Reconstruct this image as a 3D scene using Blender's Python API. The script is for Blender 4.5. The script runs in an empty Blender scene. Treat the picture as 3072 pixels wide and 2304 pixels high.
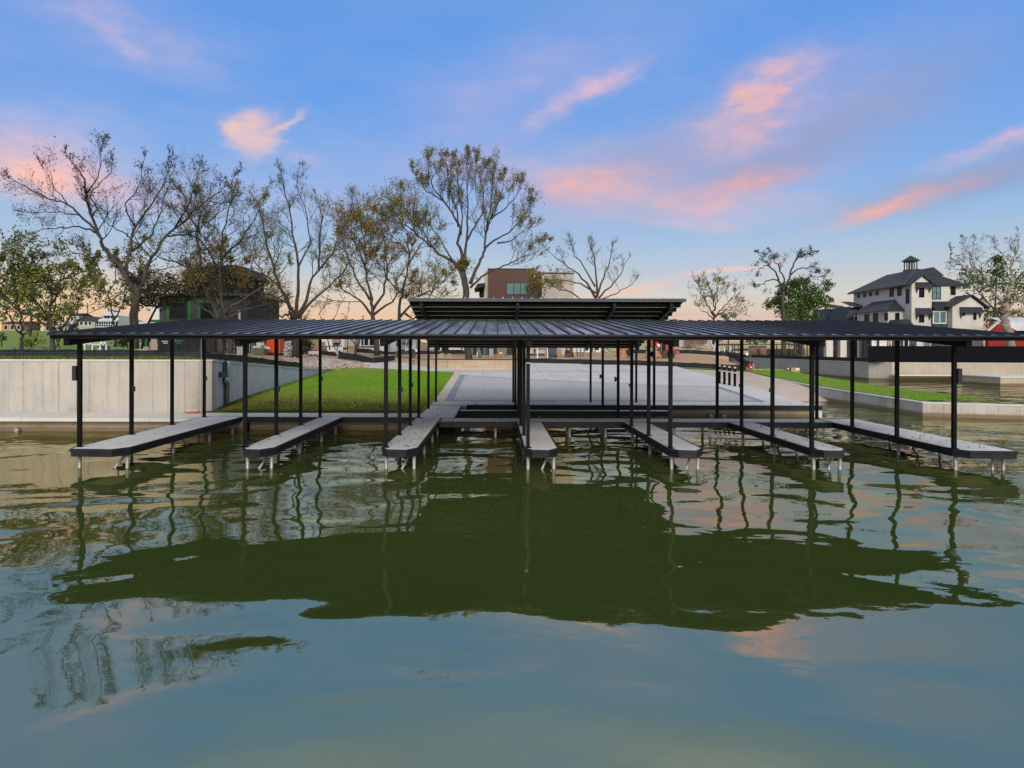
import bpy, math, random
from mathutils import Vector, Matrix
random.seed(7)
R = math.radians
sc = bpy.context.scene
COL = sc.collection
# ---- camera constants measured on the photograph -------------------------
F, HC, U0, V0, ROLL = 2132.0, 3.47, 1487.0, 1044.0, 0.0022
def P(u, v, Y):
    vv = v - ROLL * (u - U0)
    return Vector(((u - U0) / F * Y, Y, HC - (vv - V0) / F * Y))
def PX(u, Y): return (u - U0) / F * Y
def PZ(u, v, Y): return HC - (v - ROLL * (u - U0) - V0) / F * Y
def s2l(c):
    return tuple(((x / 255.0) / 12.92 if x / 255.0 <= 0.04045 else ((x / 255.0 + 0.055) / 1.055) ** 2.4) for x in c)
def clamp(x, a=0.0, b=1.0): return max(a, min(b, x))
def sstep(a, b, x):
    t = clamp((x - a) / (b - a)); return t * t * (3 - 2 * t)
def interp(tab, x):
    if x <= tab[0][0]: return tab[0][1]
    for (a, p), (b, q) in zip(tab, tab[1:]):
        if x <= b: return p + (q - p) * (x - a) / (b - a)
    return tab[-1][1]
# ---- node / material helpers ----------------------------------------------
class NT:
    def __init__(s, tree): s.t = tree; s.n = tree.nodes; s.l = tree.links
    def new(s, typ, **kw):
        n = s.n.new(typ)
        for k, v in kw.items(): setattr(n, k, v)
        return n
    def put(s, sock, v):
        if isinstance(v, bpy.types.NodeSocket): s.l.new(v, sock)
        elif isinstance(v, (tuple, list)):
            sock.default_value = (tuple(v) + (1.0,)) if (len(v) == 3 and len(sock.default_value) == 4) else v
        else: sock.default_value = v
    def m(s, op, a, b=None, c=None, cl=False):
        n = s.new('ShaderNodeMath', operation=op); n.use_clamp = cl
        s.put(n.inputs[0], a)
        if b is not None: s.put(n.inputs[1], b)
        if c is not None: s.put(n.inputs[2], c)
        return n.outputs[0]
    def mix(s, f, a, b, mode='MIX'):
        n = s.new('ShaderNodeMix', data_type='RGBA', blend_type=mode)
        s.put(n.inputs[0], f); s.put(n.inputs[6], a); s.put(n.inputs[7], b)
        return n.outputs[2]
    def noise(s, vec, scale, detail=4, rough=0.55, dist=0.0):
        n = s.new('ShaderNodeTexNoise'); s.put(n.inputs['Vector'], vec)
        n.inputs['Scale'].default_value = scale; n.inputs['Detail'].default_value = detail
        n.inputs['Roughness'].default_value = rough; n.inputs['Distortion'].default_value = dist
        return n.outputs[0]
    def ramp(s, f, a, b, lo=0.0, hi=1.0):
        n = s.new('ShaderNodeMapRange'); s.put(n.inputs[0], f)
        n.inputs[1].default_value = a; n.inputs[2].default_value = b
        n.inputs[3].default_value = lo; n.inputs[4].default_value = hi
        return n.outputs[0]
    def mapv(s, vec, scale=(1, 1, 1), loc=(0, 0, 0), rot=(0, 0, 0)):
        n = s.new('ShaderNodeMapping'); s.put(n.inputs[0], vec)
        n.inputs['Scale'].default_value = scale; n.inputs['Location'].default_value = loc
        n.inputs['Rotation'].default_value = rot
        return n.outputs[0]
    def coord(s):
        return s.new('ShaderNodeNewGeometry').outputs['Position']
    def sep(s, vec):
        n = s.new('ShaderNodeSeparateXYZ'); s.put(n.inputs[0], vec); return n.outputs
    def comb(s, x, y, z):
        n = s.new('ShaderNodeCombineXYZ'); s.put(n.inputs[0], x); s.put(n.inputs[1], y); s.put(n.inputs[2], z)
        return n.outputs[0]
    def bump(s, h, strength=0.3, dist=0.02):
        n = s.new('ShaderNodeBump'); s.put(n.inputs['Height'], h)
        n.inputs['Strength'].default_value = strength; n.inputs['Distance'].default_value = dist
        return n.outputs[0]
    def brick(s, vec, w, h, mortar, off=0.5, smooth=0.1):
        n = s.new('ShaderNodeTexBrick'); s.put(n.inputs['Vector'], vec)
        n.inputs['Scale'].default_value = 1.0; n.inputs['Mortar Size'].default_value = mortar
        n.inputs['Mortar Smooth'].default_value = smooth
        n.inputs['Brick Width'].default_value = w; n.inputs['Row Height'].default_value = h
        n.offset = off; n.inputs['Bias'].default_value = 0.0
        n.inputs['Color1'].default_value = (0, 0, 0, 1); n.inputs['Color2'].default_value = (1, 1, 1, 1)
        n.inputs['Mortar'].default_value = (0.5, 0.5, 0.5, 1)
        return n.outputs['Color'], n.outputs['Fac']
def newmat(name):
    m = bpy.data.materials.new(name); m.use_nodes = True
    t = NT(m.node_tree); b = m.node_tree.nodes['Principled BSDF']
    return m, t, b
MATS = {}
def mat(name, c1, c2=None, scale=2.0, rough=0.75, bump=0.0, metal=0.0, spec=0.4, detail=5, lo=0.35, hi=0.65, stretch=(1, 1, 1)):
    if name in MATS: return MATS[name]
    m, t, b = newmat(name)
    c2 = c2 or tuple(x * 0.75 for x in c1)
    v = t.mapv(t.coord(), stretch)
    n = t.noise(v, scale, detail)
    t.put(b.inputs['Base Color'], t.mix(t.ramp(n, lo, hi), c1, c2))
    b.inputs['Roughness'].default_value = rough; b.inputs['Metallic'].default_value = metal
    b.inputs['Specular IOR Level'].default_value = spec
    if bump: t.put(b.inputs['Normal'], t.bump(n, 0.5, bump))
    MATS[name] = m
    return m
# ---- mesh helpers -----------------------------------------------------------
class MB:
    def __init__(s): s.v = []; s.f = []; s.mi = []
    def face(s, pts, mi=0):
        b = len(s.v); s.v += [tuple(p) for p in pts]; s.f.append(tuple(range(b, b + len(pts)))); s.mi.append(mi); return s
    def box(s, x0, x1, y0, y1, z0, z1, mi=0):
        x0, x1 = min(x0, x1), max(x0, x1); y0, y1 = min(y0, y1), max(y0, y1); z0, z1 = min(z0, z1), max(z0, z1)
        b = len(s.v)
        s.v += [(x0, y0, z0), (x1, y0, z0), (x1, y1, z0), (x0, y1, z0), (x0, y0, z1), (x1, y0, z1), (x1, y1, z1), (x0, y1, z1)]
        for q in ((0, 3, 2, 1), (4, 5, 6, 7), (0, 1, 5, 4), (1, 2, 6, 5), (2, 3, 7, 6), (3, 0, 4, 7)):
            s.f.append(tuple(b + i for i in q)); s.mi.append(mi)
        return s
    def beam(s, a, b, w, h, mi=0):
        a = Vector(a); b = Vector(b); d = (b - a).normalized()
        up = Vector((0, 0, 1)) if abs(d.z) < 0.98 else Vector((0, 1, 0))
        x = d.cross(up).normalized() * (w / 2); y = x.cross(d).normalized() * (h / 2)
        i = len(s.v)
        for p in (a, b):
            for q in (-x - y, x - y, x + y, -x + y): s.v.append(tuple(p + q))
        for q in ((0, 1, 2, 3), (7, 6, 5, 4), (0, 4, 5, 1), (1, 5, 6, 2), (2, 6, 7, 3), (3, 7, 4, 0)):
            s.f.append(tuple(i + k for k in q)); s.mi.append(mi)
        return s
    def tube(s, pts, rad, n=6, mi=0, caps=True):
        pts = [Vector(p) for p in pts]; i0 = len(s.v); k = len(pts)
        if not isinstance(rad, (list, tuple)): rad = [rad] * k
        ref = None
        for i, p in enumerate(pts):
            d = (pts[min(i + 1, k - 1)] - pts[max(i - 1, 0)])
            if d.length < 1e-9: d = Vector((0, 0, 1))
            d.normalize()
            if ref is None:
                ref = Vector((1, 0, 0)) if abs(d.x) < 0.8 else Vector((0, 1, 0))
            x = (ref - d * ref.dot(d))
            if x.length < 1e-6: x = d.orthogonal()
            x.normalize(); ref = x; y = d.cross(x)
            for j in range(n):
                a = 2 * math.pi * j / n; q = p + (x * math.cos(a) + y * math.sin(a)) * rad[i]
                s.v.append((q.x, q.y, q.z))
        for i in range(k - 1):
            for j in range(n):
                a = i0 + i * n + j; b = i0 + i * n + (j + 1) % n
                s.f.append((a, b, b + n, a + n)); s.mi.append(mi)
        if caps:
            s.f.append(tuple(i0 + j for j in reversed(range(n)))); s.mi.append(mi)
            s.f.append(tuple(i0 + (k - 1) * n + j for j in range(n))); s.mi.append(mi)
        return s
    def prism(s, poly, z0, z1, mi=0):
        n = len(poly); i = len(s.v)
        s.v += [(x, y, z0) for x, y in poly] + [(x, y, z1) for x, y in poly]
        s.f.append(tuple(i + k for k in reversed(range(n)))); s.f.append(tuple(i + n + k for k in range(n))); s.mi += [mi, mi]
        for k in range(n):
            s.f.append((i + k, i + (k + 1) % n, i + n + (k + 1) % n, i + n + k)); s.mi.append(mi)
        return s
    def extr(s, pts, vec, mi=0):
        n = len(pts); i = len(s.v); vec = Vector(vec)
        s.v += [tuple(p) for p in pts] + [tuple(Vector(p) + vec) for p in pts]
        s.f.append(tuple(i + k for k in reversed(range(n)))); s.f.append(tuple(i + n + k for k in range(n))); s.mi += [mi, mi]
        for k in range(n):
            s.f.append((i + k, i + (k + 1) % n, i + n + (k + 1) % n, i + n + k)); s.mi.append(mi)
        return s
    def lathe(s, c, prof, n=12, mi=0, axis='Z'):
        i0 = len(s.v); cx, cy, cz = c
        for r, h in prof:
            for j in range(n):
                a = 2 * math.pi * j / n; p, q = r * math.cos(a), r * math.sin(a)
                s.v.append((cx + p, cy + q, cz + h) if axis == 'Z' else ((cx + h, cy + p, cz + q) if axis == 'X' else (cx + p, cy + h, cz + q)))
        for i in range(len(prof) - 1):
            for j in range(n):
                a = i0 + i * n + j; b = i0 + i * n + (j + 1) % n
                s.f.append((a, b, b + n, a + n)); s.mi.append(mi)
        s.f.append(tuple(i0 + j for j in reversed(range(n)))); s.mi.append(mi)
        s.f.append(tuple(i0 + (len(prof) - 1) * n + j for j in range(n))); s.mi.append(mi)
        return s
    def grid(s, xs, ys, zf, mi=0, keep=None):
        i0 = len(s.v); nx = len(xs)
        for y in ys:
            for x in xs: s.v.append((x, y, zf(x, y)))
        for j in range(len(ys) - 1):
            for i in range(nx - 1):
                if keep and not keep((xs[i] + xs[i + 1]) / 2, (ys[j] + ys[j + 1]) / 2): continue
                a = i0 + j * nx + i
                s.f.append((a, a + 1, a + nx + 1, a + nx)); s.mi.append(mi)
        return s
    def build(s, name, m, parent=None, smooth=False, recalc=False):
        me = bpy.data.meshes.new(name); me.from_pydata(s.v, [], s.f); ms = m if isinstance(m, (list, tuple)) else [m]
        for q in ms: me.materials.append(q)
        if len(ms) > 1: me.polygons.foreach_set('material_index', s.mi)
        if smooth: me.polygons.foreach_set('use_smooth', [True] * len(s.f))
        me.update()
        if recalc:
            import bmesh
            bm = bmesh.new(); bm.from_mesh(me); bmesh.ops.recalc_face_normals(bm, faces=bm.faces); bm.to_mesh(me); bm.free()
        o = bpy.data.objects.new(name, me); COL.objects.link(o)
        if parent:
            o.parent = parent; o.matrix_parent_inverse = parent['_inv'] if False else Matrix.Translation(-worldloc(parent))
        return o
def worldloc(o):
    v = Vector(o.location)
    if o.parent: v = Vector((0, 0, 0))
    return v
def tag(o, label=None, cat=None, group=None, kind=None):
    if label: o['label'] = label
    if cat: o['category'] = cat
    if group: o['group'] = group
    if kind: o['kind'] = kind
    return o
def thing(name, label, cat, loc=(0, 0, 0), group=None):
    o = bpy.data.objects.new(name, None); COL.objects.link(o); o.location = loc; o.empty_display_size = 0.2
    return tag(o, label, cat, group)
def kids(o): return [c for c in COL.objects if c.parent == o]
def dup(root, loc, label=None, group=None, rotz=0.0, scale=None):
    cmap = [(c, [g for g in COL.objects if g.parent == c]) for c in COL.objects if c.parent == root]
    r = root.copy(); COL.objects.link(r); r.location = loc; r.rotation_euler = (0, 0, rotz)
    if scale: r.scale = (scale,) * 3
    if label: r['label'] = label
    if group: r['group'] = group
    for c, gs in cmap:
        c2 = c.copy(); COL.objects.link(c2); c2.parent = r; c2.matrix_parent_inverse = c.matrix_parent_inverse.copy()
        for g in gs:
            g2 = g.copy(); COL.objects.link(g2); g2.parent = c2; g2.matrix_parent_inverse = g.matrix_parent_inverse.copy()
    return r
def text_mesh(name, s, size, m, parent, loc, rot=(R(90), 0, 0), ext=0.004):
    cu = bpy.data.curves.new(name, 'FONT'); cu.body = s; cu.size = size; cu.extrude = ext; cu.align_x = 'CENTER'
    t = bpy.data.objects.new(name + '_tmp', cu); COL.objects.link(t)
    dg = bpy.context.evaluated_depsgraph_get()
    me = bpy.data.meshes.new_from_object(t.evaluated_get(dg)); bpy.data.objects.remove(t)
    me.transform(Matrix.Translation(loc) @ Matrix.Rotation(rot[2], 4, 'Z') @ Matrix.Rotation(rot[0], 4, 'X'))
    me.materials.clear(); me.materials.append(m)
    o = bpy.data.objects.new(name, me); COL.objects.link(o)
    o.parent = parent; o.matrix_parent_inverse = Matrix.Translation(-worldloc(parent))
    return o
# ---- heights of the land --------------------------------------------------------
def zp(Y): return interp([(31, 0.6), (38.25, 0.6), (66, 1.932), (75, 2.25), (90, 2.6), (110, 2.8), (600, 3.0)], Y)
def walltop(Y): return interp([(31.4, 2.9), (37.7, 2.63), (43, 2.36), (47.6, 2.09), (54.4, 1.84), (58.8, 1.66), (66, 1.98), (75, 2.3), (90, 2.65)], Y)
def G(X, Y):
    z = zp(Y)
    if X > 15: z -= 0.35 * clamp((X - 15) / 7) * (1 - sstep(66, 80, Y))
    if X > 20: z = z + (2.05 - z) * sstep(66, 78, Y) * clamp((X - 26) / 10)
    if X < -13.3:
        w = sstep(0, 7, -13.3 - X); zl = walltop(Y) + 0.03
        z = zl + (2.93 - zl) * w if Y < 95 else z
        if Y >= 95: z = 2.9
    if X < -30: z += 6.2 * sstep(150, 250, Y) * sstep(30, 90, -X)
    if X > -30: z += 4.4 * sstep(165, 300, Y) * sstep(-30, 30, X)
    z += 0.9 * sstep(250, 700, Y)
    return z
def zlawn(X, Y):
    a = 0.6 + 0.038 * max(0, Y - 31.2); b = zp(Y)
    t = sstep(0, 9, -3.3 - X)
    return b + (a - b) * t + 0.015
def zramp(X, Y):
    z52 = zp(max(Y, 52)) - 0.35 * clamp((X - 15) / 7)
    if Y < 52: z52 += interp([(43, -1.5), (46.8, -1.0), (48.7, -0.55), (50, -0.22), (52, 0.0)], Y)
    return z52
# ============================ MATERIALS ======================================
def m_concrete(name, axis='X', c1=(0.55, 0.485, 0.41), c2=(0.43, 0.405, 0.37), panel=0.69, stain=0.25, stainz=0.28, streak=1.0):
    m, t, b = newmat(name); p = t.coord(); x, y, z = t.sep(p)[:3]
    a = x if axis == 'X' else y
    warp = t.noise(t.comb(a, 0.0, 0.0), 0.45, 1)
    aw = t.m('ADD', a, t.m('MULTIPLY', warp, 1.4))
    br = t.brick(t.comb(aw, t.m('ADD', z, 20.0), 0.0), panel, 60.0, 0.012, 0.0, 0.3)[1]
    blot = t.noise(t.comb(t.m('MULTIPLY', a, 0.8), t.m('MULTIPLY', z, 0.6), 3.0), 1.0, 6)
    spk = t.noise(t.comb(t.m('MULTIPLY', a, 1.0), t.m('MULTIPLY', z, 2.2), 9.0), 7.0, 5, 0.75); lowst = t.noise(t.comb(t.m('MULTIPLY', a, 0.55), t.m('MULTIPLY', z, 0.5), 5.0), 1.0, 5, 0.7)
    stre = t.noise(t.comb(t.m('MULTIPLY', a, 4.0), t.m('MULTIPLY', z, 0.35), 7.0), 1.0, 5)
    pn = t.brick(t.comb(aw, t.m('ADD', z, 20.0), 0.0), panel, 60.0, 0.0, 0.0)[0]
    col = t.mix(t.ramp(blot, 0.3, 0.7), c1, c2)
    col = t.mix(t.m('MULTIPLY', t.ramp(pn, 0.0, 1.0), 0.26), col, (0.36, 0.33, 0.29))
    col = t.mix(t.m('MULTIPLY', t.ramp(stre, 0.52, 0.72), 0.45 * streak), col, tuple(c * 0.55 for c in c1))
    wide = t.brick(t.comb(aw, t.m('ADD', z, 20.0), 0.0), panel, 60.0, 0.035, 0.0, 0.1)[1]
    hole = t.m('MULTIPLY', wide, t.m('LESS_THAN', t.m('FRACT', t.m('DIVIDE', t.m('ADD', z, 0.12), 0.56)), 0.07))
    fine = t.noise(p, 9.0, 6, 0.7)
    col = t.mix(t.m('MULTIPLY', t.ramp(fine, 0.56, 0.68), 0.35), col, tuple(c * 0.5 for c in c2))
    col = t.mix(t.m('MULTIPLY', t.m('MULTIPLY', t.ramp(spk, 0.6, 0.66), t.ramp(lowst, 0.42, 0.6)), 0.85), col, (0.17, 0.13, 0.09))
    col = t.mix(t.m('MULTIPLY', t.m('MULTIPLY', t.ramp(lowst, 0.5, 0.72), t.ramp(z, 2.0, 0.5)), 0.8), col, (0.34, 0.23, 0.14))
    col = t.mix(t.m('MULTIPLY', br, 0.6), col, (0.14, 0.115, 0.09))
    col = t.mix(t.m('MULTIPLY', hole, t.ramp(blot, 0.35, 0.7, 0.05, 0.5)), col, (0.10, 0.08, 0.065))
    wet = t.noise(t.comb(t.m('MULTIPLY', a, 1.3), 0.0, 2.0), 1.0, 4)
    lvl = t.m('ADD', t.m('MULTIPLY', wet, 0.14), stainz - 0.07)
    f = t.ramp(t.m('SUBTRACT', lvl, z), -0.05, 0.05)
    col = t.mix(t.m('MULTIPLY', t.m('MAXIMUM', f, 0.0), 0.85), col, (0.10, 0.06, 0.035))
    n2 = t.m('SUBTRACT', t.m('ADD', lvl, 0.35), z)
    col = t.mix(t.m('MULTIPLY', t.ramp(n2, -0.1, 0.4), stain), col, (0.33, 0.24, 0.15))
    t.put(b.inputs['Base Color'], col); b.inputs['Roughness'].default_value = 0.9
    b.inputs['Specular IOR Level'].default_value = 0.25
    t.put(b.inputs['Normal'], t.bump(t.m('SUBTRACT', fine, br), 0.35, 0.02))
    MATS[name] = m; return m
def m_slab(name, c1, c2, jx=None, jy=None, rough=0.85, mort=0.012, streak=None):
    m, t, b = newmat(name); p = t.coord(); x, y, z = t.sep(p)[:3]
    n = t.noise(p, 0.6, 6); fine = t.noise(p, 14.0, 5, 0.7)
    col = t.mix(t.ramp(n, 0.35, 0.68), c1, c2)
    if streak:
        sn = t.noise(t.comb(t.m('MULTIPLY', x, 0.25), t.m('MULTIPLY', y, 1.1), 0.0), 1.0, 5)
        col = t.mix(t.m('MULTIPLY', t.ramp(sn, 0.4, 0.7), 0.8), col, streak)
        s2 = t.noise(t.comb(t.m('MULTIPLY', x, 0.5), t.m('MULTIPLY', y, 0.18), 4.0), 1.0, 6, 0.7)
        col = t.mix(t.m('MULTIPLY', t.ramp(s2, 0.5, 0.72), 0.5), col, tuple(c * 0.62 for c in c2))
    col = t.mix(t.m('MULTIPLY', t.ramp(fine, 0.5, 0.7), 0.12), col, tuple(c * 0.6 for c in c1))
    if jx:
        f = t.brick(t.comb(t.m('ADD', x, 300.0), t.m('ADD', y, 300.0), 0.0), jx, jy, mort, 0.0, 0.2)[1]
        col = t.mix(t.m('MULTIPLY', f, 0.6), col, (0.12, 0.11, 0.10))
    t.put(b.inputs['Base Color'], col); b.inputs['Roughness'].default_value = rough
    b.inputs['Specular IOR Level'].default_value = 0.3
    t.put(b.inputs['Normal'], t.bump(fine, 0.2, 0.01))
    MATS[name] = m; return m
def m_pavers():
    m, t, b = newmat('pavers'); p = t.coord()
    c, f = t.brick(t.mapv(p, rot=(0, 0, R(0))), 0.42, 0.21, 0.022, 0.5, 0.1)
    n = t.noise(p, 0.35, 5)
    base = t.mix(t.m('MULTIPLY', c, 0.8), (0.46, 0.44, 0.43), (0.38, 0.365, 0.365))
    base = t.mix(t.ramp(n, 0.35, 0.7), base, (0.50, 0.47, 0.44))
    big = t.noise(p, 3.0, 5)
    base = t.mix(t.m('MULTIPLY', t.ramp(big, 0.5, 0.75), 0.35), base, (0.2, 0.2, 0.21))
    base = t.mix(t.m('MULTIPLY', f, 0.42), base, (0.15, 0.14, 0.13))
    t.put(b.inputs['Base Color'], base); b.inputs['Roughness'].default_value = 0.85
    t.put(b.inputs['Normal'], t.bump(t.m('MULTIPLY', f, -1.0), 0.3, 0.01))
    MATS['pavers'] = m; return m
def m_lawn():
    m, t, b = newmat('lawn'); p = t.coord(); x, y, z = t.sep(p)[:3]
    n1 = t.noise(t.mapv(p, (0.6, 1.0, 1)), 0.32, 4); n2 = t.noise(t.mapv(p, (0.7, 1.6, 1)), 1.6, 7, 0.75); n3 = t.noise(p, 9.0, 6, 0.8)
    col = t.mix(t.ramp(n2, 0.35, 0.68), (0.12, 0.29, 0.012), (0.23, 0.38, 0.032))
    col = t.mix(t.m('MULTIPLY', t.ramp(n1, 0.45, 0.66), 0.6), col, (0.30, 0.31, 0.06))
    edge = t.m('ADD', y, t.m('MULTIPLY', t.m('SUBTRACT', n1, 0.5), 14.0))
    dry = t.m('MULTIPLY', t.ramp(edge, 42.0, 34.0), t.ramp(n2, 0.25, 0.6))
    infront = t.ramp(x, 5.0, 0.0)
    dry = t.m('MULTIPLY', dry, infront)
    col = t.mix(t.m('MULTIPLY', t.m('MAXIMUM', dry, 0.0), 0.95), col, (0.40, 0.28, 0.10))
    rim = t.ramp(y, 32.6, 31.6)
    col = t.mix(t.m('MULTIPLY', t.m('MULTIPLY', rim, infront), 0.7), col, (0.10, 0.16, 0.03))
    col = t.mix(t.m('MULTIPLY', t.ramp(n3, 0.42, 0.68), 0.6), col, (0.045, 0.085, 0.012))
    t.put(b.inputs['Base Color'], col); b.inputs['Roughness'].default_value = 0.95
    b.inputs['Specular IOR Level'].default_value = 0.1
    t.put(b.inputs['Normal'], t.bump(n3, 0.8, 0.08))
    MATS['lawn'] = m; return m
def m_ground():
    m, t, b = newmat('ground'); p = t.coord(); x, y, z = t.sep(p)[:3]
    n1 = t.noise(p, 0.12, 5); n2 = t.noise(p, 1.3, 6, 0.65)
    dirt = t.mix(t.ramp(n2, 0.35, 0.7), (0.40, 0.235, 0.14), (0.50, 0.36, 0.24))
    grass = t.mix(t.ramp(n2, 0.35, 0.7), (0.10, 0.20, 0.03), (0.24, 0.27, 0.08))
    far = t.m('MAXIMUM', t.ramp(y, 115.0, 130.0), t.ramp(x, -30.0, -34.0))
    near = t.m('MULTIPLY', t.ramp(y, 46.0, 40.0), t.ramp(x, -13.0, -14.0))
    g = t.m('MINIMUM', t.m('MAXIMUM', t.m('MAXIMUM', far, near), t.ramp(n1, 0.60, 0.66)), 1.0)
    col = t.mix(g, dirt, grass)
    col = t.mix(t.m('MULTIPLY', t.m('MULTIPLY', t.ramp(n1, 0.5, 0.64), t.ramp(y, 200.0, 230.0)), 0.5), col, (0.30, 0.24, 0.10))
    col = t.mix(t.m('MULTIPLY', t.m('MULTIPLY', t.ramp(y, 150.0, 170.0), t.ramp(x, 0.0, 30.0)), t.ramp(n2, 0.2, 0.5)), col, (0.46, 0.37, 0.20))
    t.put(b.inputs['Base Color'], col); b.inputs['Roughness'].default_value = 0.95
    b.inputs['Specular IOR Level'].default_value = 0.1
    t.put(b.inputs['Normal'], t.bump(n2, 0.6, 0.1))
    MATS['ground'] = m; return m
def m_water():
    m, t, b = newmat('lake_water'); p = t.coord(); x, y, z = t.sep(p)[:3]
    big = t.noise(t.mapv(p, (0.65, 1.0, 1), rot=(0, 0, R(8))), 0.20, 1, 0.4)
    mid = t.noise(t.mapv(p, (0.72, 1.0, 1), rot=(0, 0, R(-6))), 0.52, 1, 0.4, 0.5)
    sml = t.noise(t.mapv(p, (0.75, 1.0, 1), rot=(0, 0, R(12))), 1.7, 1.5, 0.45, 0.5)
    patch = t.noise(t.mapv(p, (0.6, 1, 1)), 0.11, 3)
    mask = t.m('MULTIPLY', t.ramp(y, 7.0, 24.0, 0.32, 1.0), t.ramp(patch, 0.38, 0.62, 0.35, 1.0))
    midm = t.ramp(y, 6.0, 16.0, 0.6, 1.0)
    h = t.m('MULTIPLY', big, 0.17)
    h = t.m('ADD', h, t.m('MULTIPLY', t.m('MULTIPLY', mid, midm), 0.095))
    h = t.m('ADD', h, t.m('MULTIPLY', t.m('MULTIPLY', sml, mask), 0.017))
    tiny = t.noise(t.mapv(p, (0.8, 1.0, 1), rot=(0, 0, R(-20))), 5.5, 2, 0.5)
    h = t.m('ADD', h, t.m('MULTIPLY', tiny, t.ramp(patch, 0.4, 0.7, 0.0004, 0.0016)))
    bn = t.bump(h, 1.0, 1.0)
    mur = t.noise(p, 0.13, 4)
    col = t.mix(t.ramp(mur, 0.3, 0.7), (0.044, 0.070, 0.014), (0.058, 0.082, 0.021))
    t.put(b.inputs['Base Color'], col); t.put(b.inputs['Roughness'], t.ramp(y, 4.0, 11.0, 0.04, 0.012))
    b.inputs['IOR'].default_value = 5.0
    b.inputs['Specular IOR Level'].default_value = 0.5
    b.inputs['Specular Tint'].default_value = (1.0, 0.865, 0.60, 1)
    t.put(b.inputs['Normal'], bn)
    MATS['water'] = m; return m
def m_siding(name, c, pitch=0.2, vert=False, dark=0.55):
    m, t, b = newmat(name); p = t.coord(); x, y, z = t.sep(p)[:3]
    a = t.m('FRACT', t.m('DIVIDE', (t.m('ADD', x, y) if vert else z), pitch))
    line = t.ramp(a, 0.10, 0.0)
    n = t.noise(p, 1.2, 5)
    col = t.mix(t.ramp(n, 0.35, 0.7), c, tuple(k * 0.88 for k in c))
    col = t.mix(t.m('MAXIMUM', line, 0.0), col, tuple(k * dark for k in c))
    t.put(b.inputs['Base Color'], col); b.inputs['Roughness'].default_value = 0.7
    MATS[name] = m; return m
def m_stone(name, c1, c2, w, h, mortar=0.03, mc=(0.1, 0.1, 0.1)):
    m, t, b = newmat(name); p = t.coord(); x, y, z = t.sep(p)[:3]
    c, f = t.brick(t.comb(t.m('ADD', x, y), z, 0.0), w, h, mortar, 0.5)
    n = t.noise(p, 1.5, 5)
    col = t.mix(c, c1, c2); col = t.mix(t.m('MULTIPLY', t.ramp(n, 0.4, 0.7), 0.5), col, tuple(k * 0.8 for k in c1))
    col = t.mix(f, col, mc)
    t.put(b.inputs['Base Color'], col); b.inputs['Roughness'].default_value = 0.9
    t.put(b.inputs['Normal'], t.bump(t.m('MULTIPLY', f, -1.0), 0.4, 0.02))
    MATS[name] = m; return m
def m_leaf(name, c1, c2, c3, sc_=0.6):
    m, t, b = newmat(name); p = t.coord()
    n = t.noise(p, sc_, 3); n2 = t.noise(p, 9.0, 2)
    col = t.mix(t.ramp(n, 0.38, 0.62), c1, c2); col = t.mix(t.ramp(n2, 0.42, 0.66), col, c3)
    t.put(b.inputs['Base Color'], col); b.inputs['Roughness'].default_value = 0.7
    b.inputs['Specular IOR Level'].default_value = 0.2
    MATS[name] = m; return m
def m_metalroof():
    m, t, b = newmat('standing_seam'); p = t.coord()
    n = t.noise(t.mapv(p, (2.5, 0.25, 1)), 1.0, 4)
    col = t.mix(t.ramp(n, 0.3, 0.7), (0.60, 0.62, 0.67), (0.70, 0.72, 0.77))
    t.put(b.inputs['Base Color'], col)
    t.put(b.inputs['Roughness'], t.ramp(n, 0.3, 0.7, 0.14, 0.24)); b.inputs['Metallic'].default_value = 0.85
    b.inputs['Specular IOR Level'].default_value = 0.6
    MATS['roofmetal'] = m; return m
m_concrete('wall_front'); m_concrete('wall_side', 'Y', (0.60, 0.60, 0.61), (0.45, 0.46, 0.48), 0.5, 0.0, -2, 1.3)
m_concrete('wall_low', 'X', (0.56, 0.49, 0.39), (0.44, 0.39, 0.32), 1.4, 0.3, 0.16)
m_concrete('bulkhead_front', 'X', (0.56, 0.54, 0.50), (0.46, 0.44, 0.41), 0.65, 0.3, 0.2)
m_concrete('bulkhead_side', 'Y', (0.56, 0.54, 0.51), (0.46, 0.45, 0.43), 0.8, 0.3, 0.2)
m_concrete('far_wall', 'X', (0.50, 0.42, 0.31), (0.44, 0.37, 0.28), 1.6, 0.25, 0.2, 0.6)
m_concrete('far_wall_side', 'Y', (0.48, 0.44, 0.38), (0.42, 0.39, 0.34), 1.6, 0.25, 0.2, 0.6)
m_slab('promenade', (0.62, 0.595, 0.55), (0.53, 0.51, 0.47), 2.6, 50.0)
m_slab('dock_deck', (0.78, 0.75, 0.70), (0.70, 0.67, 0.63), 1.9, 2.93, 0.8, 0.010)
m_slab('apron', (0.57, 0.535, 0.51), (0.50, 0.47, 0.45), 4.6, 4.6, 0.85, 0.02, (0.52, 0.50, 0.49))
m_slab('strip', (0.56, 0.55, 0.54), (0.50, 0.49, 0.48))
m_slab('beige_strip', (0.55, 0.46, 0.37), (0.48, 0.41, 0.34))
m_slab('border', (0.27, 0.27, 0.30), (0.22, 0.22, 0.245))
m_slab('ramp_pink', (0.50, 0.385, 0.31), (0.45, 0.37, 0.315), None, None, 0.85, 0.01, (0.53, 0.44, 0.37))
m_pavers(); m_lawn(); m_ground(); m_water(); m_metalroof()
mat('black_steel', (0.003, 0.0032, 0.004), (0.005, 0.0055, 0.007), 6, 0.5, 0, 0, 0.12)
mat('seam_dark', (0.03, 0.033, 0.042), (0.04, 0.043, 0.052), 4, 0.6, 0, 0, 0.1)
mat('elec_dark', (0.075, 0.08, 0.095), (0.055, 0.06, 0.07), 3, 0.5)
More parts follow.
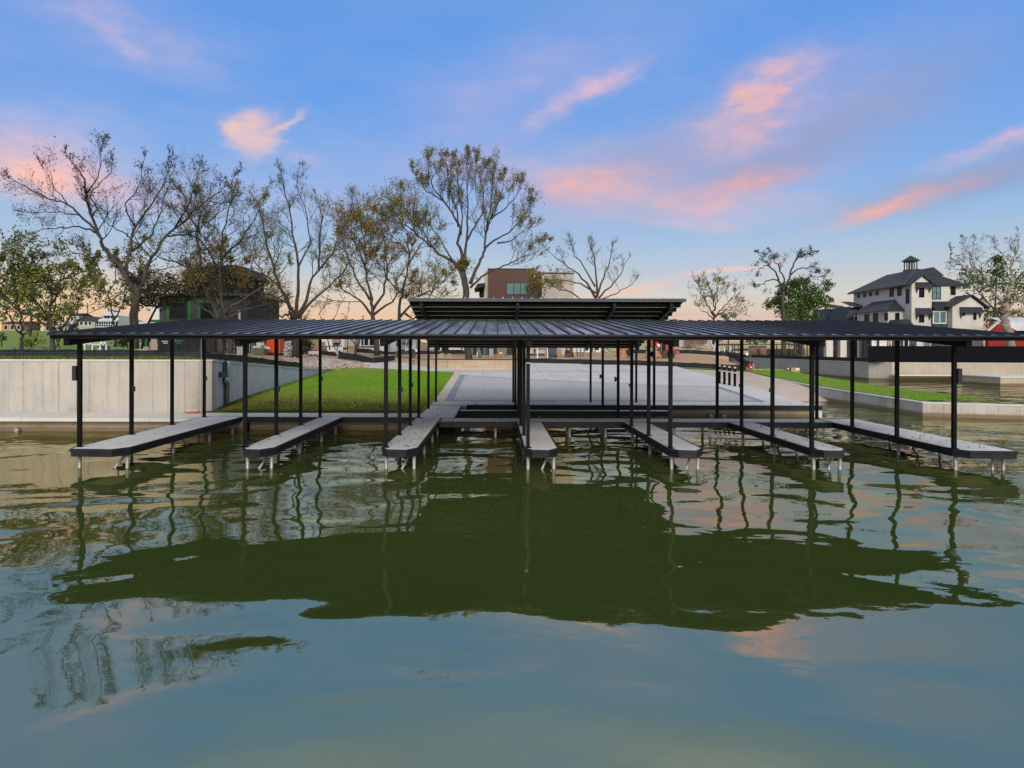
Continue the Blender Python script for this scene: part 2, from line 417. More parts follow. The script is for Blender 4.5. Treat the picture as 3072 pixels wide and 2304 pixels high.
mat('grey_steel', (0.05, 0.055, 0.06), (0.035, 0.04, 0.045), 4, 0.5, 0, 0.2)
mat('purlin_grey', (0.006, 0.0065, 0.007), (0.004, 0.0045, 0.005), 4, 0.5, 0, 0, 0.15)
mat('flange_lit', (0.62, 0.62, 0.62), (0.5, 0.5, 0.5), 4, 0.5)  # pale colour paints the light caught along the purlins' lower edges
mat('fascia', (0.013, 0.014, 0.018), (0.022, 0.023, 0.028), 3, 0.5, 0, 0, 0.2)
mat('galv', (0.42, 0.43, 0.43), (0.28, 0.29, 0.28), 5, 0.45, 0, 0.4)
mat('cap_white', (0.66, 0.64, 0.60), (0.56, 0.54, 0.5), 2, 0.85)
mat('silt', (0.008, 0.009, 0.011), (0.02, 0.021, 0.025), 3, 0.85, 0.02)
mat('screen_black', (0.003, 0.0035, 0.005), (0.006, 0.0065, 0.008), 5, 0.8, 0, 0, 0.1)
mat('wire', (0.10, 0.10, 0.11), (0.16, 0.16, 0.17), 5, 0.6)
mat('bark_dark', (0.02, 0.016, 0.013), (0.036, 0.029, 0.024), 3, 0.95, 0.03)
mat('bark_trunk', (0.085, 0.068, 0.056), (0.04, 0.032, 0.027), 2.5, 0.95, 0.05, stretch=(2, 2, 0.5))
mat('bark_white', (0.36, 0.30, 0.24), (0.19, 0.16, 0.13), 1.6, 0.9, 0.03)
m_leaf('leaf_dark', (0.035, 0.042, 0.016), (0.05, 0.055, 0.02), (0.02, 0.022, 0.012))
m_leaf('leaf_olive', (0.13, 0.14, 0.025), (0.08, 0.10, 0.018), (0.18, 0.17, 0.035))
m_leaf('leaf_rust', (0.28, 0.15, 0.05), (0.17, 0.12, 0.035), (0.22, 0.19, 0.05), 0.35)
m_leaf('leaf_yellow', (0.25, 0.22, 0.045), (0.14, 0.14, 0.03), (0.2, 0.14, 0.045), 0.4)
m_leaf('leaf_green', (0.06, 0.115, 0.018), (0.032, 0.068, 0.012), (0.095, 0.15, 0.03), 0.5)
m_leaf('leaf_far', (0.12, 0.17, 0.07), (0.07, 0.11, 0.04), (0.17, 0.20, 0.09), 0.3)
m_leaf('blade', (0.09, 0.17, 0.02), (0.17, 0.23, 0.04), (0.05, 0.10, 0.015), 2.0)
m_leaf('dead_leaf', (0.05, 0.03, 0.018), (0.09, 0.05, 0.025), (0.02, 0.014, 0.01), 2.0)
m_siding('white_siding', (0.66, 0.62, 0.54), 0.22); m_siding('white_panel', (0.62, 0.57, 0.47), 1.1, True, 0.8)
m_siding('brown_boards', (0.095, 0.04, 0.028), 0.22, False, 0.5)
m_siding('metal_blue', (0.05, 0.065, 0.10), 0.3, True, 0.6); m_siding('charcoal_seam', (0.022, 0.026, 0.036), 0.6, True, 0.45)
m_stone('black_stone', (0.025, 0.03, 0.038), (0.10, 0.11, 0.125), 0.7, 0.35, 0.03, (0.05, 0.05, 0.055))
m_stone('limestone', (0.58, 0.45, 0.30), (0.50, 0.36, 0.24), 0.85, 0.165, 0.012, (0.24, 0.17, 0.11))
m_stone('pale_stone', (0.50, 0.44, 0.36), (0.38, 0.34, 0.29), 0.6, 0.22, 0.02, (0.25, 0.22, 0.19))
mat('white_paint', (0.72, 0.71, 0.68), (0.62, 0.61, 0.58), 1.2, 0.6)
mat('frame_black', (0.012, 0.013, 0.015), (0.02, 0.02, 0.022), 3, 0.5)
mat('glass', (0.012, 0.018, 0.022), (0.006, 0.009, 0.011), 0.7, 0.3, 0, 0, 0.12)
mat('glass_teal', (0.13, 0.26, 0.25), (0.08, 0.17, 0.17), 0.7, 0.1, 0, 0, 0.8)
mat('sheath_green', (0.02, 0.12, 0.03), (0.012, 0.07, 0.02), 1.5, 0.6)
mat('house_grey', (0.055, 0.058, 0.055), (0.035, 0.036, 0.034), 1.5, 0.8)
mat('house_brown', (0.028, 0.026, 0.018), (0.018, 0.018, 0.013), 1.0, 0.8)
mat('orange', (0.85, 0.09, 0.015), (0.75, 0.07, 0.012), 2, 0.45)
mat('hose_orange', (0.75, 0.18, 0.03), (0.6, 0.12, 0.02), 4, 0.5)
mat('red_paint', (0.50, 0.035, 0.025), (0.38, 0.025, 0.02), 2, 0.4)
mat('barn_red', (0.34, 0.02, 0.015), (0.22, 0.014, 0.012), 1.5, 0.8)
mat('tyre', (0.03, 0.028, 0.026), (0.10, 0.075, 0.05), 2, 0.9)
mat('tan', (0.42, 0.29, 0.16), (0.34, 0.22, 0.12), 2, 0.8)
mat('wood_orange', (0.42, 0.17, 0.05), (0.32, 0.12, 0.035), 3, 0.7)
mat('navy', (0.02, 0.03, 0.16), (0.015, 0.025, 0.12), 2, 0.5)
mat('elec_grey', (0.38, 0.42, 0.42), (0.30, 0.34, 0.345), 2, 0.5)
mat('sage', (0.16, 0.22, 0.11), (0.12, 0.17, 0.09), 3, 0.7)
mat('bag_white', (0.80, 0.78, 0.72), (0.66, 0.64, 0.58), 3, 0.75, 0.05)
mat('khaki', (0.20, 0.19, 0.10), (0.16, 0.15, 0.08), 2, 0.7)
mat('terracotta', (0.42, 0.26, 0.19), (0.34, 0.2, 0.15), 2, 0.8)
mat('dumpster', (0.008, 0.009, 0.011), (0.015, 0.016, 0.018), 3, 0.5)
mat('sign_green', (0.03, 0.32, 0.13), (0.03, 0.3, 0.12), 3, 0.5)
mat('sand', (0.50, 0.38, 0.22), (0.42, 0.30, 0.17), 1.0, 0.95, 0.1)
mat('rust', (0.14, 0.06, 0.045), (0.24, 0.14, 0.11), 1.0, 0.9, stretch=(4, 4, 0.4))
mat('rubble', (0.55, 0.45, 0.38), (0.40, 0.30, 0.24), 3, 0.9)
mat('soil', (0.12, 0.075, 0.055), (0.06, 0.04, 0.03), 4, 0.95, 0.05)
mat('plywood', (0.48, 0.34, 0.2), (0.4, 0.28, 0.16), 3, 0.8)
mat('tin_white', (0.62, 0.64, 0.66), (0.52, 0.54, 0.56), 2, 0.4)
mat('hill_hazed', (0.16, 0.15, 0.22), (0.20, 0.18, 0.25), 0.01, 1.0)  # blue-violet distance haze is painted into the hill colour
mat('cream', (0.50, 0.45, 0.38), (0.44, 0.40, 0.34), 1, 0.8)
mat('yellow', (0.55, 0.35, 0.05), (0.45, 0.28, 0.04), 2, 0.5)
mat('blue_tarp', (0.03, 0.12, 0.4), (0.02, 0.08, 0.3), 2, 0.5)
M = MATS
# ============================ WORLD / LIGHT / CAMERA ==============================
def build_world():
    w = bpy.data.worlds.new('World'); sc.world = w; w.use_nodes = True
    t = NT(w.node_tree); bg = w.node_tree.nodes['Background']
    SE, SR = R(24), R(178)
    g = t.new('ShaderNodeTexCoord').outputs['Generated']
    x, y, z = t.sep(g)[:3]
    el = t.m('ARCSINE', z); az = t.m('ARCTAN2', x, y)      # radians, world directions
    wn = t.noise(t.mapv(g, (1, 1, 2.2)), 5.0, 6, 0.62); wn2 = t.noise(t.mapv(g, (1, 1, 2.2), (3, 1, 5)), 5.0, 6, 0.62)
    wn3 = t.noise(t.mapv(g, (1, 1, 2.0), (9, 3, 2)), 26.0, 5, 0.6)
    elw = t.m('ADD', el, t.m('MULTIPLY', t.m('SUBTRACT', wn, 0.5), 0.075))
    azw = t.m('ADD', az, t.m('MULTIPLY', t.m('SUBTRACT', wn2, 0.5), 0.16))
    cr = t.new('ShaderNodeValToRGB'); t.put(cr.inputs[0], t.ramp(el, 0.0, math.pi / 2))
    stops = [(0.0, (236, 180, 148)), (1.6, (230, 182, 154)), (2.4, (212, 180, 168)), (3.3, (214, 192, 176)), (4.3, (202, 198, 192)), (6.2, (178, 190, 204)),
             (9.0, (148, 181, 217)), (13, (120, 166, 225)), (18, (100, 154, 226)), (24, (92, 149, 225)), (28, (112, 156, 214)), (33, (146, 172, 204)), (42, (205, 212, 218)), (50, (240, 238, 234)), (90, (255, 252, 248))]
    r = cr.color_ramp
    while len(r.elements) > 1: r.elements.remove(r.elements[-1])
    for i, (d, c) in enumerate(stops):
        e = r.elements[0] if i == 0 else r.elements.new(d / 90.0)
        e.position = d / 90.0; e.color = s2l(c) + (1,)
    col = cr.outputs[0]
    # warm left horizon / pinker right horizon, thin bands
    low = t.ramp(el, R(6.5), R(1.2)); low = t.m('MAXIMUM', t.m('MINIMUM', low, 1.0), 0.0)
    lf = t.ramp(az, 0.15, -0.55)
    col = t.mix(t.m('MULTIPLY', t.m('MULTIPLY', low, t.m('MINIMUM', t.m('MAXIMUM', lf, 0.0), 1.0)), 0.8), col, s2l((246, 190, 118)))
    band = t.noise(t.comb(t.m('MULTIPLY', az, 1.5), t.m('MULTIPLY', el, 60.0), 0.0), 1.0, 3)
    col = t.mix(t.m('MULTIPLY', t.m('MULTIPLY', low, t.ramp(band, 0.5, 0.66)), 0.5), col, s2l((196, 162, 160)))
    # general pale veils
    veil = t.noise(t.mapv(g, (1.0, 1.0, 3.2), rot=(0, R(16), 0)), 2.3, 5, 0.55)
    vm = t.m('MULTIPLY', t.ramp(veil, 0.48, 0.72), t.ramp(el, R(28), R(20)))
    col = t.mix(t.m('MULTIPLY', t.m('MINIMUM', t.m('MAXIMUM', vm, 0.0), 1.0), 0.45), col, s2l((172, 176, 214)))
    wisp = t.ramp(t.noise(t.mapv(g, (1.2, 1.2, 3.5), (7, 2, 1), (0, R(18), 0)), 9.0, 7, 0.62), 0.36, 0.62)
    wisp = t.m('MULTIPLY', wisp, t.ramp(wn3, 0.36, 0.56, 0.35, 1.1))
    LAV, SAL, PCH, GRY = (158, 166, 208), (248, 172, 146), (246, 198, 176), (140, 150, 188)
    def blob(u, v, ru, rv, rot, strength, c, tex=0.75, hard=1.0):
        nonlocal col
        a0 = math.atan((u - U0) / F); e0 = math.atan((V0 - v + ROLL * (u - U0)) / math.hypot(F, u - U0))
        k = math.cos(a0)
        ca, sa = math.cos(R(rot)), math.sin(R(rot))
        da = t.m('MULTIPLY', t.m('SUBTRACT', azw, a0), 1.0 / max(0.3, 1) ); de = t.m('SUBTRACT', elw, e0)
        sx = ru / F * k; sy = rv / F * k
        p = t.m('ADD', t.m('MULTIPLY', da, ca / sx), t.m('MULTIPLY', de, sa / sx))
        q = t.m('ADD', t.m('MULTIPLY', da, -sa / sy), t.m('MULTIPLY', de, ca / sy))
        d2 = t.m('ADD', t.m('MULTIPLY', p, p), t.m('MULTIPLY', q, q))
        f = t.m('EXPONENT', t.m('MULTIPLY', t.m('POWER', d2, hard), -1.0))
        f = t.m('MULTIPLY', f, t.m('ADD', t.m('MULTIPLY', wisp, tex), 1.0 - tex))
        f = t.m('MULTIPLY', f, strength * (0.72 if c in (SAL, PCH) else 1.0), cl=True)
        col = t.mix(f, col, s2l(c))
    blob(2050, 480, 620, 150, 12, 0.85, LAV, 0.4); blob(2100, 420, 300, 60, 20, 0.6, (150, 158, 200), 0.6); blob(1900, 600, 500, 60, 4, 0.6, (176, 180, 208), 0.5); blob(1500, 260, 330, 90, 24, 0.6, (178, 172, 214), 0.5)
    blob(2400, 430, 380, 60, 20, 1.0, GRY, 0.2); blob(2860, 560, 340, 50, 10, 0.95, GRY, 0.2); blob(2100, 470, 420, 90, 10, 0.75, (156, 158, 196), 0.3)
    blob(2480, 300, 420, 100, 24, 0.5, (158, 164, 214), 0.5); blob(350, 70, 260, 110, -20, 0.6, (186, 176, 212), 0.7)
    blob(120, 420, 240, 110, 0, 0.6, (200, 184, 212), 0.5); blob(700, 560, 420, 60, -8, 0.35, (186, 180, 212), 0.5)
    blob(1800, 545, 190, 50, -3, 1.25, SAL, 0.6, 1.4); blob(1640, 500, 170, 40, 10, 0.6, PCH, 0.7)
    blob(2240, 545, 130, 30, 8, 1.1, (250, 160, 134), 0.8); blob(2080, 600, 320, 45, -8, 0.6, (232, 180, 184), 0.6)
    blob(2290, 310, 190, 85, 22, 0.95, (222, 180, 194), 0.9, 1.3); blob(2300, 330, 80, 30, 30, 1.0, (248, 176, 152), 0.8)
    blob(2230, 290, 60, 24, -30, 0.9, (248, 182, 158), 0.6); blob(1740, 270, 130, 20, 22, 0.95, (232, 186, 194), 0.5)
    blob(1620, 330, 120, 26, 30, 0.7, (208, 180, 204), 0.7)
    blob(2650, 630, 170, 28, 14, 1.1, (250, 168, 140), 0.6); blob(2980, 445, 150, 22, 12, 0.8, (206, 178, 200), 0.6)
    blob(795, 415, 62, 62, 0, 1.25, PCH, 0.35, 1.6); blob(875, 390, 60, 18, 52, 1.1, PCH, 0.3, 1.3)
    blob(70, 520, 230, 75, -8, 1.1, (250, 190, 172), 0.4); blob(330, 560, 230, 40, -10, 0.7, (226, 176, 190), 0.6)
    blob(1370, 480, 130, 50, 10, 0.55, (222, 180, 200), 0.7); blob(960, 490, 70, 24, -10, 0.5, (216, 180, 196), 0.7)
    blob(2180, 815, 150, 8, 6, 0.8, (246, 190, 168), 0.3); blob(1880, 868, 140, 9, 6, 0.8, (248, 180, 160), 0.3)
    blob(2060, 660, 190, 24, -6, 0.6, (214, 184, 198), 0.5); blob(310, 100, 80, 36, -50, 0.5, (220, 188, 206), 0.7)
    hc = t.noise(t.mapv(g, (1, 1, 2.0), (2, 5, 1)), 3.2, 4, 0.55)
    col = t.mix(t.m('MULTIPLY', t.m('MULTIPLY', t.ramp(el, R(25), R(36)), t.ramp(hc, 0.42, 0.6)), 0.6, cl=True), col, s2l((118, 142, 172)))
    # darker (lake / ground) below horizon
    col = t.mix(t.ramp(el, 0.0, -0.03), col, (0.10, 0.10, 0.09))
    sky = t.new('ShaderNodeTexSky'); sky.sky_type = 'NISHITA'; sky.sun_disc = False
    sky.sun_elevation = SE; sky.sun_rotation = SR; sky.altitude = 200
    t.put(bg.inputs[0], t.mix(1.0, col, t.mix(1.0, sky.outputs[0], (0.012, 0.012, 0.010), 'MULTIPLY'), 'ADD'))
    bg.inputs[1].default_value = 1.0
    L = bpy.data.lights.new('sun', 'SUN'); L.energy = 2.7; L.angle = R(24); L.color = (1.0, 0.93, 0.83)
    lo = bpy.data.objects.new('sun', L); COL.objects.link(lo)
    # sky's sun rotation is measured clockwise from +Y
    d = Vector((math.sin(SR) * math.cos(SE), math.cos(SR) * math.cos(SE), math.sin(SE)))
    lo.rotation_euler = d.to_track_quat('Z', 'Y').to_euler()
build_world()
cam = bpy.data.cameras.new('camera'); co = bpy.data.objects.new('camera', cam); COL.objects.link(co); sc.camera = co
cam.sensor_width = 36; cam.lens = F / 3072 * 36; cam.shift_x = (1536 - U0) / 3072; cam.shift_y = -(1152 - V0) / 3072
cam.clip_end = 9000; cam.clip_start = 0.1
co.matrix_world = Matrix.Translation((0, 0, HC)) @ Matrix.Rotation(R(90), 4, 'X') @ Matrix.Rotation(ROLL, 4, 'Z')
vs = sc.view_settings; vs.view_transform = 'Standard'; vs.look = 'None'; vs.gamma = 1; vs.exposure = 0
sc.cycles.max_bounces = 6; sc.cycles.diffuse_bounces = 2; sc.cycles.glossy_bounces = 4; sc.cycles.use_denoising = True
# ============================ LAND AND WATER ======================================
def frange(a, b, n): return [a + (b - a) * i / n for i in range(n + 1)]
wm = MB(); wm.face([(-400, -120, 0), (400, -120, 0), (400, 140, 0), (-400, 140, 0)])
tag(wm.build('lake_water', M['water']), kind='structure')
def inland(x, y):
    if y < 58: return x < -13.4 and y > 31.6
    if x < -13.4: return True
    if x < 42.2: return y > 128 or x < (26.5 if y < 66 else 23.6 + (y - 64) * 0.1)
    return y > 78
xs = [-2500, -1200, -600, -300, -200, -150] + frange(-120, -60, 8) + frange(-52, -16, 14) + [-15, -14.2, -13.4] + frange(-12, 14, 12) + frange(15, 21, 4) + [22.3, 23.6, 24, 24.6, 25.2, 25.8, 26.5] + [28, 30, 32, 35, 38, 42.2, 46, 52, 60, 70, 85, 100, 120, 160, 220, 320, 600, 1200, 2500]
ys = [31.6, 33, 35, 37.7, 40, 43, 45.5, 47.6, 51, 54.4, 58] + frange(60, 80, 13) + frange(82, 130, 16) + frange(136, 260, 20) + [290, 330, 400, 500, 700, 1200, 2500, 5000]
g = MB(); g.grid(xs, ys, lambda x, y: G(x, y) - 0.02, keep=inland)
tag(g.build('ground', M['ground'], smooth=True), kind='structure')
def topY(X): return interp([(-14.2, 60.2), (-11, 60.9), (-7, 59.0), (-3.3, 56.9)], X)
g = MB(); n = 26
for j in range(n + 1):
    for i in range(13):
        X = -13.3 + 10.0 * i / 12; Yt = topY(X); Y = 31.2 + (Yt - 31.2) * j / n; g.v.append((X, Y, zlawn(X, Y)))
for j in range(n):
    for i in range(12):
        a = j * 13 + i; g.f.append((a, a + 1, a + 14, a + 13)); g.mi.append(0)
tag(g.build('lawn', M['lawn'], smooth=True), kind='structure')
# apron (path, quay ramp) : everything from x=-18 to 16.3 on the slope
g = MB(); g.grid([-3.3, -1.5, 2, 6, 10, 14.6], [38.25, 42, 46, 50, 54, 58], lambda x, y: zp(y))
g.grid([-17, -13.3, -10, -7, -3.3, 0, 4, 8, 12, 16.3], [58, 60, 62, 64, 66, 68.9], lambda x, y: max(zp(y), G(x, y)) + 0.012 if x > -14 else G(x, y) + 0.015,
       keep=lambda x, y: not (x > 3 and y > 69.4 - (x - 3) * 0.42 + 0.6))
g.grid([-11, -7, -3.3], [56.4, 58], lambda x, y: zp(y) - 0.01)
tag(g.build('path', M['apron'], smooth=True), kind='structure')
PB = lambda X: interp([(-2.67, 54.7), (2.5, 51.3), (11.8, 46.9), (14.6, 46.05)], X)
g = MB(); nx = 14
for j in range(9):
    for i in range(nx + 1):
        X = -2.3 + (14.15 + 2.3) * i / nx; Y = 38.62 + (PB(X) - 0.35 - 38.62) * j / 8; g.v.append((X, Y, zp(Y) + 0.008))
for j in range(8):
    for i in range(nx):
        a = j * (nx + 1) + i; g.f.append((a, a + 1, a + nx + 2, a + nx + 1)); g.mi.append(0)
tag(g.build('paved_ramp', M['pavers'], smooth=True), kind='structure')
g = MB()
def strip(g, pts_a, pts_b, dz):
    for (a, b), (c, d) in zip(zip(pts_a, pts_b), zip(pts_a[1:], pts_b[1:])):
        g.face([(a[0], a[1], zp(a[1]) + dz), (b[0], b[1], zp(b[1]) + dz), (d[0], d[1], zp(d[1]) + dz), (c[0], c[1], zp(c[1]) + dz)])
yy = frange(38.25, 54.6, 8); strip(g, [(-2.75, y) for y in yy], [(-2.3, y) for y in yy], 0.006)
yy = frange(38.25, 46.1, 5); strip(g, [(14.15, y) for y in yy], [(14.6, y) for y in yy], 0.006)
xx = frange(-2.75, 14.6, 14); strip(g, [(x, PB(x) - 0.35) for x in xx], [(x, PB(x)) for x in xx], 0.006)
xx = [-2.3, 14.15]; strip(g, [(x, 38.3) for x in xx], [(x, 38.62) for x in xx], 0.006)
tag(g.build('paver_border', M['border']), kind='structure')
g = MB(); yy = frange(38.25, 57.5, 8); strip(g, [(-3.28, y) for y in yy], [(-2.75, y) for y in yy], 0.010)
tag(g.build('path_edging', M['beige_strip']), kind='structure')
g = MB(); g.grid([14.6, 15.4, 16.3], [38.25, 42, 46, 50, 54, 58, 62, 66.2], lambda x, y: zp(y) + 0.003)
g.box(16.1, 16.5, 35.9, 47.5, -1.5, 0.55); g.extr([(16.1, 38.25, 0.55), (16.5, 38.25, 0.55), (16.5, 38.25, 0.6), (16.1, 38.25, 0.6)], (0, 20, 0.96))
tag(g.build('pavement', M['strip']), kind='structure')
g = MB(); g.grid([16.3, 18, 20, 22.1], [43, 45, 46.8, 48.7, 50, 52, 54, 57, 60, 61.5, 63.5, 65.5], zramp)
tag(g.build('boat_ramp', M['ramp_pink'], smooth=True), kind='structure')
CT = [(34, 0.70), (36.6, 0.73), (44, 0.81), (50, 0.92), (57.7, 1.16), (63.3, 1.41), (70, 1.55)]
g = MB(); g.grid([22.3, 23.5, 25, 26.4], [37.2, 40, 44, 48, 52, 56, 60, 64, 66], lambda x, y: interp(CT, y) + 0.05)
g.grid([16.6, 18, 20, 22.3], [62.6, 64, 66], lambda x, y: zp(y) - 0.35 * clamp((x - 15) / 7) + 0.05)
g.grid([22.0, 23.5, 26.4], [64, 66, 68], lambda x, y: interp(CT, y) + 0.06)
tag(g.build('grass_verge', M['lawn'], smooth=True), kind='structure')
# quay and promenade slabs (structure), with walls below
g = MB(); g.box(-60, -12.1, 28.75, 31.45, 0.46, 0.6); g.box(-12.1, -3.3, 29.45, 31.22, 0.46, 0.6)
tag(g.build('promenade', M['promenade']), kind='structure')
g = MB(); g.box(-1.46, 16.5, 35.95, 38.25, 0.46, 0.6)
g.box(-3.28, -1.46, 35.3, 38.25, 0.46, 0.6)
tag(g.build('quay', M['promenade']), kind='structure')
# distant hills
g = MB(); rr = random.Random(3); hp = []
for i in range(81):
    u = -2400 + i * 100; a = math.atan((u - U0) / F); h = 11 + 0 * math.exp(-((u - 2000) / 240.0) ** 2) + 88 * math.exp(-((u - 2055) / 55.0) ** 2) + 60 * math.exp(-((u - 1990) / 60.0) ** 2) + rr.uniform(0, 4) + 20 * math.exp(-((u - 700) / 500.0) ** 2)
    hp.append((math.tan(a) * 2600, 2600, h))
for a, b in zip(hp, hp[1:]):
    g.face([(a[0], a[1] - 500, 1), (b[0], b[1] - 500, 1), b, a]); g.face([a, b, (b[0], b[1] + 500, 1), (a[0], a[1] + 500, 1)])
tag(g.build('distant_hills', M['hill_hazed'], smooth=True), kind='structure')
# ============================ RETAINING WALLS =====================================
w = thing('retaining_wall', 'tall board marked concrete retaining wall behind the long promenade, beige', 'retaining wall', (-30, 31.5, 0.6))
MB().box(-60, -12.55, 31.45, 31.85, 0.5, 2.86).build('wall', M['wall_front'], w)
MB().box(-60, -12.5, 31.41, 31.89, 2.86, 2.92).build('coping', M['cap_white'], w)
w = thing('side_retaining_wall', 'grey concrete retaining wall beside the lawn, its top stepping down to the rubble', 'retaining wall', (-13.2, 45, 1))
ys2 = [31.9, 34.5, 37.7, 43, 47.6, 54.4, 59.6]; g = MB(); c = MB()
def wx(Y): return interp([(31.4, -12.55), (34, -12.95), (37.7, -13.2), (60, -13.5)], Y)
for a, b in zip(ys2, ys2[1:]):
    xa, xb = wx(a), wx(b); ta, tb = walltop(a), walltop(b)
    for (g_, o0, o1, z0, z1a, z1b) in ((g, 0.0, -0.35, 0.3, ta - 0.05, tb - 0.05), (c, 0.04, -0.39, None, ta, tb)):
        za = z0 if z0 is not None else ta - 0.05; zb = z0 if z0 is not None else tb - 0.05
        q = [(xa + o0, a, za), (xb + o0, b, zb), (xb + o0, b, z1b), (xa + o0, a, z1a)]; r = [(xa + o1, a, za), (xb + o1, b, zb), (xb + o1, b, z1b), (xa + o1, a, z1a)]
        g_.face(q); g_.face(r[::-1]); g_.face([q[3], q[2], r[2], r[3]]); g_.face([q[0], r[0], r[3], q[3]]); g_.face([q[1], q[2], r[2], r[1]])
g.build('wall', M['wall_side'], w); c.build('coping', M['cap_white'], w)
w = thing('promenade_wall', 'stained concrete wall under the promenade edge, brown at the waterline', 'wall', (-20, 30, 0))
MB().box(-60, -10.4, 29.35, 29.75, -1.5, 0.46).build('wall', M['wall_low'], w)
MB().box(-10.4, -3.0, 30.05, 30.4, -1.5, 0.455).build('wall_panel', M['wall_low'], w)
MB().box(-10.45, -3.28, 29.37, 29.45, 0.37, 0.595).build('edge_channel', M['fascia'], w)
w = thing('quay_wall', 'short concrete quay wall under the paved landing with two drain pipes', 'wall', (7, 36.1, 0))
MB().box(-3.2, 16.1, 36.15, 36.5, -1.5, 0.46).build('wall', M['wall_low'], w)
MB().box(-1.46, 16.5, 35.87, 35.95, 0.36, 0.595).build('edge_channel', M['fascia'], w)
for u in (2132, 2171):
    x = PX(u, 36.1)
    pr = MB().lathe((x, 35.98, 0.06), [(0.085, 0.0), (0.085, 0.2), (0.06, 0.2), (0.06, 0.02)], 12, axis='Y').build('drain_pipe', M['galv'], w, True)
MB().lathe((PX(44, 29.1), 29.15, 0.03), [(0.12, 0.0), (0.12, 0.22), (0.09, 0.22), (0.09, 0.02)], 12, axis='Y').build('drain_pipe', M['galv'], COL.objects['promenade_wall'], True)
def seg_wall(root, pts, th, ztop, zbot, mats, capmat):
    g1, g2, cp = MB(), MB(), MB()
    for (a, b) in zip(pts, pts[1:]):
        a = Vector((a[0], a[1], 0)); b = Vector((b[0], b[1], 0)); d = (b - a).normalized(); nrm = Vector((d.y, -d.x, 0)) * th
        ta, tb = ztop(a.y), ztop(b.y); gg = g1 if abs(d.x) > abs(d.y) else g2
        def ring(off0, off1, za0, za1, zb0, zb1, G_):
            q = [a + nrm * off0 + Vector((0, 0, za0)), b + nrm * off0 + Vector((0, 0, zb0)), b + nrm * off0 + Vector((0, 0, zb1)), a + nrm * off0 + Vector((0, 0, za1))]
            r = [a + nrm * off1 + Vector((0, 0, za0)), b + nrm * off1 + Vector((0, 0, zb0)), b + nrm * off1 + Vector((0, 0, zb1)), a + nrm * off1 + Vector((0, 0, za1))]
            G_.face(q); G_.face(r[::-1]); G_.face([q[3], q[2], r[2], r[3]]); G_.face([q[0], r[0], r[3], q[3]]); G_.face([q[1], q[2], r[2], r[1]])
        ring(0, 1, zbot, ta - 0.06, zbot, tb - 0.06, gg); ring(-0.1, 1.1, ta - 0.06, ta, tb - 0.06, tb, cp)
    if g1.f: g1.build('wall', mats[0], root)
    if g2.f: g2.build('wall', mats[1], root)
    cp.build('coping', capmat, root)
w = thing('low_bulkhead', 'low pale concrete bulkhead with white coping around the grass strip', 'bulkhead', (22, 45, 0))
seg_wall(w, [(22.1, 65.5), (22.1, 57.7), (22.1, 50), (22.1, 44), (22.0, 36.6), (23.2, 36.1), (31.5, 33.2)], -0.3, lambda y: interp(CT, y), -1.5, (M['bulkhead_front'], M['bulkhead_side']), M['cap_white'])
w = thing('far_bulkhead', 'long tan concrete bulkhead across the inlet below the black screen fence', 'bulkhead', (45, 80, 0))
seg_wall(w, [(42, 128), (42, 100), (42, 80), (43.5, 78), (61, 76.6)], -0.4, lambda y: 1.98, -1.5, (M['far_wall'], M['far_wall_side']), M['cap_white'])
MB().beam((43.2, 77.2, 0.62), (60.8, 75.9, 0.62), 1.4, 0.12).build('ledge', M['cap_white'], w)
w = thing('boat_landing', 'small flat concrete landing slab jutting into the far inlet', 'landing', (56, 70, 0))
MB().box(PX(2990, 68), 62, 67.5, 73, -1, 0.75).build('base', M['far_wall'], w)
MB().box(PX(2988, 68), 62, 67.4, 73.1, 0.75, 0.84).build('slab', M['cap_white'], w)
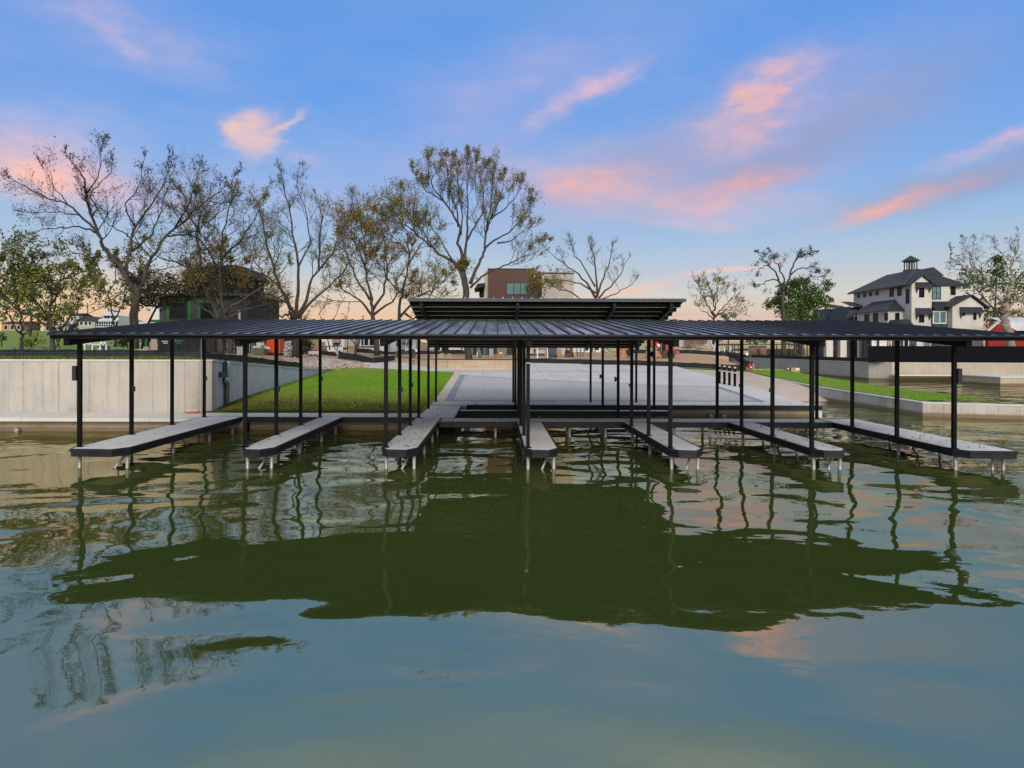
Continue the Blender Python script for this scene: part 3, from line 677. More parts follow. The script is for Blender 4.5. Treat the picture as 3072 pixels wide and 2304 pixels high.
# ============================ DOCK ==================================================
PIER = [(-12.1, -10.45), (-7.27, -6.3), (-3.28, -2.2), (0.80, 1.82), (4.93, 5.96), (9.02, 10.05), (13.1, 14.75)]
POSTX = [-11.97, -7.21, -3.155, 0.935, 5.035, 9.105, 13.2]
DECK = 0.6
dock = thing('boat_dock', 'black framed boat dock with seven grey fingers reaching over the water', 'dock', (1.3, 27, 0))
def deck_piece(poly, name='finger_pier', piles=(), braces=(), parent=dock):
    """poly counter-clockwise; deck slab inset in a dark fascia with a rounded lip"""
    cx = sum(p[0] for p in poly) / len(poly); cy = sum(p[1] for p in poly) / len(poly)
    def inset(d):
        out = []; n = len(poly)
        for i in range(n):
            a, b, c = Vector(poly[i - 1]), Vector(poly[i]), Vector(poly[(i + 1) % n])
            d1 = (b - a).normalized(); d2 = (c - b).normalized(); n1 = Vector((-d1.y, d1.x)); n2 = Vector((-d2.y, d2.x))
            k = n1 + n2; k = k / max(0.25, k.dot(n1)) ; out.append(tuple(b + k * d))
        return out
    root = MB().prism(inset(0.05), DECK - 0.06, DECK).build(name, M['dock_deck'], parent)
    o0, o1, o2 = inset(0.0), inset(0.05), inset(0.03); n = len(poly); f = MB()
    for i in range(n):
        j = (i + 1) % n
        A, B, C_, D = o0[i], o0[j], o1[j], o1[i]
        if (Vector(A) - Vector(B)).length < 0.01: continue
        f.face([(*A, .53), (*B, .53), (*B, .603), (*A, .603)]); f.face([(*A, .603), (*B, .603), (*C_, .608), (*D, .608)])
        f.face([(*D, .608), (*C_, .608), (*C_, .385), (*D, .385)]); E, F_ = o2[i], o2[j]
        f.face([(*A, .53), (*E, .53), (*F_, .53), (*B, .53)]); f.face([(*E, .385), (*F_, .385), (*F_, .53), (*E, .53)])
        f.face([(*E, .385), (*D, .385), (*C_, .385), (*F_, .385)])
    f.build('fascia', M['fascia'], root)
    for (x, y) in piles: MB().tube([(x, y, -1.2), (x, y, DECK - 0.07)], 0.052, 10).build('pile', M['galv'], root, True)
    for a, b in braces: MB().tube([a, b], 0.036, 8).build('brace', M['galv'], root, True)
    return root
for k, (x0, x1) in enumerate(PIER):
    yb = 29.45 if k < 2 else 27.6
    l, r = (0.12 if k == 0 else 0.22), 0.3
    if k == 6: l, r = 0.25, 0.1
    poly = [(x0, 20.4), (x0 + l, 19.98), (x1 - r, 19.9), (x1, 20.4), (x1, yb), (x0, yb)]
    if k == 2: poly = [(x0, 20.4), (x0 + l, 19.98), (x1 - r, 19.9), (x1, 20.4), (x1, 27.6), (x1 + .001, 27.6), (x1, 29.07), (-1.66, 29.07), (-1.66, 35.3), (x0, 35.3)]
    if k == 2: poly = [(x0, 20.4), (x0 + l, 19.98), (x1 - r, 19.9), (x1, 20.4), (x1, 29.07), (-1.66, 29.075), (-1.66, 35.3), (x0, 35.3)]
    if k == 6: poly[4] = (x1, 29.07); poly[5] = (x0, 29.07)
    xa, xb = x0 + 0.14, x1 - 0.14; ps = []
    for y in (20.45, 23.35, 26.3) + ((28.6,) if k < 3 else ()): ps += [(xa, y), (xb, y)]
    if k == 2: ps += [(xa, 32.3), (-1.8, 32.3)]
    br = [((xb - 0.12, 20.7, 0.42), (xb - 0.42, 20.3, -0.15)), ((xb - 0.12, 24.2, 0.42), (xb - 0.1, 24.9, -0.15))]
    deck_piece(poly, 'finger_pier', ps, br)
xs_ = [x for x in (0.0, 2.9, 4.3, 7.0, 8.4, 11.2, 12.6)]
deck_piece([(-2.2, 27.6), (13.1, 27.6), (13.1, 29.07), (-2.2, 29.07)], 'cross_walkway', [(x, y) for x in xs_ for y in (27.8, 28.85)])
deck_piece([(-1.66, 32.3), (7.96, 32.3), (7.96, 33.05), (-1.66, 33.05)], 'rear_walkway', [(x, 32.5) for x in (2.0, 6.2, 6.7, 7.6)])
# ============================ SHELTER =================================================
sh = thing('dock_shelter', 'black steel boat shelter with ribbed metal roof and raised rear roof over the dock', 'shelter', (1.3, 27, 0.6))
EY, RY, XL, XR = 19.62, 29.7, -12.42, 15.05
SL = (4.63 - 3.84) / (RY - EY)
def zr(y): return 3.84 + SL * (y - EY)
g = MB()
g.extr([(XL, EY, zr(EY)), (XL, RY, zr(RY)), (XL, RY, zr(RY) - 0.03), (XL, EY, zr(EY) - 0.03)], (XR - XL, 0, 0))
n = int((XR - XL) / 0.4); sm = MB()
for i in range(n + 1):
    x = XL + 0.06 + i * 0.4
    sm.extr([(x, EY - 0.012, zr(EY) + 0.040), (x, RY, zr(RY) + 0.040), (x, RY, zr(RY) - 0.002), (x, EY - 0.012, zr(EY) - 0.002)], (0.034, 0, 0))
    if i < n:
        for q in (0.12, 0.2, 0.28):
            g.extr([(x + q, EY, zr(EY) + 0.009), (x + q, RY, zr(RY) + 0.009), (x + q, RY, zr(RY) - 0.002), (x + q, EY, zr(EY) - 0.002)], (0.03, 0, 0))
front = g.build('front_roof', M['roofmetal'], sh); sm.build('seams', M['seam_dark'], front)
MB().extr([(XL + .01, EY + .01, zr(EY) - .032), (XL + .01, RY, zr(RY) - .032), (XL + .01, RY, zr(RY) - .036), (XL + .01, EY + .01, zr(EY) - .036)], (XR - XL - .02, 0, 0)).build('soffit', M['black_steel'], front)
g = MB()
for y in [19.75] + [20.6 + 0.9 * k for k in range(11)]: g.box(XL + 0.05, XR - 0.05, y - 0.03, y + 0.03, zr(y) - 0.15, zr(y) - 0.035)
g.build('purlins', M['black_steel'], front)
MB().box(XL + 0.02, XR - 0.02, EY - 0.015, EY + 0.02, zr(EY) - 0.045, zr(EY) + 0.010).build('drip_edge', M['fascia'], front)
for x in POSTX:
    g = MB(); w_ = 0.075
    g.extr([(x - w_, 19.8, zr(19.8) - 0.15), (x - w_, 29.6, zr(29.6) - 0.15), (x - w_, 29.6, zr(29.6) - 0.34), (x - w_, 19.8, zr(19.8) - 0.34)], (2 * w_, 0, 0))
    g.build('rafter', M['black_steel'], sh)
    for y in (20.46, 23.37, 26.3, 29.2):
        MB().box(x - .052, x + .052, y - .052, y + .052, DECK, zr(y) - 0.335).box(x - .1, x + .1, y - .1, y + .1, DECK, DECK + 0.015).build('post', M['black_steel'], sh)
# rear roof
RF, RB, RX0, RX1 = 30.0, 39.6, -3.73, 8.04
def z2(y): return 5.57 - 0.2 * (y - RF)
g = MB(); g.extr([(RX0, RF, z2(RF)), (RX0, RB, z2(RB)), (RX0, RB, z2(RB) - 0.03), (RX0, RF, z2(RF) - 0.03)], (RX1 - RX0, 0, 0))
for i in range(30):
    x = RX0 + 0.02 + i * 0.4
    g.extr([(x, RF - .02, z2(RF) + 0.045), (x, RB, z2(RB) + 0.045), (x, RB, z2(RB)), (x, RF - .02, z2(RF))], (0.03, 0, 0))
rear = g.build('rear_roof', M['roofmetal'], sh)
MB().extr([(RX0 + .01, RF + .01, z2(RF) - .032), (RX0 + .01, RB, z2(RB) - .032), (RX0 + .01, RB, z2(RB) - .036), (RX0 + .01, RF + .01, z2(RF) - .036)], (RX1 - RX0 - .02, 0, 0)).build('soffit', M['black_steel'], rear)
fl = MB()
MB().box(RX0 + .01, RX1 - .01, RF - 0.03, RF + 0.01, z2(RF) - 0.14, z2(RF) + 0.0).build('edge_trim', M['grey_steel'], rear)
g = MB(); y = RF + 0.75
while y < RB:
    g.box(RX0 + .04, RX1 - .04, y - 0.03, y + 0.03, z2(y) - 0.17, z2(y) - 0.04); fl.box(RX0 + .04, RX1 - .04, y - 0.034, y + 0.034, z2(y) - 0.19, z2(y) - 0.171); y += 0.75
g.box(RX0 + .04, RX1 - .04, RB - 0.07, RB - 0.01, z2(RB) - 0.17, z2(RB) - 0.035)
g.build('purlins', M['purlin_grey'], rear); fl.build('purlin_flanges', M['flange_lit'], rear)
for x in (-3.155, 0.935, 5.035, 7.45):
    g = MB(); g.extr([(x - .07, RF + .1, z2(RF + .1) - .17), (x - .07, RB - .1, z2(RB - .1) - .17), (x - .07, RB - .1, z2(RB - .1) - .34), (x - .07, RF + .1, z2(RF + .1) - .42)], (.14, 0, 0))
    g.build('rear_rafter', M['purlin_grey'], sh)
    for y in (33.4, 37.65):
        dz = DECK
        MB().box(x - .052, x + .052, y - .052, y + .052, dz - (0.0 if (y > 35 or x < 0) else 0.35), z2(y) - 0.34).build('post', M['black_steel'], sh)
    MB().beam((x, 37.65, 3.15), (x, 36.6, z2(36.6) - 0.4), 0.07, 0.1).build('knee_brace', M['grey_steel'], sh)
# small things fixed to the posts
for (x, y, z, dx, h) in ((-11.97, 20.46, 2.72, -1, .42), (13.2, 20.46, 2.7, 1, .42)):
    MB().box(x + dx * .052, x + dx * .165, y - .11, y + .05, z - h / 2, z + h / 2).build('control_box', M['frame_black'], sh)
for (x, y, z) in ((-11.97, 23.37, 2.1), (-11.97, 29.2, 2.2), (-7.21, 23.37, 2.1), (-7.21, 29.2, 2.2), (-3.155, 23.37, 2.1), (-3.155, 26.3, 2.1)):
    MB().box(x + .052, x + .107, y - .07, y + .04, z - .08, z + .08).build('outlet_box', M['frame_black'], sh)
for (x, y, z) in ((5.035, 33.4, 2.15), (5.035, 29.2, 2.2), (9.105, 26.3, 2.1), (5.035, 26.3, 2.1), (9.105, 23.37, 2.1)):
    g = MB(); g.box(x - .097, x - .052, y - .07, y + .04, z - .06, z + .06)
    if x == 5.035 and y > 29: g.box(x - .147, x - .097, y - .1, y + .06, z - .1, z + .1)
    g.build('outlet_box', M['frame_black'], sh)
for x, y in ((13.2, 20.46),): pass
MB().tube([(-12.06, 29.1, 0.62), (-12.07, 29.12, 0.75), (-12.06, 29.12, 3.9)], 0.02, 6).build('conduit', M['white_paint'], sh)
MB().box(.935 - .056, .935 + .056, 20.46 - .056, 20.46 + .056, 3.03, 3.05).build('band', M['white_paint'], sh)
# fallen leaves on the decks
rl = random.Random(11); g = MB()
def leafspeck(x, y, z, s):
    a = rl.uniform(0, 6.28); c, d = math.cos(a) * s, math.sin(a) * s; h = rl.uniform(.01, .03)
    g.face([(x - c, y - d, z + .004), (x + d * .5, y - c * .5, z + h), (x + c, y + d, z + .006), (x - d * .5, y + c * .5, z + h)])
cnt = [14, 20, 90, 8, 10, 40, 95]
for k, (x0, x1) in enumerate(PIER):
    ys_ = (20.5, 28) if k != 2 else (20.5, 34)
    for q in range(cnt[k]):
        x = rl.uniform(x0 + .1, x1 - .1); y = ys_[0] + (ys_[1] - ys_[0]) * rl.random() ** 1.5
        leafspeck(x, y, DECK + .001, rl.uniform(.02, .055))
for q in range(120): leafspeck(rl.uniform(-2.2, 13), rl.uniform(27.75, 28.9), DECK + .001, rl.uniform(.02, .06))
for q in range(60): leafspeck(rl.uniform(-1.6, 7.9), rl.uniform(32.4, 33), DECK + .001, rl.uniform(.02, .06))
for q in range(150): leafspeck(rl.uniform(-1.4, 16.4), rl.uniform(36.0, 38.2), DECK + .001, rl.uniform(.03, .07))
for q in range(90):
    x, y = rl.uniform(-2, 14.5), rl.uniform(38.5, 47); leafspeck(x, y, zp(y) + .012, rl.uniform(.03, .06))
for q in range(30): leafspeck(rl.uniform(-11, -3.5), rl.uniform(29.6, 31.1), DECK + .001, rl.uniform(.02, .05))
tag(g.build('fallen_leaves', M['dead_leaf']), 'dark dead leaves scattered on the dock decking', 'leaves', kind='stuff')
# ============================ SILT FENCES ==============================================
def silt(name, label, pts, h, zf, cat='silt fence', mesh=False, step=2.4, m='silt', wav=0.05, stake=0.12):
    root = thing(name, label, cat, (pts[0][0], pts[0][1], zf(*pts[0]))); g = MB(); rr = random.Random(len(label)); P2 = []
    for (a, b) in zip(pts, pts[1:]):
        L = math.hypot(b[0] - a[0], b[1] - a[1]); k = max(1, int(L / 0.6))
        for i in range(k): P2.append((a[0] + (b[0] - a[0]) * i / k, a[1] + (b[1] - a[1]) * i / k))
    P2.append(pts[-1]); P3 = []
    for i, (x, y) in enumerate(P2):
        zz = zf(x, y); hh = h * (1 + rr.uniform(-wav, wav)) + (0 if i % 4 == 0 else -h * 0.04); o = rr.uniform(-.04, .04)
        P3.append(((x, y, zz - 0.03), (x + o, y + o, zz + hh * .5), (x + o * .5, y, zz + hh)))
    for a, b in zip(P3, P3[1:]):
        for i in (0, 1): g.face([a[i], b[i], b[i + 1], a[i + 1]])
    g.build('fabric', M[m], root); s = MB(); acc = 0
    for (a, b) in zip(P2, P2[1:]):
        d = math.hypot(b[0] - a[0], b[1] - a[1])
        if acc <= 0: MB().box(a[0] - .02, a[0] + .02, a[1] - .07, a[1] - .03, zf(*a) - .05, zf(*a) + h + stake * (0.5 + 0.5 * rr.random())).build('stake', M['frame_black'], root); acc = step
        acc -= d
    if mesh:
        wz = MB()
        for (x0, x1) in mesh:
            y = pts[0][1] - .05; xx = x0
            while xx < x1:
                z0 = zf(xx, y); wz.box(xx - .004, xx + .004, y - .004, y + .004, z0, z0 + h * .62); xx += 0.1
            for q in (.12, .34, .62): wz.box(x0, x1, y - .008, y - .002, zf(x0, y) + h * q, zf(x0, y) + h * q + .008)
        wz.build('wire_mesh', M['wire'], root)
    return root
gl = lambda x, y: 2.93
silt('silt_fence', 'long black silt fence with wire mesh above the tall beige retaining wall', [(-30, 33.4), (-13.9, 33.4)], .43, gl, mesh=[(-30, -13.9)], step=3.2)
silt('silt_fence', 'sagging black silt fence on top of the grey side retaining wall', [(-13.9, 33.4), (-14.0, 37), (-14.1, 43), (-14.2, 47.6), (-14.3, 52)], .44, lambda x, y: walltop(y) + .03 if y > 34 else 2.93, step=2.2)
silt('silt_fence', 'black silt fence along the back edge of the concrete landing', [(2.7, 69.0), (8, 67.4), (12, 65.8), (16, 64.1), (22.3, 63.2)], .46, lambda x, y: zp(y) - (.28 * clamp((x - 15) / 7)), step=5, wav=.07)
silt('silt_fence', 'black silt fence running back from beside the red fire hydrant', [(23.2, 64.2), (25.2, 74), (28, 86)], .6, lambda x, y: G(x, y) + .1)
silt('silt_fence', 'black silt fence on top of the far tan bulkhead', [(42.3, 127), (42.3, 100), (42.3, 80.5)], .48, lambda x, y: 1.98)
silt('silt_fence', 'low black silt fence at the back of the bare red dirt', [(17, 97), (24, 96), (33, 95)], .5, lambda x, y: G(x, y) + .15)
silt('silt_fence', 'drooping black silt fence in front of the brown leafed tree', [(PX(1015, 70), 70), (PX(1060, 70), 70), (PX(1108, 69), 69), (PX(1120, 68), 68)], .62, lambda x, y: G(x, y) + .1 - .25 * sstep(-14, -11.5, x), wav=.03)
silt('silt_fence', 'black silt fence behind the two forked trunks left of the white trailer', [(PX(700, 66), 66), (PX(850, 72), 72), (PX(1010, 74), 74)], .35, lambda x, y: G(x, y) + .02)
silt('silt_fence', 'black silt fence humped over the dirt piles by the white trailer', [(PX(1030, 84), 84), (PX(1200, 84), 84), (PX(1300, 86), 86), (PX(1395, 86), 86)], .42, lambda x, y: G(x, y) + .25, wav=.3)
silt('silt_fence', 'black silt fence folded over the dirt right of the large dark trunk', [(PX(1120, 68), 68), (PX(1150, 69), 69), (PX(1185, 72), 72)], .5, lambda x, y: G(x, y) + .1 * sstep(-13, -10, x), m='silt', wav=.02)
scr = thing('screen_fence', 'tall black privacy screen fence on top of the far tan bulkhead', 'fence', (43, 79, 1.98))
g = MB(); pp = [(PX(2604, 79.2), 79.2), (61, 77.2), (80, 75.5)]
for a, b in zip(pp, pp[1:]): g.face([(a[0], a[1], 1.95), (b[0], b[1], 1.95), (b[0], b[1], 3.79), (a[0], a[1], 3.79)])
g.build('fabric', M['screen_black'], scr)
x = pp[0][0]
while x < 78:
    y = interp(pp, x); MB().box(x - .04, x + .04, y + .03, y + .1, 1.95, 3.95).build('post', M['frame_black'], scr); x += 2.4
# grass along the foot of the fence on the wall, and tufts
def blades(name, label, pts, n, h, seed, mt='blade'):
    r = random.Random(seed); g = MB()
    for i in range(n):
        x, y, z = pts(r); a = r.uniform(0, 6.28); hh = h * r.uniform(.4, 1.2); w = .03 * r.uniform(.7, 1.6); lx, ly = r.uniform(-.5, .5) * hh, r.uniform(-.4, .4) * hh
        g.face([(x - math.cos(a) * w, y - math.sin(a) * w, z), (x + math.cos(a) * w, y + math.sin(a) * w, z), (x + lx, y + ly, z + hh)])
    tag(g.build(name, M[mt]), label, 'grass', kind='stuff')
def _p(r):
    x = r.uniform(-30, -14.0); d = r.random() ** 1.3
    return x, 31.95 + 1.4 * r.random(), 2.9
def dens(r):
    while True:
        p = _p(r)
        if math.sin(p[0] * 1.1) + math.sin(p[0] * 2.7 + 1) * .6 + r.uniform(-1, 1.4) > 0: return p
blades('grass', 'bright green grass strip at the foot of the silt fence on the wall', dens, 9000, .15, 5)
def lawn_(r):
    x = r.uniform(-13.0, -3.4); y = 31.25 + 26 * r.random() ** 1.7; return x, y, zlawn(x, y)
blades('grass', 'short mown grass blades over the sloping lawn', lawn_, 30000, .045, 12, 'lawn')
def side(r):
    y = 32 + 20 * r.random() ** 1.6; return wx(y) - .4 - .5 * r.random(), y, walltop(y) - .02
blades('grass', 'green grass tufts along the top of the grey side wall', side, 2500, .14, 6)
def edge(r):
    if r.random() < .5:
        y = 31.25 + r.random() * .25; return r.uniform(-12.6, -3.4), y, .6
    y = r.uniform(31.3, 58); return wx(y) + .05 + r.random() * .3, y, zlawn(wx(y), y)
blades('grass', 'long grass fringe along the promenade and side wall edges of the lawn', edge, 5000, .09, 8)
def verge(r):
    y = r.uniform(37.5, 66); return 22.35 + r.random() * 4, y, interp(CT, y) + .05
blades('grass', 'grass blades on the narrow strip behind the low bulkhead', verge, 3000, .05, 9, 'lawn')
# ============================ TREES ====================================================
def leafquad(g, p, s, r):
    d = Vector((r.gauss(0, 1), r.gauss(0, 1), r.gauss(0, .8))); d.normalize(); e = d.orthogonal().normalized(); e.rotate(Matrix.Rotation(r.uniform(0, 6.28), 3, d))
    d *= s * r.uniform(.6, 1.3); e *= s * r.uniform(.35, .7)
    g.face([p - d, p - e * .8 + d * .1, p + d, p + e])
def twig(w, lv, p, d, L, rad, level, r, cfg):
    n = 3 if level < 2 else 2; pts = [p]; q = p.copy(); dd = d.copy(); up = cfg.get('up', .12)
    for i in range(n):
        dd = (dd + Vector((r.gauss(0, .16), r.gauss(0, .16), r.gauss(0, .13) + up))).normalized()
        q = q + dd * (L / n); pts.append(q.copy())
    rr = [rad * (1 - .65 * i / n) for i in range(n + 1)]
    w.tube(pts, rr, 4 if level == 0 else 3, 0, False)
    nc = cfg['kids'][level] if level < len(cfg['kids']) else 0
    for k in range(nc):
        t = r.uniform(.25, 1.0); i = min(n - 1, int(t * n)); f = t * n - i
        b = pts[i].lerp(pts[i + 1], f); ang = R(r.uniform(22, 55)); ax = dd.orthogonal(); ax.rotate(Matrix.Rotation(r.uniform(0, 6.28), 3, dd))
        nd = (pts[i + 1] - pts[i]).normalized(); nd.rotate(Matrix.Rotation(ang, 3, ax))
        twig(w, lv, b, nd, L * r.uniform(.45, .72), rad * .5, level + 1, r, cfg)
    if level >= cfg['leaf_from'] and lv is not None:
        for k in range(cfg['leaves']):
            if r.random() < cfg['leafp']:
                t = r.random(); i = min(n - 1, int(t * n)); b = pts[i].lerp(pts[i + 1], t * n - i)
                leafquad(lv, b + Vector((r.gauss(0, .06), r.gauss(0, .06), r.gauss(0, .06))), cfg['lsize'], r)
def make_tree(name, label, Y, limbs, base, cfg, barks, leafm, group=None, seed=1, trunk_from_ground=True):
    """limbs: list of (pixel polyline, start radius px, end radius px, depth offset at end)"""
    r = random.Random(seed); px = Y / F; root = thing(name, label, 'tree', base, group)
    tr, tw, lv = MB(), MB(), MB()
    for li, (pl, r0, r1, dy) in enumerate(limbs):
        pts = []; k = len(pl)
        # subdivide + wobble
        raw = []
        for i in range(k - 1):
            for s_ in range(3): f = s_ / 3; raw.append((pl[i][0] + (pl[i + 1][0] - pl[i][0]) * f, pl[i][1] + (pl[i + 1][1] - pl[i][1]) * f, (i + f) / (k - 1)))
        raw.append((pl[-1][0], pl[-1][1], 1.0)); m = len(raw)
        ph = r.uniform(0, 6)
        for i, (u, v, t) in enumerate(raw):
            j = 0 if i == 0 else cfg.get('wob', 3.0)
            pts.append(P(u + r.gauss(0, j) * min(1, t * 3), v + r.gauss(0, j) * min(1, t * 3), Y + (dy * t ** 1.2 if not isinstance(dy, tuple) else dy[0] + (dy[1] - dy[0]) * t) + math.sin(t * 5 + ph) * .15 * min(1, t * 2)))
        rad = [max(.015, (r0 + (r1 - r0) * (i / (m - 1)) ** .62) * px) for i in range(m)]
        (tr if r0 * px > .09 else tw).tube(pts, rad, 7 if r0 * px > .09 else 4, 0, True)
        L = sum((pts[i + 1] - pts[i]).length for i in range(m - 1)); nt = max(3, int(L * cfg['dens']))
        t0 = cfg.get('t0', .3) if li > 0 or not trunk_from_ground else cfg.get('t0trunk', .65)
        for q in range(nt):
            t = t0 + (1 - t0) * ((q + r.random()) / nt); i = min(m - 2, int(t * (m - 1))); b = pts[i].lerp(pts[i + 1], t * (m - 1) - i)
            nd = (pts[i + 1] - pts[i]).normalized(); ax = nd.orthogonal(); ax.rotate(Matrix.Rotation(r.uniform(0, 6.28), 3, nd)); nd.rotate(Matrix.Rotation(R(r.uniform(25, 60)), 3, ax))
            twig(tw, lv, b, nd, cfg['L'] * (1.2 - cfg.get('tip', .95) * t) * r.uniform(.6, 1.2), max(.014, min(.05, rad[i] * .42)), 0, r, cfg)
        twig(tw, lv, pts[-1], (pts[-1] - pts[-2]).normalized(), cfg['L'] * .22, rad[-1], 0, r, cfg)
    if tr.f: tr.build('trunk', barks[0], root, True)
    if tw.f: tw.build('branches', barks[1], root)
    if lv.f: lv.build('leaves', leafm, root)
    return root, lv
def zo(pts, ox, oy, s): return [(ox + x / s, oy + y / s) for x, y in pts]
A = lambda *p: [(u, 1000 - (1000 - v) * .945 if v < 1000 else v) for u, v in zo(p, 0, 350, 2.37)]
B = lambda *p: zo(p, 800, 420, 2.458)
C8 = lambda *p: zo(p, 2000, 680, 3.95)
D7 = lambda *p: zo(p, 2450, 680, 3.556)
bare = dict(kids=(6, 4, 3), leaf_from=1, leaves=2, leafp=.22, lsize=.07, dens=1.35, L=2.4, up=.14, wob=2.2, t0=.38)
bark = (M['bark_trunk'], M['bark_dark'])
leafy = dict(kids=(5, 3, 2), leaf_from=1, leaves=5, leafp=.62, lsize=.16, dens=.85, L=3.0, up=.08, wob=3, tip=.55)
# T1 the big bare tree on the left
Y1 = 46
make_tree('bare_tree', 'tallest wide spreading almost bare tree on the left, grey trunk behind the tall wall', Y1, [
    (A((960, 1650), (958, 1400), (965, 1250), (955, 1180)), 13.5, 11.5, 0),
    (A((955, 1230), (905, 1120), (860, 1040), (800, 980), (735, 885), (700, 790), (655, 680), (625, 560), (608, 460), (600, 380), (545, 300), (500, 230)), 9.5, 1.3, -2.0),
    (A((710, 800), (640, 765), (560, 745), (430, 745), (300, 760), (220, 790), (150, 830)), 3.6, 0.8, 2.0),
    (A((700, 790), (640, 720), (560, 650), (480, 575), (400, 545), (320, 520), (200, 450), (110, 395), (20, 345)), 4.6, 0.9, -3.0),
    (A((480, 575), (430, 500), (370, 420), (330, 340), (300, 290)), 2.4, 0.6, (-1.6, -3)),
    (A((650, 670), (690, 600), (640, 500), (720, 400), (790, 330), (800, 230)), 3.2, 0.7, (-1, 1.2)),
    (A((620, 480), (690, 360), (715, 250), (715, 150), (722, 105)), 2.4, 0.6, (-1, -2.5)),
    (A((560, 650), (470, 640), (390, 630), (280, 630), (160, 630)), 2.2, 0.6, (-1, 2)),
    (A((905, 1100), (890, 1040), (910, 970), (935, 900), (930, 820), (960, 740), (1040, 620), (1110, 520), (1160, 430), (1190, 320), (1195, 220)), 7.0, 1.0, 2.0),
    (A((935, 920), (990, 880), (1060, 820), (1110, 720), (1150, 620), (1160, 520), (1200, 420), (1240, 260)), 4.2, 0.8, (1, 4)),
    (A((960, 740), (900, 640), (890, 560), (960, 480), (1000, 380), (1010, 260)), 3.0, 0.7, (1, -1.5)),
    (A((985, 880), (880, 790), (800, 740), (740, 700), (700, 640)), 3.0, 0.7, (1, -2)),
    (A((1010, 1180), (1040, 1050), (1080, 960), (1130, 900), (1190, 800), (1270, 720), (1370, 620), (1470, 540), (1560, 470), (1640, 410), (1680, 350)), 7.0, 0.9, -1.5),
    (A((950, 1240), (1010, 1180)), 8, 7, (0, 0)),
    (A((1240, 750), (1290, 660), (1340, 560), (1370, 460), (1400, 350), (1420, 300)), 3.2, 0.7, (-.8, -3)),
    (A((1190, 810), (1300, 800), (1400, 770), (1480, 700), (1580, 620), (1640, 530)), 3.0, 0.7, (-1, 2)),
    (A((1470, 545), (1560, 560), (1640, 560), (1720, 540)), 2.0, 0.6, (-1.2, -1)),
    (A((870, 1010), (820, 965), (740, 970), (650, 970), (560, 940), (460, 940), (360, 960)), 2.6, 0.6, (-1, -3)),
    (A((1050, 1030), (1150, 930), (1250, 935), (1380, 935)), 2.2, 0.6, (-.5, 2)),
    (A((1040, 1100), (1130, 1060), (1250, 1030), (1350, 1000)), 2.2, 0.6, (0, -2)),
    (A((1075, 970), (1010, 900), (960, 820), (930, 740)), 3.0, 0.8, (-.3, 1)),
    ], P(405, 1046, Y1), dict(bare, kids=(6, 4, 2), leafp=.17, lsize=.065, dens=1.5, tip=1.04), bark, M['leaf_dark'], seed=11)
# T2 dark tangled tree in front of the green sheathed house
Y2 = 50
make_tree('bare_tree', 'dark tangled bare tree with twin leaning trunks before the green sheathed house', Y2, [
    ([(664, 1060), (658, 1000), (650, 950), (625, 890), (612, 850), (600, 780), (590, 700), (600, 640), (585, 580)], 11, 1, 0),
    ([(655, 960), (625, 935), (600, 915), (580, 880), (560, 850)], 5, 1.2, -2),
    ([(692, 1060), (688, 1000), (672, 930), (660, 860), (662, 780), (668, 700), (690, 620), (700, 570)], 9, 1, 1.5),
    ([(675, 940), (700, 915), (740, 890), (790, 860), (830, 830), (860, 800)], 6, 1, -1),
    ([(690, 950), (740, 925), (800, 915), (850, 900)], 4, 1, 2),
    ([(612, 850), (560, 800), (510, 780), (470, 770), (440, 740)], 4.5, .9, -2),
    ([(650, 800), (610, 730), (560, 690), (530, 640)], 3.5, .8, 1.5), ([(662, 780), (720, 720), (760, 660), (790, 600)], 3.8, .8, -2),
    ([(600, 700), (560, 640), (550, 590), (530, 560)], 3, .8, 2), ([(640, 900), (590, 860), (540, 855), (480, 850), (430, 830)], 3.2, .8, 2),
    ([(665, 840), (720, 800), (770, 770), (800, 720)], 3.2, .8, 2.5),
    ], P(675, 1046, Y2), dict(bare, kids=(6, 5, 3), leafp=.34, lsize=.07, dens=1.5, L=2.8, t0=.22), bark, M['leaf_yellow'], seed=22)
make_tree('rust_leaved_tree', 'rusty leaved tree filling the gap right behind the twin dark trunks', 58, [
    ([(650, 1050), (648, 980), (645, 920), (640, 860), (650, 800), (660, 760)], 4, 1, 0), ([(646, 950), (610, 900), (580, 860), (570, 820)], 3, .8, 1), ([(646, 930), (690, 880), (720, 840), (740, 800)], 3, .8, -1), ([(642, 880), (610, 820), (600, 780)], 2.4, .8, -1), ([(645, 900), (680, 840), (690, 790)], 2.4, .8, 1)],
    P(650, 1044, 58), dict(leafy, kids=(5, 4, 2), lsize=.1, leafp=.6, leaves=4, L=2.2, dens=1.0), bark, M['leaf_rust'], seed=34)
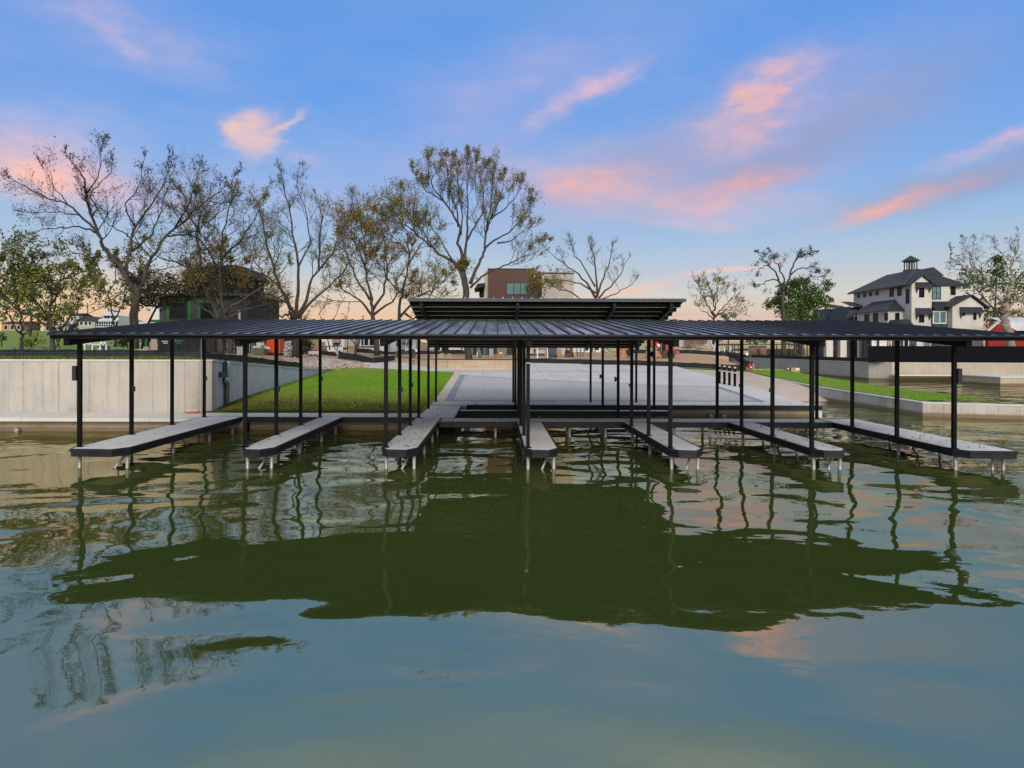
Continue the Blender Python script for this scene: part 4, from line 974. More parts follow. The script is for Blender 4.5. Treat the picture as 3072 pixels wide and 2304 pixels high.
# T3 many stemmed bare tree
Y3 = 62
make_tree('bare_tree', 'many stemmed bare tree right of the orange portable toilet, upright branches', Y3, [
    ([(886, 1075), (887, 1010), (885, 955)], 11, 10, 0),
    ([(885, 960), (862, 900), (840, 860), (820, 800), (800, 740), (790, 680), (775, 620), (800, 560)], 7.5, .9, -2),
    ([(887, 955), (893, 880), (895, 800), (880, 720), (870, 640), (850, 560), (838, 510)], 7, .8, 1),
    ([(890, 955), (920, 900), (930, 850), (955, 810), (960, 720), (965, 650), (950, 590)], 6.5, .9, 2),
    ([(893, 955), (935, 900), (975, 870), (1010, 840), (1040, 800), (1060, 760)], 5.5, .8, -1),
    ([(955, 810), (1000, 760), (1020, 700), (1050, 640), (1060, 590)], 3.5, .7, -2), ([(895, 800), (930, 730), (920, 650), (890, 560), (893, 510)], 3.2, .7, 2),
    ([(840, 860), (790, 820), (760, 780), (740, 720)], 3.5, .8, 2), ([(865, 910), (820, 890), (780, 870), (745, 850)], 3.5, .8, -2),
    ([(872, 940), (845, 950), (810, 930), (800, 900)], 4, .9, -3),
    ], P(886, 1062, Y3), dict(bare, kids=(6, 4, 2), leafp=.22, lsize=.075, dens=1.2, L=2.8), bark, M['leaf_yellow'], seed=33)
# T4 brown leafed tree and its neighbours
make_tree('rust_leaved_tree', 'tree with rusty brown leaves behind the drooping silt fence', 84, [
    ([(1131, 1068), (1128, 1000), (1121, 950), (1112, 910), (1105, 860), (1095, 800), (1090, 730), (1085, 660)], 10, 1, 0),
    ([(1120, 950), (1085, 905), (1050, 880), (1020, 860)], 5, 1, -3), ([(1110, 900), (1065, 830), (1040, 760), (1020, 700)], 4.5, .9, 3),
    ([(1118, 930), (1150, 880), (1160, 800), (1150, 720), (1130, 650)], 5, .9, -3), ([(1120, 945), (1175, 900), (1210, 860), (1240, 830)], 4.5, 1, 2),
    ([(1095, 800), (1060, 720), (1070, 660)], 3, .8, -3),
    ], P(1131, 1066, 84), dict(leafy, lsize=.105, leafp=.55, leaves=6, kids=(6, 5, 2), dens=1.0, L=3.8), bark, M['leaf_rust'], seed=44)
make_tree('olive_leaved_tree', 'sparse olive leaved tree leaning between the rusty tree and the tall central tree', 92, [
    ([(1195, 1040), (1196, 960), (1200, 900), (1215, 850), (1225, 780), (1220, 700), (1180, 640)], 7, 1, 0),
    ([(1200, 950), (1235, 915), (1270, 880), (1310, 860), (1340, 840)], 4.5, 1, -3), ([(1215, 940), (1240, 960), (1280, 900), (1320, 830)], 4, 1, 2),
    ([(1222, 800), (1260, 740), (1280, 690)], 3.5, .8, 3), ([(1222, 760), (1180, 720), (1160, 680)], 3, .8, -3), ([(1205, 880), (1160, 830), (1150, 770)], 3, .8, 3),
    ([(1260, 960), (1245, 920), (1225, 900)], 3.5, 1, 3),
    ], P(1196, 1060, 92), dict(leafy, lsize=.105, leafp=.45, leaves=6, kids=(6, 5, 2), dens=.9, L=3.8), bark, M['leaf_yellow'], seed=45)
# T5 small forked trunk
make_tree('young_tree', 'thin forked young tree left of the white trailer windows', 76, [
    ([(1067, 1068), (1067, 1045), (1060, 1025), (1050, 1000), (1040, 960)], 4, 1, 0), ([(1068, 1045), (1076, 1025), (1085, 1000), (1090, 960)], 2.4, 1, 1)],
    P(1067, 1066, 76), dict(bare, kids=(4, 3), L=1.6, dens=.8), bark, M['leaf_yellow'], seed=46)
# T6 tall central tree
Y6 = 66
make_tree('tall_tree', 'tall vase shaped tree with sparse olive leaves behind the limestone planter wall', Y6, [
    ([(1407, 1082), (1404, 1060), (1403, 1000), (1398, 900), (1394, 850), (1388, 815)], 12, 9.5, 0),
    (B((1445, 1000), (1380, 900), (1300, 860), (1220, 790), (1150, 730), (1080, 670), (1000, 620), (930, 580), (870, 560)), 6.0, .9, -2),
    (B((1440, 970), (1440, 850), (1410, 760), (1420, 650), (1380, 560), (1320, 470), (1250, 420), (1180, 380), (1120, 310), (1085, 220)), 6.5, .8, 1),
    (B((1455, 960), (1462, 820), (1475, 700), (1480, 560), (1478, 420), (1475, 280), (1475, 120)), 6.0, .7, -1),
    (B((1500, 1060), (1530, 980), (1575, 890), (1610, 800), (1610, 690), (1650, 580), (1700, 480), (1735, 380), (1745, 270)), 6.5, .8, 2),
    (B((1500, 1090), (1580, 1010), (1680, 950), (1780, 920), (1870, 870), (1960, 840), (2070, 770)), 4.2, .7, -2),
    (B((1600, 800), (1680, 740), (1780, 690), (1860, 600), (1920, 520), (1940, 430)), 4.0, .7, (1, -1)),
    (B((1475, 740), (1530, 640), (1590, 540), (1600, 420), (1560, 260), (1540, 130)), 3.8, .7, (0, 2)),
    (B((1410, 640), (1400, 500), (1340, 380), (1330, 240), (1320, 160)), 3.2, .7, (0, -2)), (B((1430, 700), (1440, 560), (1420, 420), (1400, 260), (1390, 140)), 3.2, .7, (0, 2)),
    (B((1320, 470), (1230, 360), (1190, 260), (1200, 140)), 2.8, .6, (1, -1)), (B((1220, 790), (1130, 640), (1060, 560), (990, 470), (990, 400)), 3, .7, (-1, -3)),
    (B((1610, 700), (1640, 520), (1660, 400), (1660, 280), (1640, 200)), 3, .7, (1, 3)), (B((1650, 580), (1760, 500), (1840, 420), (1870, 320)), 3, .7, (1, 0)),
    (B((1700, 760), (1800, 750), (1880, 680), (1940, 640)), 2.8, .7, (1, -2)), (B((1380, 900), (1280, 740), (1200, 620), (1130, 580)), 3, .7, (-1, 2)),
    ], P(1407, 1074, Y6), dict(kids=(6, 5, 2), leaf_from=1, leaves=3, leafp=.36, lsize=.08, dens=1.4, L=2.9, up=.34, wob=1.6, t0=.42, t0trunk=.97), bark, M['leaf_yellow'], seed=66)
# T7 fan of bare stems behind the raised roof
make_tree('bare_tree', 'fan shaped bare tree showing above the raised roof right of the brick building', 88, [
    ([(1790, 1050), (1790, 960), (1790, 880), (1788, 830), (1780, 760), (1770, 730)], 7, .8, 0), ([(1790, 900), (1760, 850), (1720, 810), (1680, 780), (1650, 760)], 4.5, .7, -2),
    ([(1790, 890), (1810, 830), (1830, 780), (1835, 735)], 4, .7, 2), ([(1790, 900), (1830, 860), (1860, 820), (1880, 780)], 3.6, .7, -2), ([(1788, 880), (1740, 850), (1690, 840), (1640, 830)], 3.4, .7, 2),
    ([(1785, 860), (1750, 800), (1720, 750), (1715, 725)], 3, .6, -1), ([(1790, 940), (1720, 880), (1660, 860), (1630, 850)], 3.4, .7, -2), ([(1795, 900), (1850, 880), (1890, 860), (1905, 840)], 2.4, .6, 1)],
    P(1790, 1060, 88), dict(bare, kids=(5, 3, 1), leafp=.25, lsize=.1, dens=.75, L=3.0), (M['bark_trunk'], M['bark_dark']), M['leaf_yellow'], seed=77)
# T8 small round tree
make_tree('small_tree', 'small round tree with sparse brown leaves rising behind the dock roof', 100, [
    (C8((560, 1480), (560, 1250), (570, 1080), (560, 960), (540, 840), (520, 720)), 6, .8, 0), (C8((570, 1080), (620, 1000), (690, 930), (760, 860), (800, 800)), 3, .7, -2),
    (C8((560, 1060), (500, 960), (440, 860), (400, 760), (370, 700)), 3, .7, 2), (C8((565, 1000), (590, 880), (600, 760), (590, 660)), 2.6, .7, -2), (C8((590, 1050), (700, 1000), (800, 960), (880, 920)), 2.6, .7, 2), (C8((555, 1100), (480, 1020), (400, 990)), 2.4, .7, 1)],
    P(2142, 1062, 100), dict(leafy, kids=(5, 3, 2), L=2.6, leafp=.3, lsize=.11, dens=.9, up=.12), bark, M['leaf_rust'], seed=88)
# T9 flat topped bare tree
Y9 = 98
r9, l9 = make_tree('bare_tree', 'flat topped bare tree rising out of the dense green tree', Y9, [
    (C8((1390, 1520), (1385, 1300), (1385, 1100), (1385, 950), (1385, 800), (1380, 720)), 8, 5, 0),
    (C8((1385, 760), (1330, 640), (1290, 540), (1210, 450), (1150, 400), (1120, 350), (1080, 320)), 4, .8, -2),
    (C8((1380, 720), (1400, 620), (1350, 520), (1290, 430), (1260, 360), (1230, 300)), 3.4, .8, 2), (C8((1390, 740), (1460, 600), (1500, 460), (1540, 390), (1620, 350), (1700, 300), (1740, 290)), 3.8, .8, -1),
    (C8((1330, 640), (1240, 620), (1150, 660), (1080, 690), (1040, 720)), 2.6, .7, 2), (C8((1470, 570), (1560, 490), (1650, 480), (1760, 490), (1800, 540)), 2.6, .7, 2), (C8((1520, 640), (1640, 620), (1740, 590), (1850, 600), (1900, 560)), 2.2, .7, -2),
    (C8((1540, 390), (1570, 300), (1600, 260)), 2, .6, 1), (C8((1210, 450), (1130, 480), (1080, 540)), 2, .6, 1)],
    P(2352, 1062, Y9), dict(bare, kids=(5, 4, 2), L=1.8, dens=1.1, leafp=.3, lsize=.1, up=.02), (M['bark_trunk'], M['bark_dark']), M['leaf_dark'], seed=99)
def leafcloud(name, label, Y, blobs, trunk, lm, n_per=2600, ls=.22, seed=1, depth=1.0, bm=None, group=None):
    r = random.Random(seed); root = thing(name, label, 'tree', P(trunk[0][0], trunk[0][1], Y), group); tr = MB(); px = Y / F
    tr.tube([P(u, v, Y) for u, v, q in trunk], [q * px for u, v, q in trunk], 7)
    lv = MB()
    for (u, v, ru, rv, k) in blobs:
        c = P(u, v, Y); a, b = ru * px, rv * px
        top = P(trunk[-1][0], trunk[-1][1], Y)
        tr.tube([top, top.lerp(c, .5) + Vector((0, 0, -.2 * a)), c], [trunk[-1][2] * px * .6, .09, .03], 5)
        nc = int(k * 26)
        for i in range(nc):
            d = Vector((r.gauss(0, 1), r.gauss(0, 1), r.gauss(0, 1))).normalized() * r.uniform(.35, 1.0)
            cc = c + Vector((d.x * a, d.y * a * depth, d.z * b)); s = r.uniform(.10, .24) * min(a, b) + .15
            if i % 3 == 0: tr.tube([c.lerp(cc, .15), cc], [.035, .012], 3)
            for j in range(int(n_per / 60)):
                leafquad(lv, cc + Vector((r.gauss(0, s), r.gauss(0, s), r.gauss(0, s * .7))), ls, r)
    tr.build('trunk', bm or M['bark_trunk'], root, True); lv.build('crown', lm, root)
    return root
leafcloud('green_tree', 'dense bright green tree with ragged outline beside the flat topped bare tree', 100, [
    (2400, 880, 55, 45, 2.2), (2370, 930, 45, 36, 1.4), (2440, 900, 45, 40, 1.2), (2420, 945, 40, 26, .9), (2395, 845, 30, 20, .5), (2335, 905, 30, 20, .45), (2310, 915, 18, 12, .2), (2480, 860, 16, 14, .25), (2475, 905, 22, 14, .25), (2350, 870, 20, 16, .2)],
    [(2400, 1062, 7), (2402, 1000, 6), (2405, 930, 5)], M['leaf_green'], 2000, .2, 101)
# T10 white sycamore at the right edge
Y10 = 86
make_tree('sycamore_tree', 'pale barked sycamore with crooked bare limbs in front of the red barn', Y10, [
    (D7((2080, 1290), (2060, 1200), (2040, 1110), (2025, 1000), (2005, 900), (2000, 800)), 12, 10, 0),
    (D7((2005, 830), (1930, 740), (1850, 650), (1820, 570), (1750, 490), (1640, 460), (1560, 440), (1500, 390), (1450, 330), (1425, 240)), 6.5, 1, -2),
    (D7((2010, 800), (2050, 700), (2065, 600), (2075, 480), (2085, 380), (2120, 300), (2150, 200), (2160, 60)), 6.5, .9, 1.5),
    (D7((2020, 900), (2080, 830), (2150, 800), (2230, 795), (2330, 760)), 5, 1, -1), (D7((2065, 620), (2150, 540), (2220, 450), (2300, 380)), 4.4, 1, -1.5),
    (D7((2080, 420), (2040, 340), (1980, 270), (1910, 230), (1880, 170), (1870, 110)), 2.8, .7, 2), (D7((1830, 590), (1770, 520), (1700, 430), (1660, 350), (1620, 270), (1560, 200), (1530, 130)), 3, .7, 2),
    (D7((1700, 480), (1630, 380), (1660, 270), (1690, 170), (1680, 100)), 2.4, .6, -1), (D7((1820, 600), (1700, 560), (1620, 540), (1540, 540)), 2.6, .7, 1), (D7((2120, 300), (2060, 220), (2040, 120)), 2, .6, -1),
    (D7((1600, 440), (1520, 460), (1440, 430)), 1.8, .6, 1), (D7((1480, 310), (1560, 290), (1620, 300)), 1.6, .6, 1)],
    P(3030, 1050, Y10), dict(bare, kids=(5, 3, 2), L=1.8, dens=1.15, leafp=.16, lsize=.08, up=.03, wob=3.5, t0=.4), (M['bark_white'], M['bark_trunk']), M['leaf_dark'], seed=110)
leafcloud('green_tree', 'large loose green tree behind the white sycamore and the red barn', 108, [
    (2930, 850, 60, 50, 1.0), (2990, 830, 55, 55, 1.2), (3050, 880, 60, 60, 1.2), (2950, 920, 60, 40, 1.0), (3010, 950, 60, 36, .9), (2990, 790, 26, 30, .6), (3110, 850, 60, 90, 1.4), (2900, 830, 30, 30, .3), (2965, 975, 34, 26, .6), (3065, 960, 46, 36, .7)],
    [(2990, 1062, 8), (2985, 1000, 7), (2985, 930, 5)], M['leaf_green'], 1300, .23, 102)
# left edge trees
olv = dict(leafy, kids=(5, 3, 2), leaves=4, leafp=.5, lsize=.11, dens=1.1, L=1.9, up=.13)
Z1 = lambda *p: zo(p, 0, 850, 2.88)
make_tree('olive_leaved_tree', 'olive leaved tree with a leaning dark trunk under the corner of the dock roof', 43, [
    (Z1((455, 640), (455, 540), (450, 460), (440, 400), (430, 300), (440, 180), (450, 60), (440, -60)), 9.5, 2, 0),
    (Z1((490, 470), (540, 380), (610, 290), (650, 200), (700, 120), (730, 20)), 5, 1, -1.5), (Z1((455, 480), (490, 470)), 7, 5, (0, 0)),
    (Z1((430, 380), (320, 310), (210, 270), (110, 190), (20, 110), (-60, 60)), 5, 1, -2), (Z1((435, 320), (350, 200), (280, 140), (200, 60), (150, -60)), 4.4, .9, 1.5),
    (Z1((500, 470), (600, 400), (700, 320), (770, 210), (850, 120)), 4, .8, 1.5), (Z1((440, 180), (520, 60), (560, -40), (600, -140)), 3.6, .8, -1), (Z1((445, 100), (380, -40), (330, -140), (300, -220)), 3.4, .8, 1),
    (Z1((430, 300), (480, 200), (490, 100)), 3, .8, 2)],
    P(158, 1047, 43), olv, bark, M['leaf_olive'], seed=120)
make_tree('olive_leaved_tree', 'smaller olive leaved tree at the far left edge with a short forked trunk', 44, [
    (Z1((190, 640), (190, 500), (185, 430), (180, 350), (175, 250), (150, 150), (130, 40)), 7, 1.4, 0), (Z1((188, 440), (140, 400), (110, 330), (70, 260), (20, 200), (-60, 150)), 4, .9, -1.5),
    (Z1((188, 450), (250, 410), (330, 380), (400, 360)), 3.4, .9, 1.5), (Z1((180, 350), (230, 280), (260, 200), (250, 80)), 3, .8, 1.5), (Z1((150, 150), (60, 60), (30, -60), (40, -150)), 3, .8, -1), (Z1((175, 250), (90, 150), (-20, 60), (-80, -40)), 3, .8, 1), (Z1((130, 40), (100, -80), (120, -200)), 2.6, .8, -1)],
    P(66, 1047, 44), dict(olv, leafp=.6), bark, M['leaf_olive'], seed=121)
make_tree('olive_leaved_tree', 'thin olive leaved tree standing just left of the big grey trunk', 52, [
    ([(345, 1040), (350, 990), (342, 960), (335, 920), (325, 880), (300, 830), (290, 780)], 4, 1, 0), ([(342, 960), (365, 920), (380, 880), (370, 830)], 2.6, .8, -1), ([(335, 920), (310, 900), (285, 870), (270, 820)], 2.4, .8, 1), ([(325, 880), (345, 840), (350, 780)], 2.4, .8, -1)],
    P(345, 1044, 52), dict(olv, leafp=.7, L=1.8), bark, M['leaf_olive'], seed=122)
leafcloud('cedar_tree', 'dark spreading cedar behind the big grey trunk, left of the green sheathed house', 60, [
    (500, 850, 70, 34, 1.2), (440, 880, 45, 40, 1.2), (480, 900, 60, 26, 1.0), (540, 870, 60, 22, .9), (430, 815, 26, 26, .4), (400, 900, 26, 20, .4), (590, 845, 50, 22, .6), (640, 815, 60, 24, .7), (690, 850, 46, 24, .5), (620, 880, 50, 16, .4)],
    [(425, 1046, 4), (440, 980, 3.5), (470, 920, 3)], M['leaf_dark'], 1500, .13, 103, bm=M['bark_dark'])
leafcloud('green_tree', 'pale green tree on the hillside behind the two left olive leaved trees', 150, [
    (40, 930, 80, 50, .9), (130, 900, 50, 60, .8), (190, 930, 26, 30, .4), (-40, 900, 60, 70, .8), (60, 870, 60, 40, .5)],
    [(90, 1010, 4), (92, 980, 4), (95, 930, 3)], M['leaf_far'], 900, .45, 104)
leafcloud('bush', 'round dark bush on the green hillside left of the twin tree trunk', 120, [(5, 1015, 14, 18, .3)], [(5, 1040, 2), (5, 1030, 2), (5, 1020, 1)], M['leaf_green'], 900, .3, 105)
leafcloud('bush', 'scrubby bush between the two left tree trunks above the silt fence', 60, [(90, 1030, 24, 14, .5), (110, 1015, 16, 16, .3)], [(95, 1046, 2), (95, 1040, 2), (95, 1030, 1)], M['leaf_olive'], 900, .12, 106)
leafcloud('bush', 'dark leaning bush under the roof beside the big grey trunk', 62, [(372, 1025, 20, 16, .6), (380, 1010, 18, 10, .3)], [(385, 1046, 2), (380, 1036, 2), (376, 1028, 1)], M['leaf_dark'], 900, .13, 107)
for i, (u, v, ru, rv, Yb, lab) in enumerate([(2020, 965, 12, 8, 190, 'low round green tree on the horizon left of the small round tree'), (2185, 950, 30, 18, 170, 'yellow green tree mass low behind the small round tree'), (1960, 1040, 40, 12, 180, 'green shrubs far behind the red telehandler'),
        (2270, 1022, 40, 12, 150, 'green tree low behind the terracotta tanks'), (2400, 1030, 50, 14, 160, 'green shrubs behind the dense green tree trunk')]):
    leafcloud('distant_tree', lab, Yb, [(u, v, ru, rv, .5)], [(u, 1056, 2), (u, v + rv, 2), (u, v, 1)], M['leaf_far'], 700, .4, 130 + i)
# small wild saplings against the horizon, left of the raised roof
make_tree('sapling', 'leafless sapling stems left of the raised rear roof', 80, [([(990, 1050), (975, 980), (960, 940), (985, 890)], 2, .6, 0), ([(985, 1000), (1010, 940), (1030, 900)], 1.6, .6, 1)],
    P(990, 1056, 80), dict(bare, kids=(3, 2), L=1.0, dens=.8, leafp=.3), (M['bark_dark'], M['bark_dark']), M['leaf_dark'], seed=131)

make_tree('sapling', 'single thin leafless sapling stem just left of the rusty leaved tree', 80, [([(1042, 1058), (1042, 1000), (1043, 960), (1045, 915)], 1.6, .5, 0)],
    P(1042, 1056, 80), dict(bare, kids=(3, 2), L=1.0, dens=.8, leafp=.3), (M['bark_dark'], M['bark_dark']), M['leaf_dark'], seed=132)
leafcloud('bush', 'dark green bush behind the white rubbish pile by the orange toilet', 72, [(868, 1022, 26, 16, .7), (850, 1030, 20, 14, .4)], [(868, 1058, 3), (868, 1048, 2), (868, 1035, 1)], M['leaf_green'], 1100, .15, 108)
leafcloud('bush', 'dark shaggy bush right of the many stemmed bare tree trunk', 74, [(912, 1026, 18, 18, .6), (925, 1036, 16, 14, .4)], [(915, 1060, 3), (915, 1048, 2), (915, 1035, 1)], M['leaf_dark'], 1100, .14, 109)

make_tree('olive_leaved_tree', 'slender yellowing tree veiling the corner of the brown boarded building', 88, [([(1604, 1058), (1604, 980), (1602, 920), (1600, 870), (1596, 830)], 3, .7, 0), ([(1603, 960), (1620, 910), (1640, 870), (1650, 840)], 2, .6, -1), ([(1603, 950), (1590, 910), (1582, 880)], 2, .6, 1), ([(1602, 920), (1618, 870), (1622, 835)], 1.8, .6, 1)],
    P(1604, 1058, 88), dict(leafy, kids=(5, 3, 2), L=1.8, dens=1.1, lsize=.1, leafp=.5), (M['bark_trunk'], M['bark_dark']), M['leaf_yellow'], seed=150)
# ============================ BUILDINGS ================================================
def win(parent, face, a0, a1, z0, z1, d, fr=0.08, pane='glass', mull=0, frm='frame_black', dep=0.06, cross=False, transom=False):
    """face 'F': wall facing -Y at y=d, a=x ; face 'L': wall facing -X at x=d, a=y"""
    g = MB(); q = MB()
    def bx(m, p0, p1, za, zb, o0, o1):
        if face == 'F': m.box(p0, p1, d - o1, d - o0, za, zb)
        else: m.box(d - o1, d - o0, p0, p1, za, zb)
    bx(g, a0 - fr, a0, z0 - fr, z1 + fr, 0.003, dep); bx(g, a1, a1 + fr, z0 - fr, z1 + fr, 0.003, dep)
    bx(g, a0, a1, z1, z1 + fr, 0.003, dep); bx(g, a0, a1, z0 - fr, z0, 0.003, dep)
    for k in range(mull):
        c = a0 + (a1 - a0) * (k + 1) / (mull + 1); bx(g, c - fr * .4, c + fr * .4, z0, z1, 0.003, dep - .01)
    if transom: c = (z0 + z1) / 2; bx(g, a0, a1, c - fr * .35, c + fr * .35, 0.003, dep - .012)
    o = g.build('window', M[frm], parent); bx(q, a0, a1, z0, z1, 0.003, 0.02); q.build('pane', M[pane], o)
    return o
def hood(parent, x0, x1, z0, z1, y, out=.7):
    g = MB(); g.extr([(x0, y - .01, z1), (x0, y - out, z0), (x0, y - out, z0 - .1), (x0, y - .01, z1 - .12)], (x1 - x0, 0, 0))
    k = x0 + .1
    while k < x1: g.box(k, k + .03, y - out, y - out + .03, z0, z0 + .03); k += .4
    for x in (x0 + .18, x1 - .26): g.beam((x, y - .03, z0 - .75), (x, y - out + .12, z0 - .08), .1, .1); g.box(x - .05, x + .05, y - .1, y - .01, z0 - .85, z0 - .05)
    return g.build('awning', M['charcoal_seam'], parent)
# --- large cream house on the right ---
H = thing('house', 'large cream three storey house with dark metal roofs and a rooftop cupola', 'house', (62, 105, 2))
Yf = 100.0
hx = lambda u, Y=Yf: PX(u, Y)
hz = lambda u, v, Y=Yf: PZ(u, v, Y)
WX0 = 58.5
def wallbox(name, x0, x1, y0, y1, z0, z1, m): return MB().box(x0, x1, y0, y1, z0, z1).build(name, M[m], H)
wallbox('wall', WX0, 66.5, 102.2, 116.2, 2, 12.55, 'white_siding')          # main block
wallbox('wall', WX0 + .003, hx(2794.5), Yf, 102.3, 2, 12.6, 'white_siding')               # tower
MB().extr([(WX0 + .003, Yf, 12.6), (hx(2794.5), Yf, 12.6), ((WX0 + hx(2794.5)) / 2, Yf, 13.75)], (0, 2.3, 0)).build('gable', M['white_siding'], H)
wallbox('wall', hx(2794.5), hx(2848, 101), 101, 102.3, 2, 12.6, 'white_siding')
g = MB(); a0, a1 = WX0 - .45, hx(2794.5) + .45; ap = (a0 + a1) / 2
for s0, s1 in ((a0, ap), (a1, ap)):
    g.extr([(s0, Yf - .4, 12.45), (s1, Yf - .4, 13.95), (s1, Yf - .4, 13.80), (s0, Yf - .4, 12.28)], (0, 5.2, 0))
g.build('gable_roof', M['charcoal_seam'], H)
# main hip roof
e = [(57.9, 100.9, 12.55), (67.1, 100.9, 12.55), (67.1, 116.8, 12.55), (57.9, 116.8, 12.55)]; r0, r1 = (62.3, 105.3, 15.35), (62.3, 113.0, 15.2)
g = MB(); g.face([e[0], e[1], r0]); g.face([e[1], e[2], r1, r0]); g.face([e[2], e[3], r1]); g.face([e[3], e[0], r0, r1]); g.face([e[0], e[3], e[2], e[1]])
main = g.build('roof', M['charcoal_seam'], H, recalc=True)
g = MB()
for k in range(17):
    t = k / 17; x = e[0][0] + t * 9.2
    zt = min(1, min(x - 57.9, 67.1 - x) / 4.4); g.beam((x, 100.9, 12.58), (x, 100.9 + 4.4 * zt, 12.58 + 2.8 * zt), .05, .06)
for k in range(26):
    y = 101.1 + k * .6; zt = min(1, min(y - 100.9, 116.8 - y) / 4.2); g.beam((57.9, y, 12.58), (57.9 + 4.4 * zt, y, 12.58 + 2.7 * zt), .05, .06)
for c_ in e: g.beam((c_[0], c_[1], c_[2] + .04), ((r0 if c_[1] < 105 else r1)[0], (r0 if c_[1] < 105 else r1)[1], (r0 if c_[1] < 105 else r1)[2] + .04), .14, .08)
g.build('seams', M['elec_dark'], main)
g = MB(); g.box(57.85, 67.15, 100.82, 100.9, 12.38, 12.58).box(57.82, 57.9, 100.82, 116.9, 12.38, 12.58); g.build('gutter', M['frame_black'], main)
g = MB(); g.extr([(62.6, 103.9, 14.3), (65.6, 103.9, 14.2), (64.0, 103.9, 15.45)], (0, 4, 0)); g.build('dormer', M['charcoal_seam'], H, recalc=True)
# cupola
cu = (hx(2737, 108), 108.5)
g = MB(); g.box(cu[0] - .75, cu[0] + .75, cu[1] - .75, cu[1] + .75, 13.9, 15.55)
for sx in (-.6, -.2, .2, .6):
    for sy in (-.6, .6): g.box(cu[0] + sx - .06, cu[0] + sx + .06, cu[1] + sy - .06, cu[1] + sy + .06, 15.55, 16.75)
g.box(cu[0] - .7, cu[0] + .7, cu[1] - .7, cu[1] + .7, 16.7, 16.85)
q = [(cu[0] - 1.0, cu[1] - 1.0, 16.85), (cu[0] + 1.0, cu[1] - 1.0, 16.85), (cu[0] + 1.0, cu[1] + 1.0, 16.85), (cu[0] - 1.0, cu[1] + 1.0, 16.85)]; t_ = (cu[0], cu[1], 17.75)
for i in range(4): g.face([q[i], q[(i + 1) % 4], t_])
g.face(q[::-1]); g.build('cupola', M['frame_black'], H)
# tower windows with awnings
for v0, v1, hz0, hz1 in ((863, 893, 863, 846.5), (944, 968, 944, 924)):
    win(H, 'F', hx(2755.5), hx(2772.5), hz(2764, v1), hz(2764, v0), Yf, .12, frm='white_paint'); hood(H, hx(2744.5), hx(2792), hz(2764, hz0) + .1, hz(2764, hz1), Yf)
win(H, 'F', hx(2797, 101), hx(2820, 101), hz(2808, 896, 101), hz(2808, 861, 101), 101, .1, mull=1, transom=True, pane='glass_teal')
wallbox('wall', hx(2848, 101), 66.5, 101.6, 102.25, 7, 12.5, 'white_siding')
win(H, 'F', hx(2853, 101.6), hx(2864, 101.6), hz(2858, 883, 101.6), hz(2858, 862, 101.6), 101.6, .1, transom=True)
# lower bay: stone wall under a shed roof
wallbox('stone_wall', hx(2794.5), hx(2857), 99.6, 101, 2, 8.95, 'black_stone')
g = MB(); g.extr([(hx(2794.5) + .02, 101, hz(2800, 903)), (hx(2794.5) + .02, 99.2, hz(2800, 928)), (hx(2794.5) + .02, 99.2, hz(2800, 931)), (hx(2794.5) + .02, 101, hz(2800, 906))], (hx(2858) - hx(2794.5), 0, 0))
for k in range(8): x = hx(2797) + k * .4; g.extr([(x, 101, hz(2800, 902)), (x, 99.2, hz(2800, 927)), (x, 99.2, hz(2800, 928)), (x, 101, hz(2800, 903))], (.05, 0, 0))
g.build('shed_roof', M['charcoal_seam'], H)
win(H, 'F', hx(2801, 99.6), hx(2836, 99.6), hz(2818, 968, 99.6), hz(2818, 936, 99.6), 99.6, .16, mull=1, pane='glass_teal', frm='white_paint')
# right gabled wing
gx0, gx1, ga = hx(2857, 98.5), hx(2950, 98.5), hx(2911, 98.5); gz = hz(2911, 919, 98.5); gt = hz(2911, 890, 98.5)
wallbox('wall', gx0, gx1, 98.5, 106, 2, gz, 'white_siding'); MB().extr([(gx0, 98.5, gz), (gx1, 98.5, gz), (ga, 98.5, gt)], (0, 7, 0)).build('gable', M['white_siding'], H, recalc=True)
g = MB()
for s0 in (gx0 - .6, gx1 + .6):
    sl = (gt - gz) / (ga - gx0) if s0 < ga else (gt - gz) / (gx1 - ga); zz = gz - .6 * sl
    g.extr([(s0, 98.0, zz + .1), (ga, 98.0, gt + .12), (ga, 98.0, gt + .3), (s0, 98.0, zz + .28)], (0, 8, 0))
g.build('gable_roof', M['charcoal_seam'], H, recalc=True)
hood(H, hx(2877.5, 98.5), hx(2943.5, 98.5), hz(2910, 937, 98.5), hz(2910, 921, 98.5), 98.5)
win(H, 'F', hx(2885, 98.5), hx(2895, 98.5), hz(2890, 948, 98.5), hz(2890, 938, 98.5), 98.5, .1, frm='white_paint'); win(H, 'F', hx(2918, 98.5), hx(2929, 98.5), hz(2924, 960, 98.5), hz(2924, 937, 98.5), 98.5, .12, frm='white_paint')
# left facade windows (wall facing -x)
for u, v0, v1, wd in ((2675, 869, 889, .9), (2698.5, 865, 886, .9), (2723, 868, 909, .7)):
    y = WX0 * F / (u - U0); win(H, 'L', y - wd / 2, y + wd / 2, PZ(u, v1, y), PZ(u, v0, y), WX0, .08)
for u, v in ((2576, 888), (2594, 886), (2612, 883), (2631, 880)):
    y = WX0 * F / (u - U0); win(H, 'L', y - .35, y + .35, PZ(u, v + 4.5, y), PZ(u, v - 4.5, y), WX0, .07)
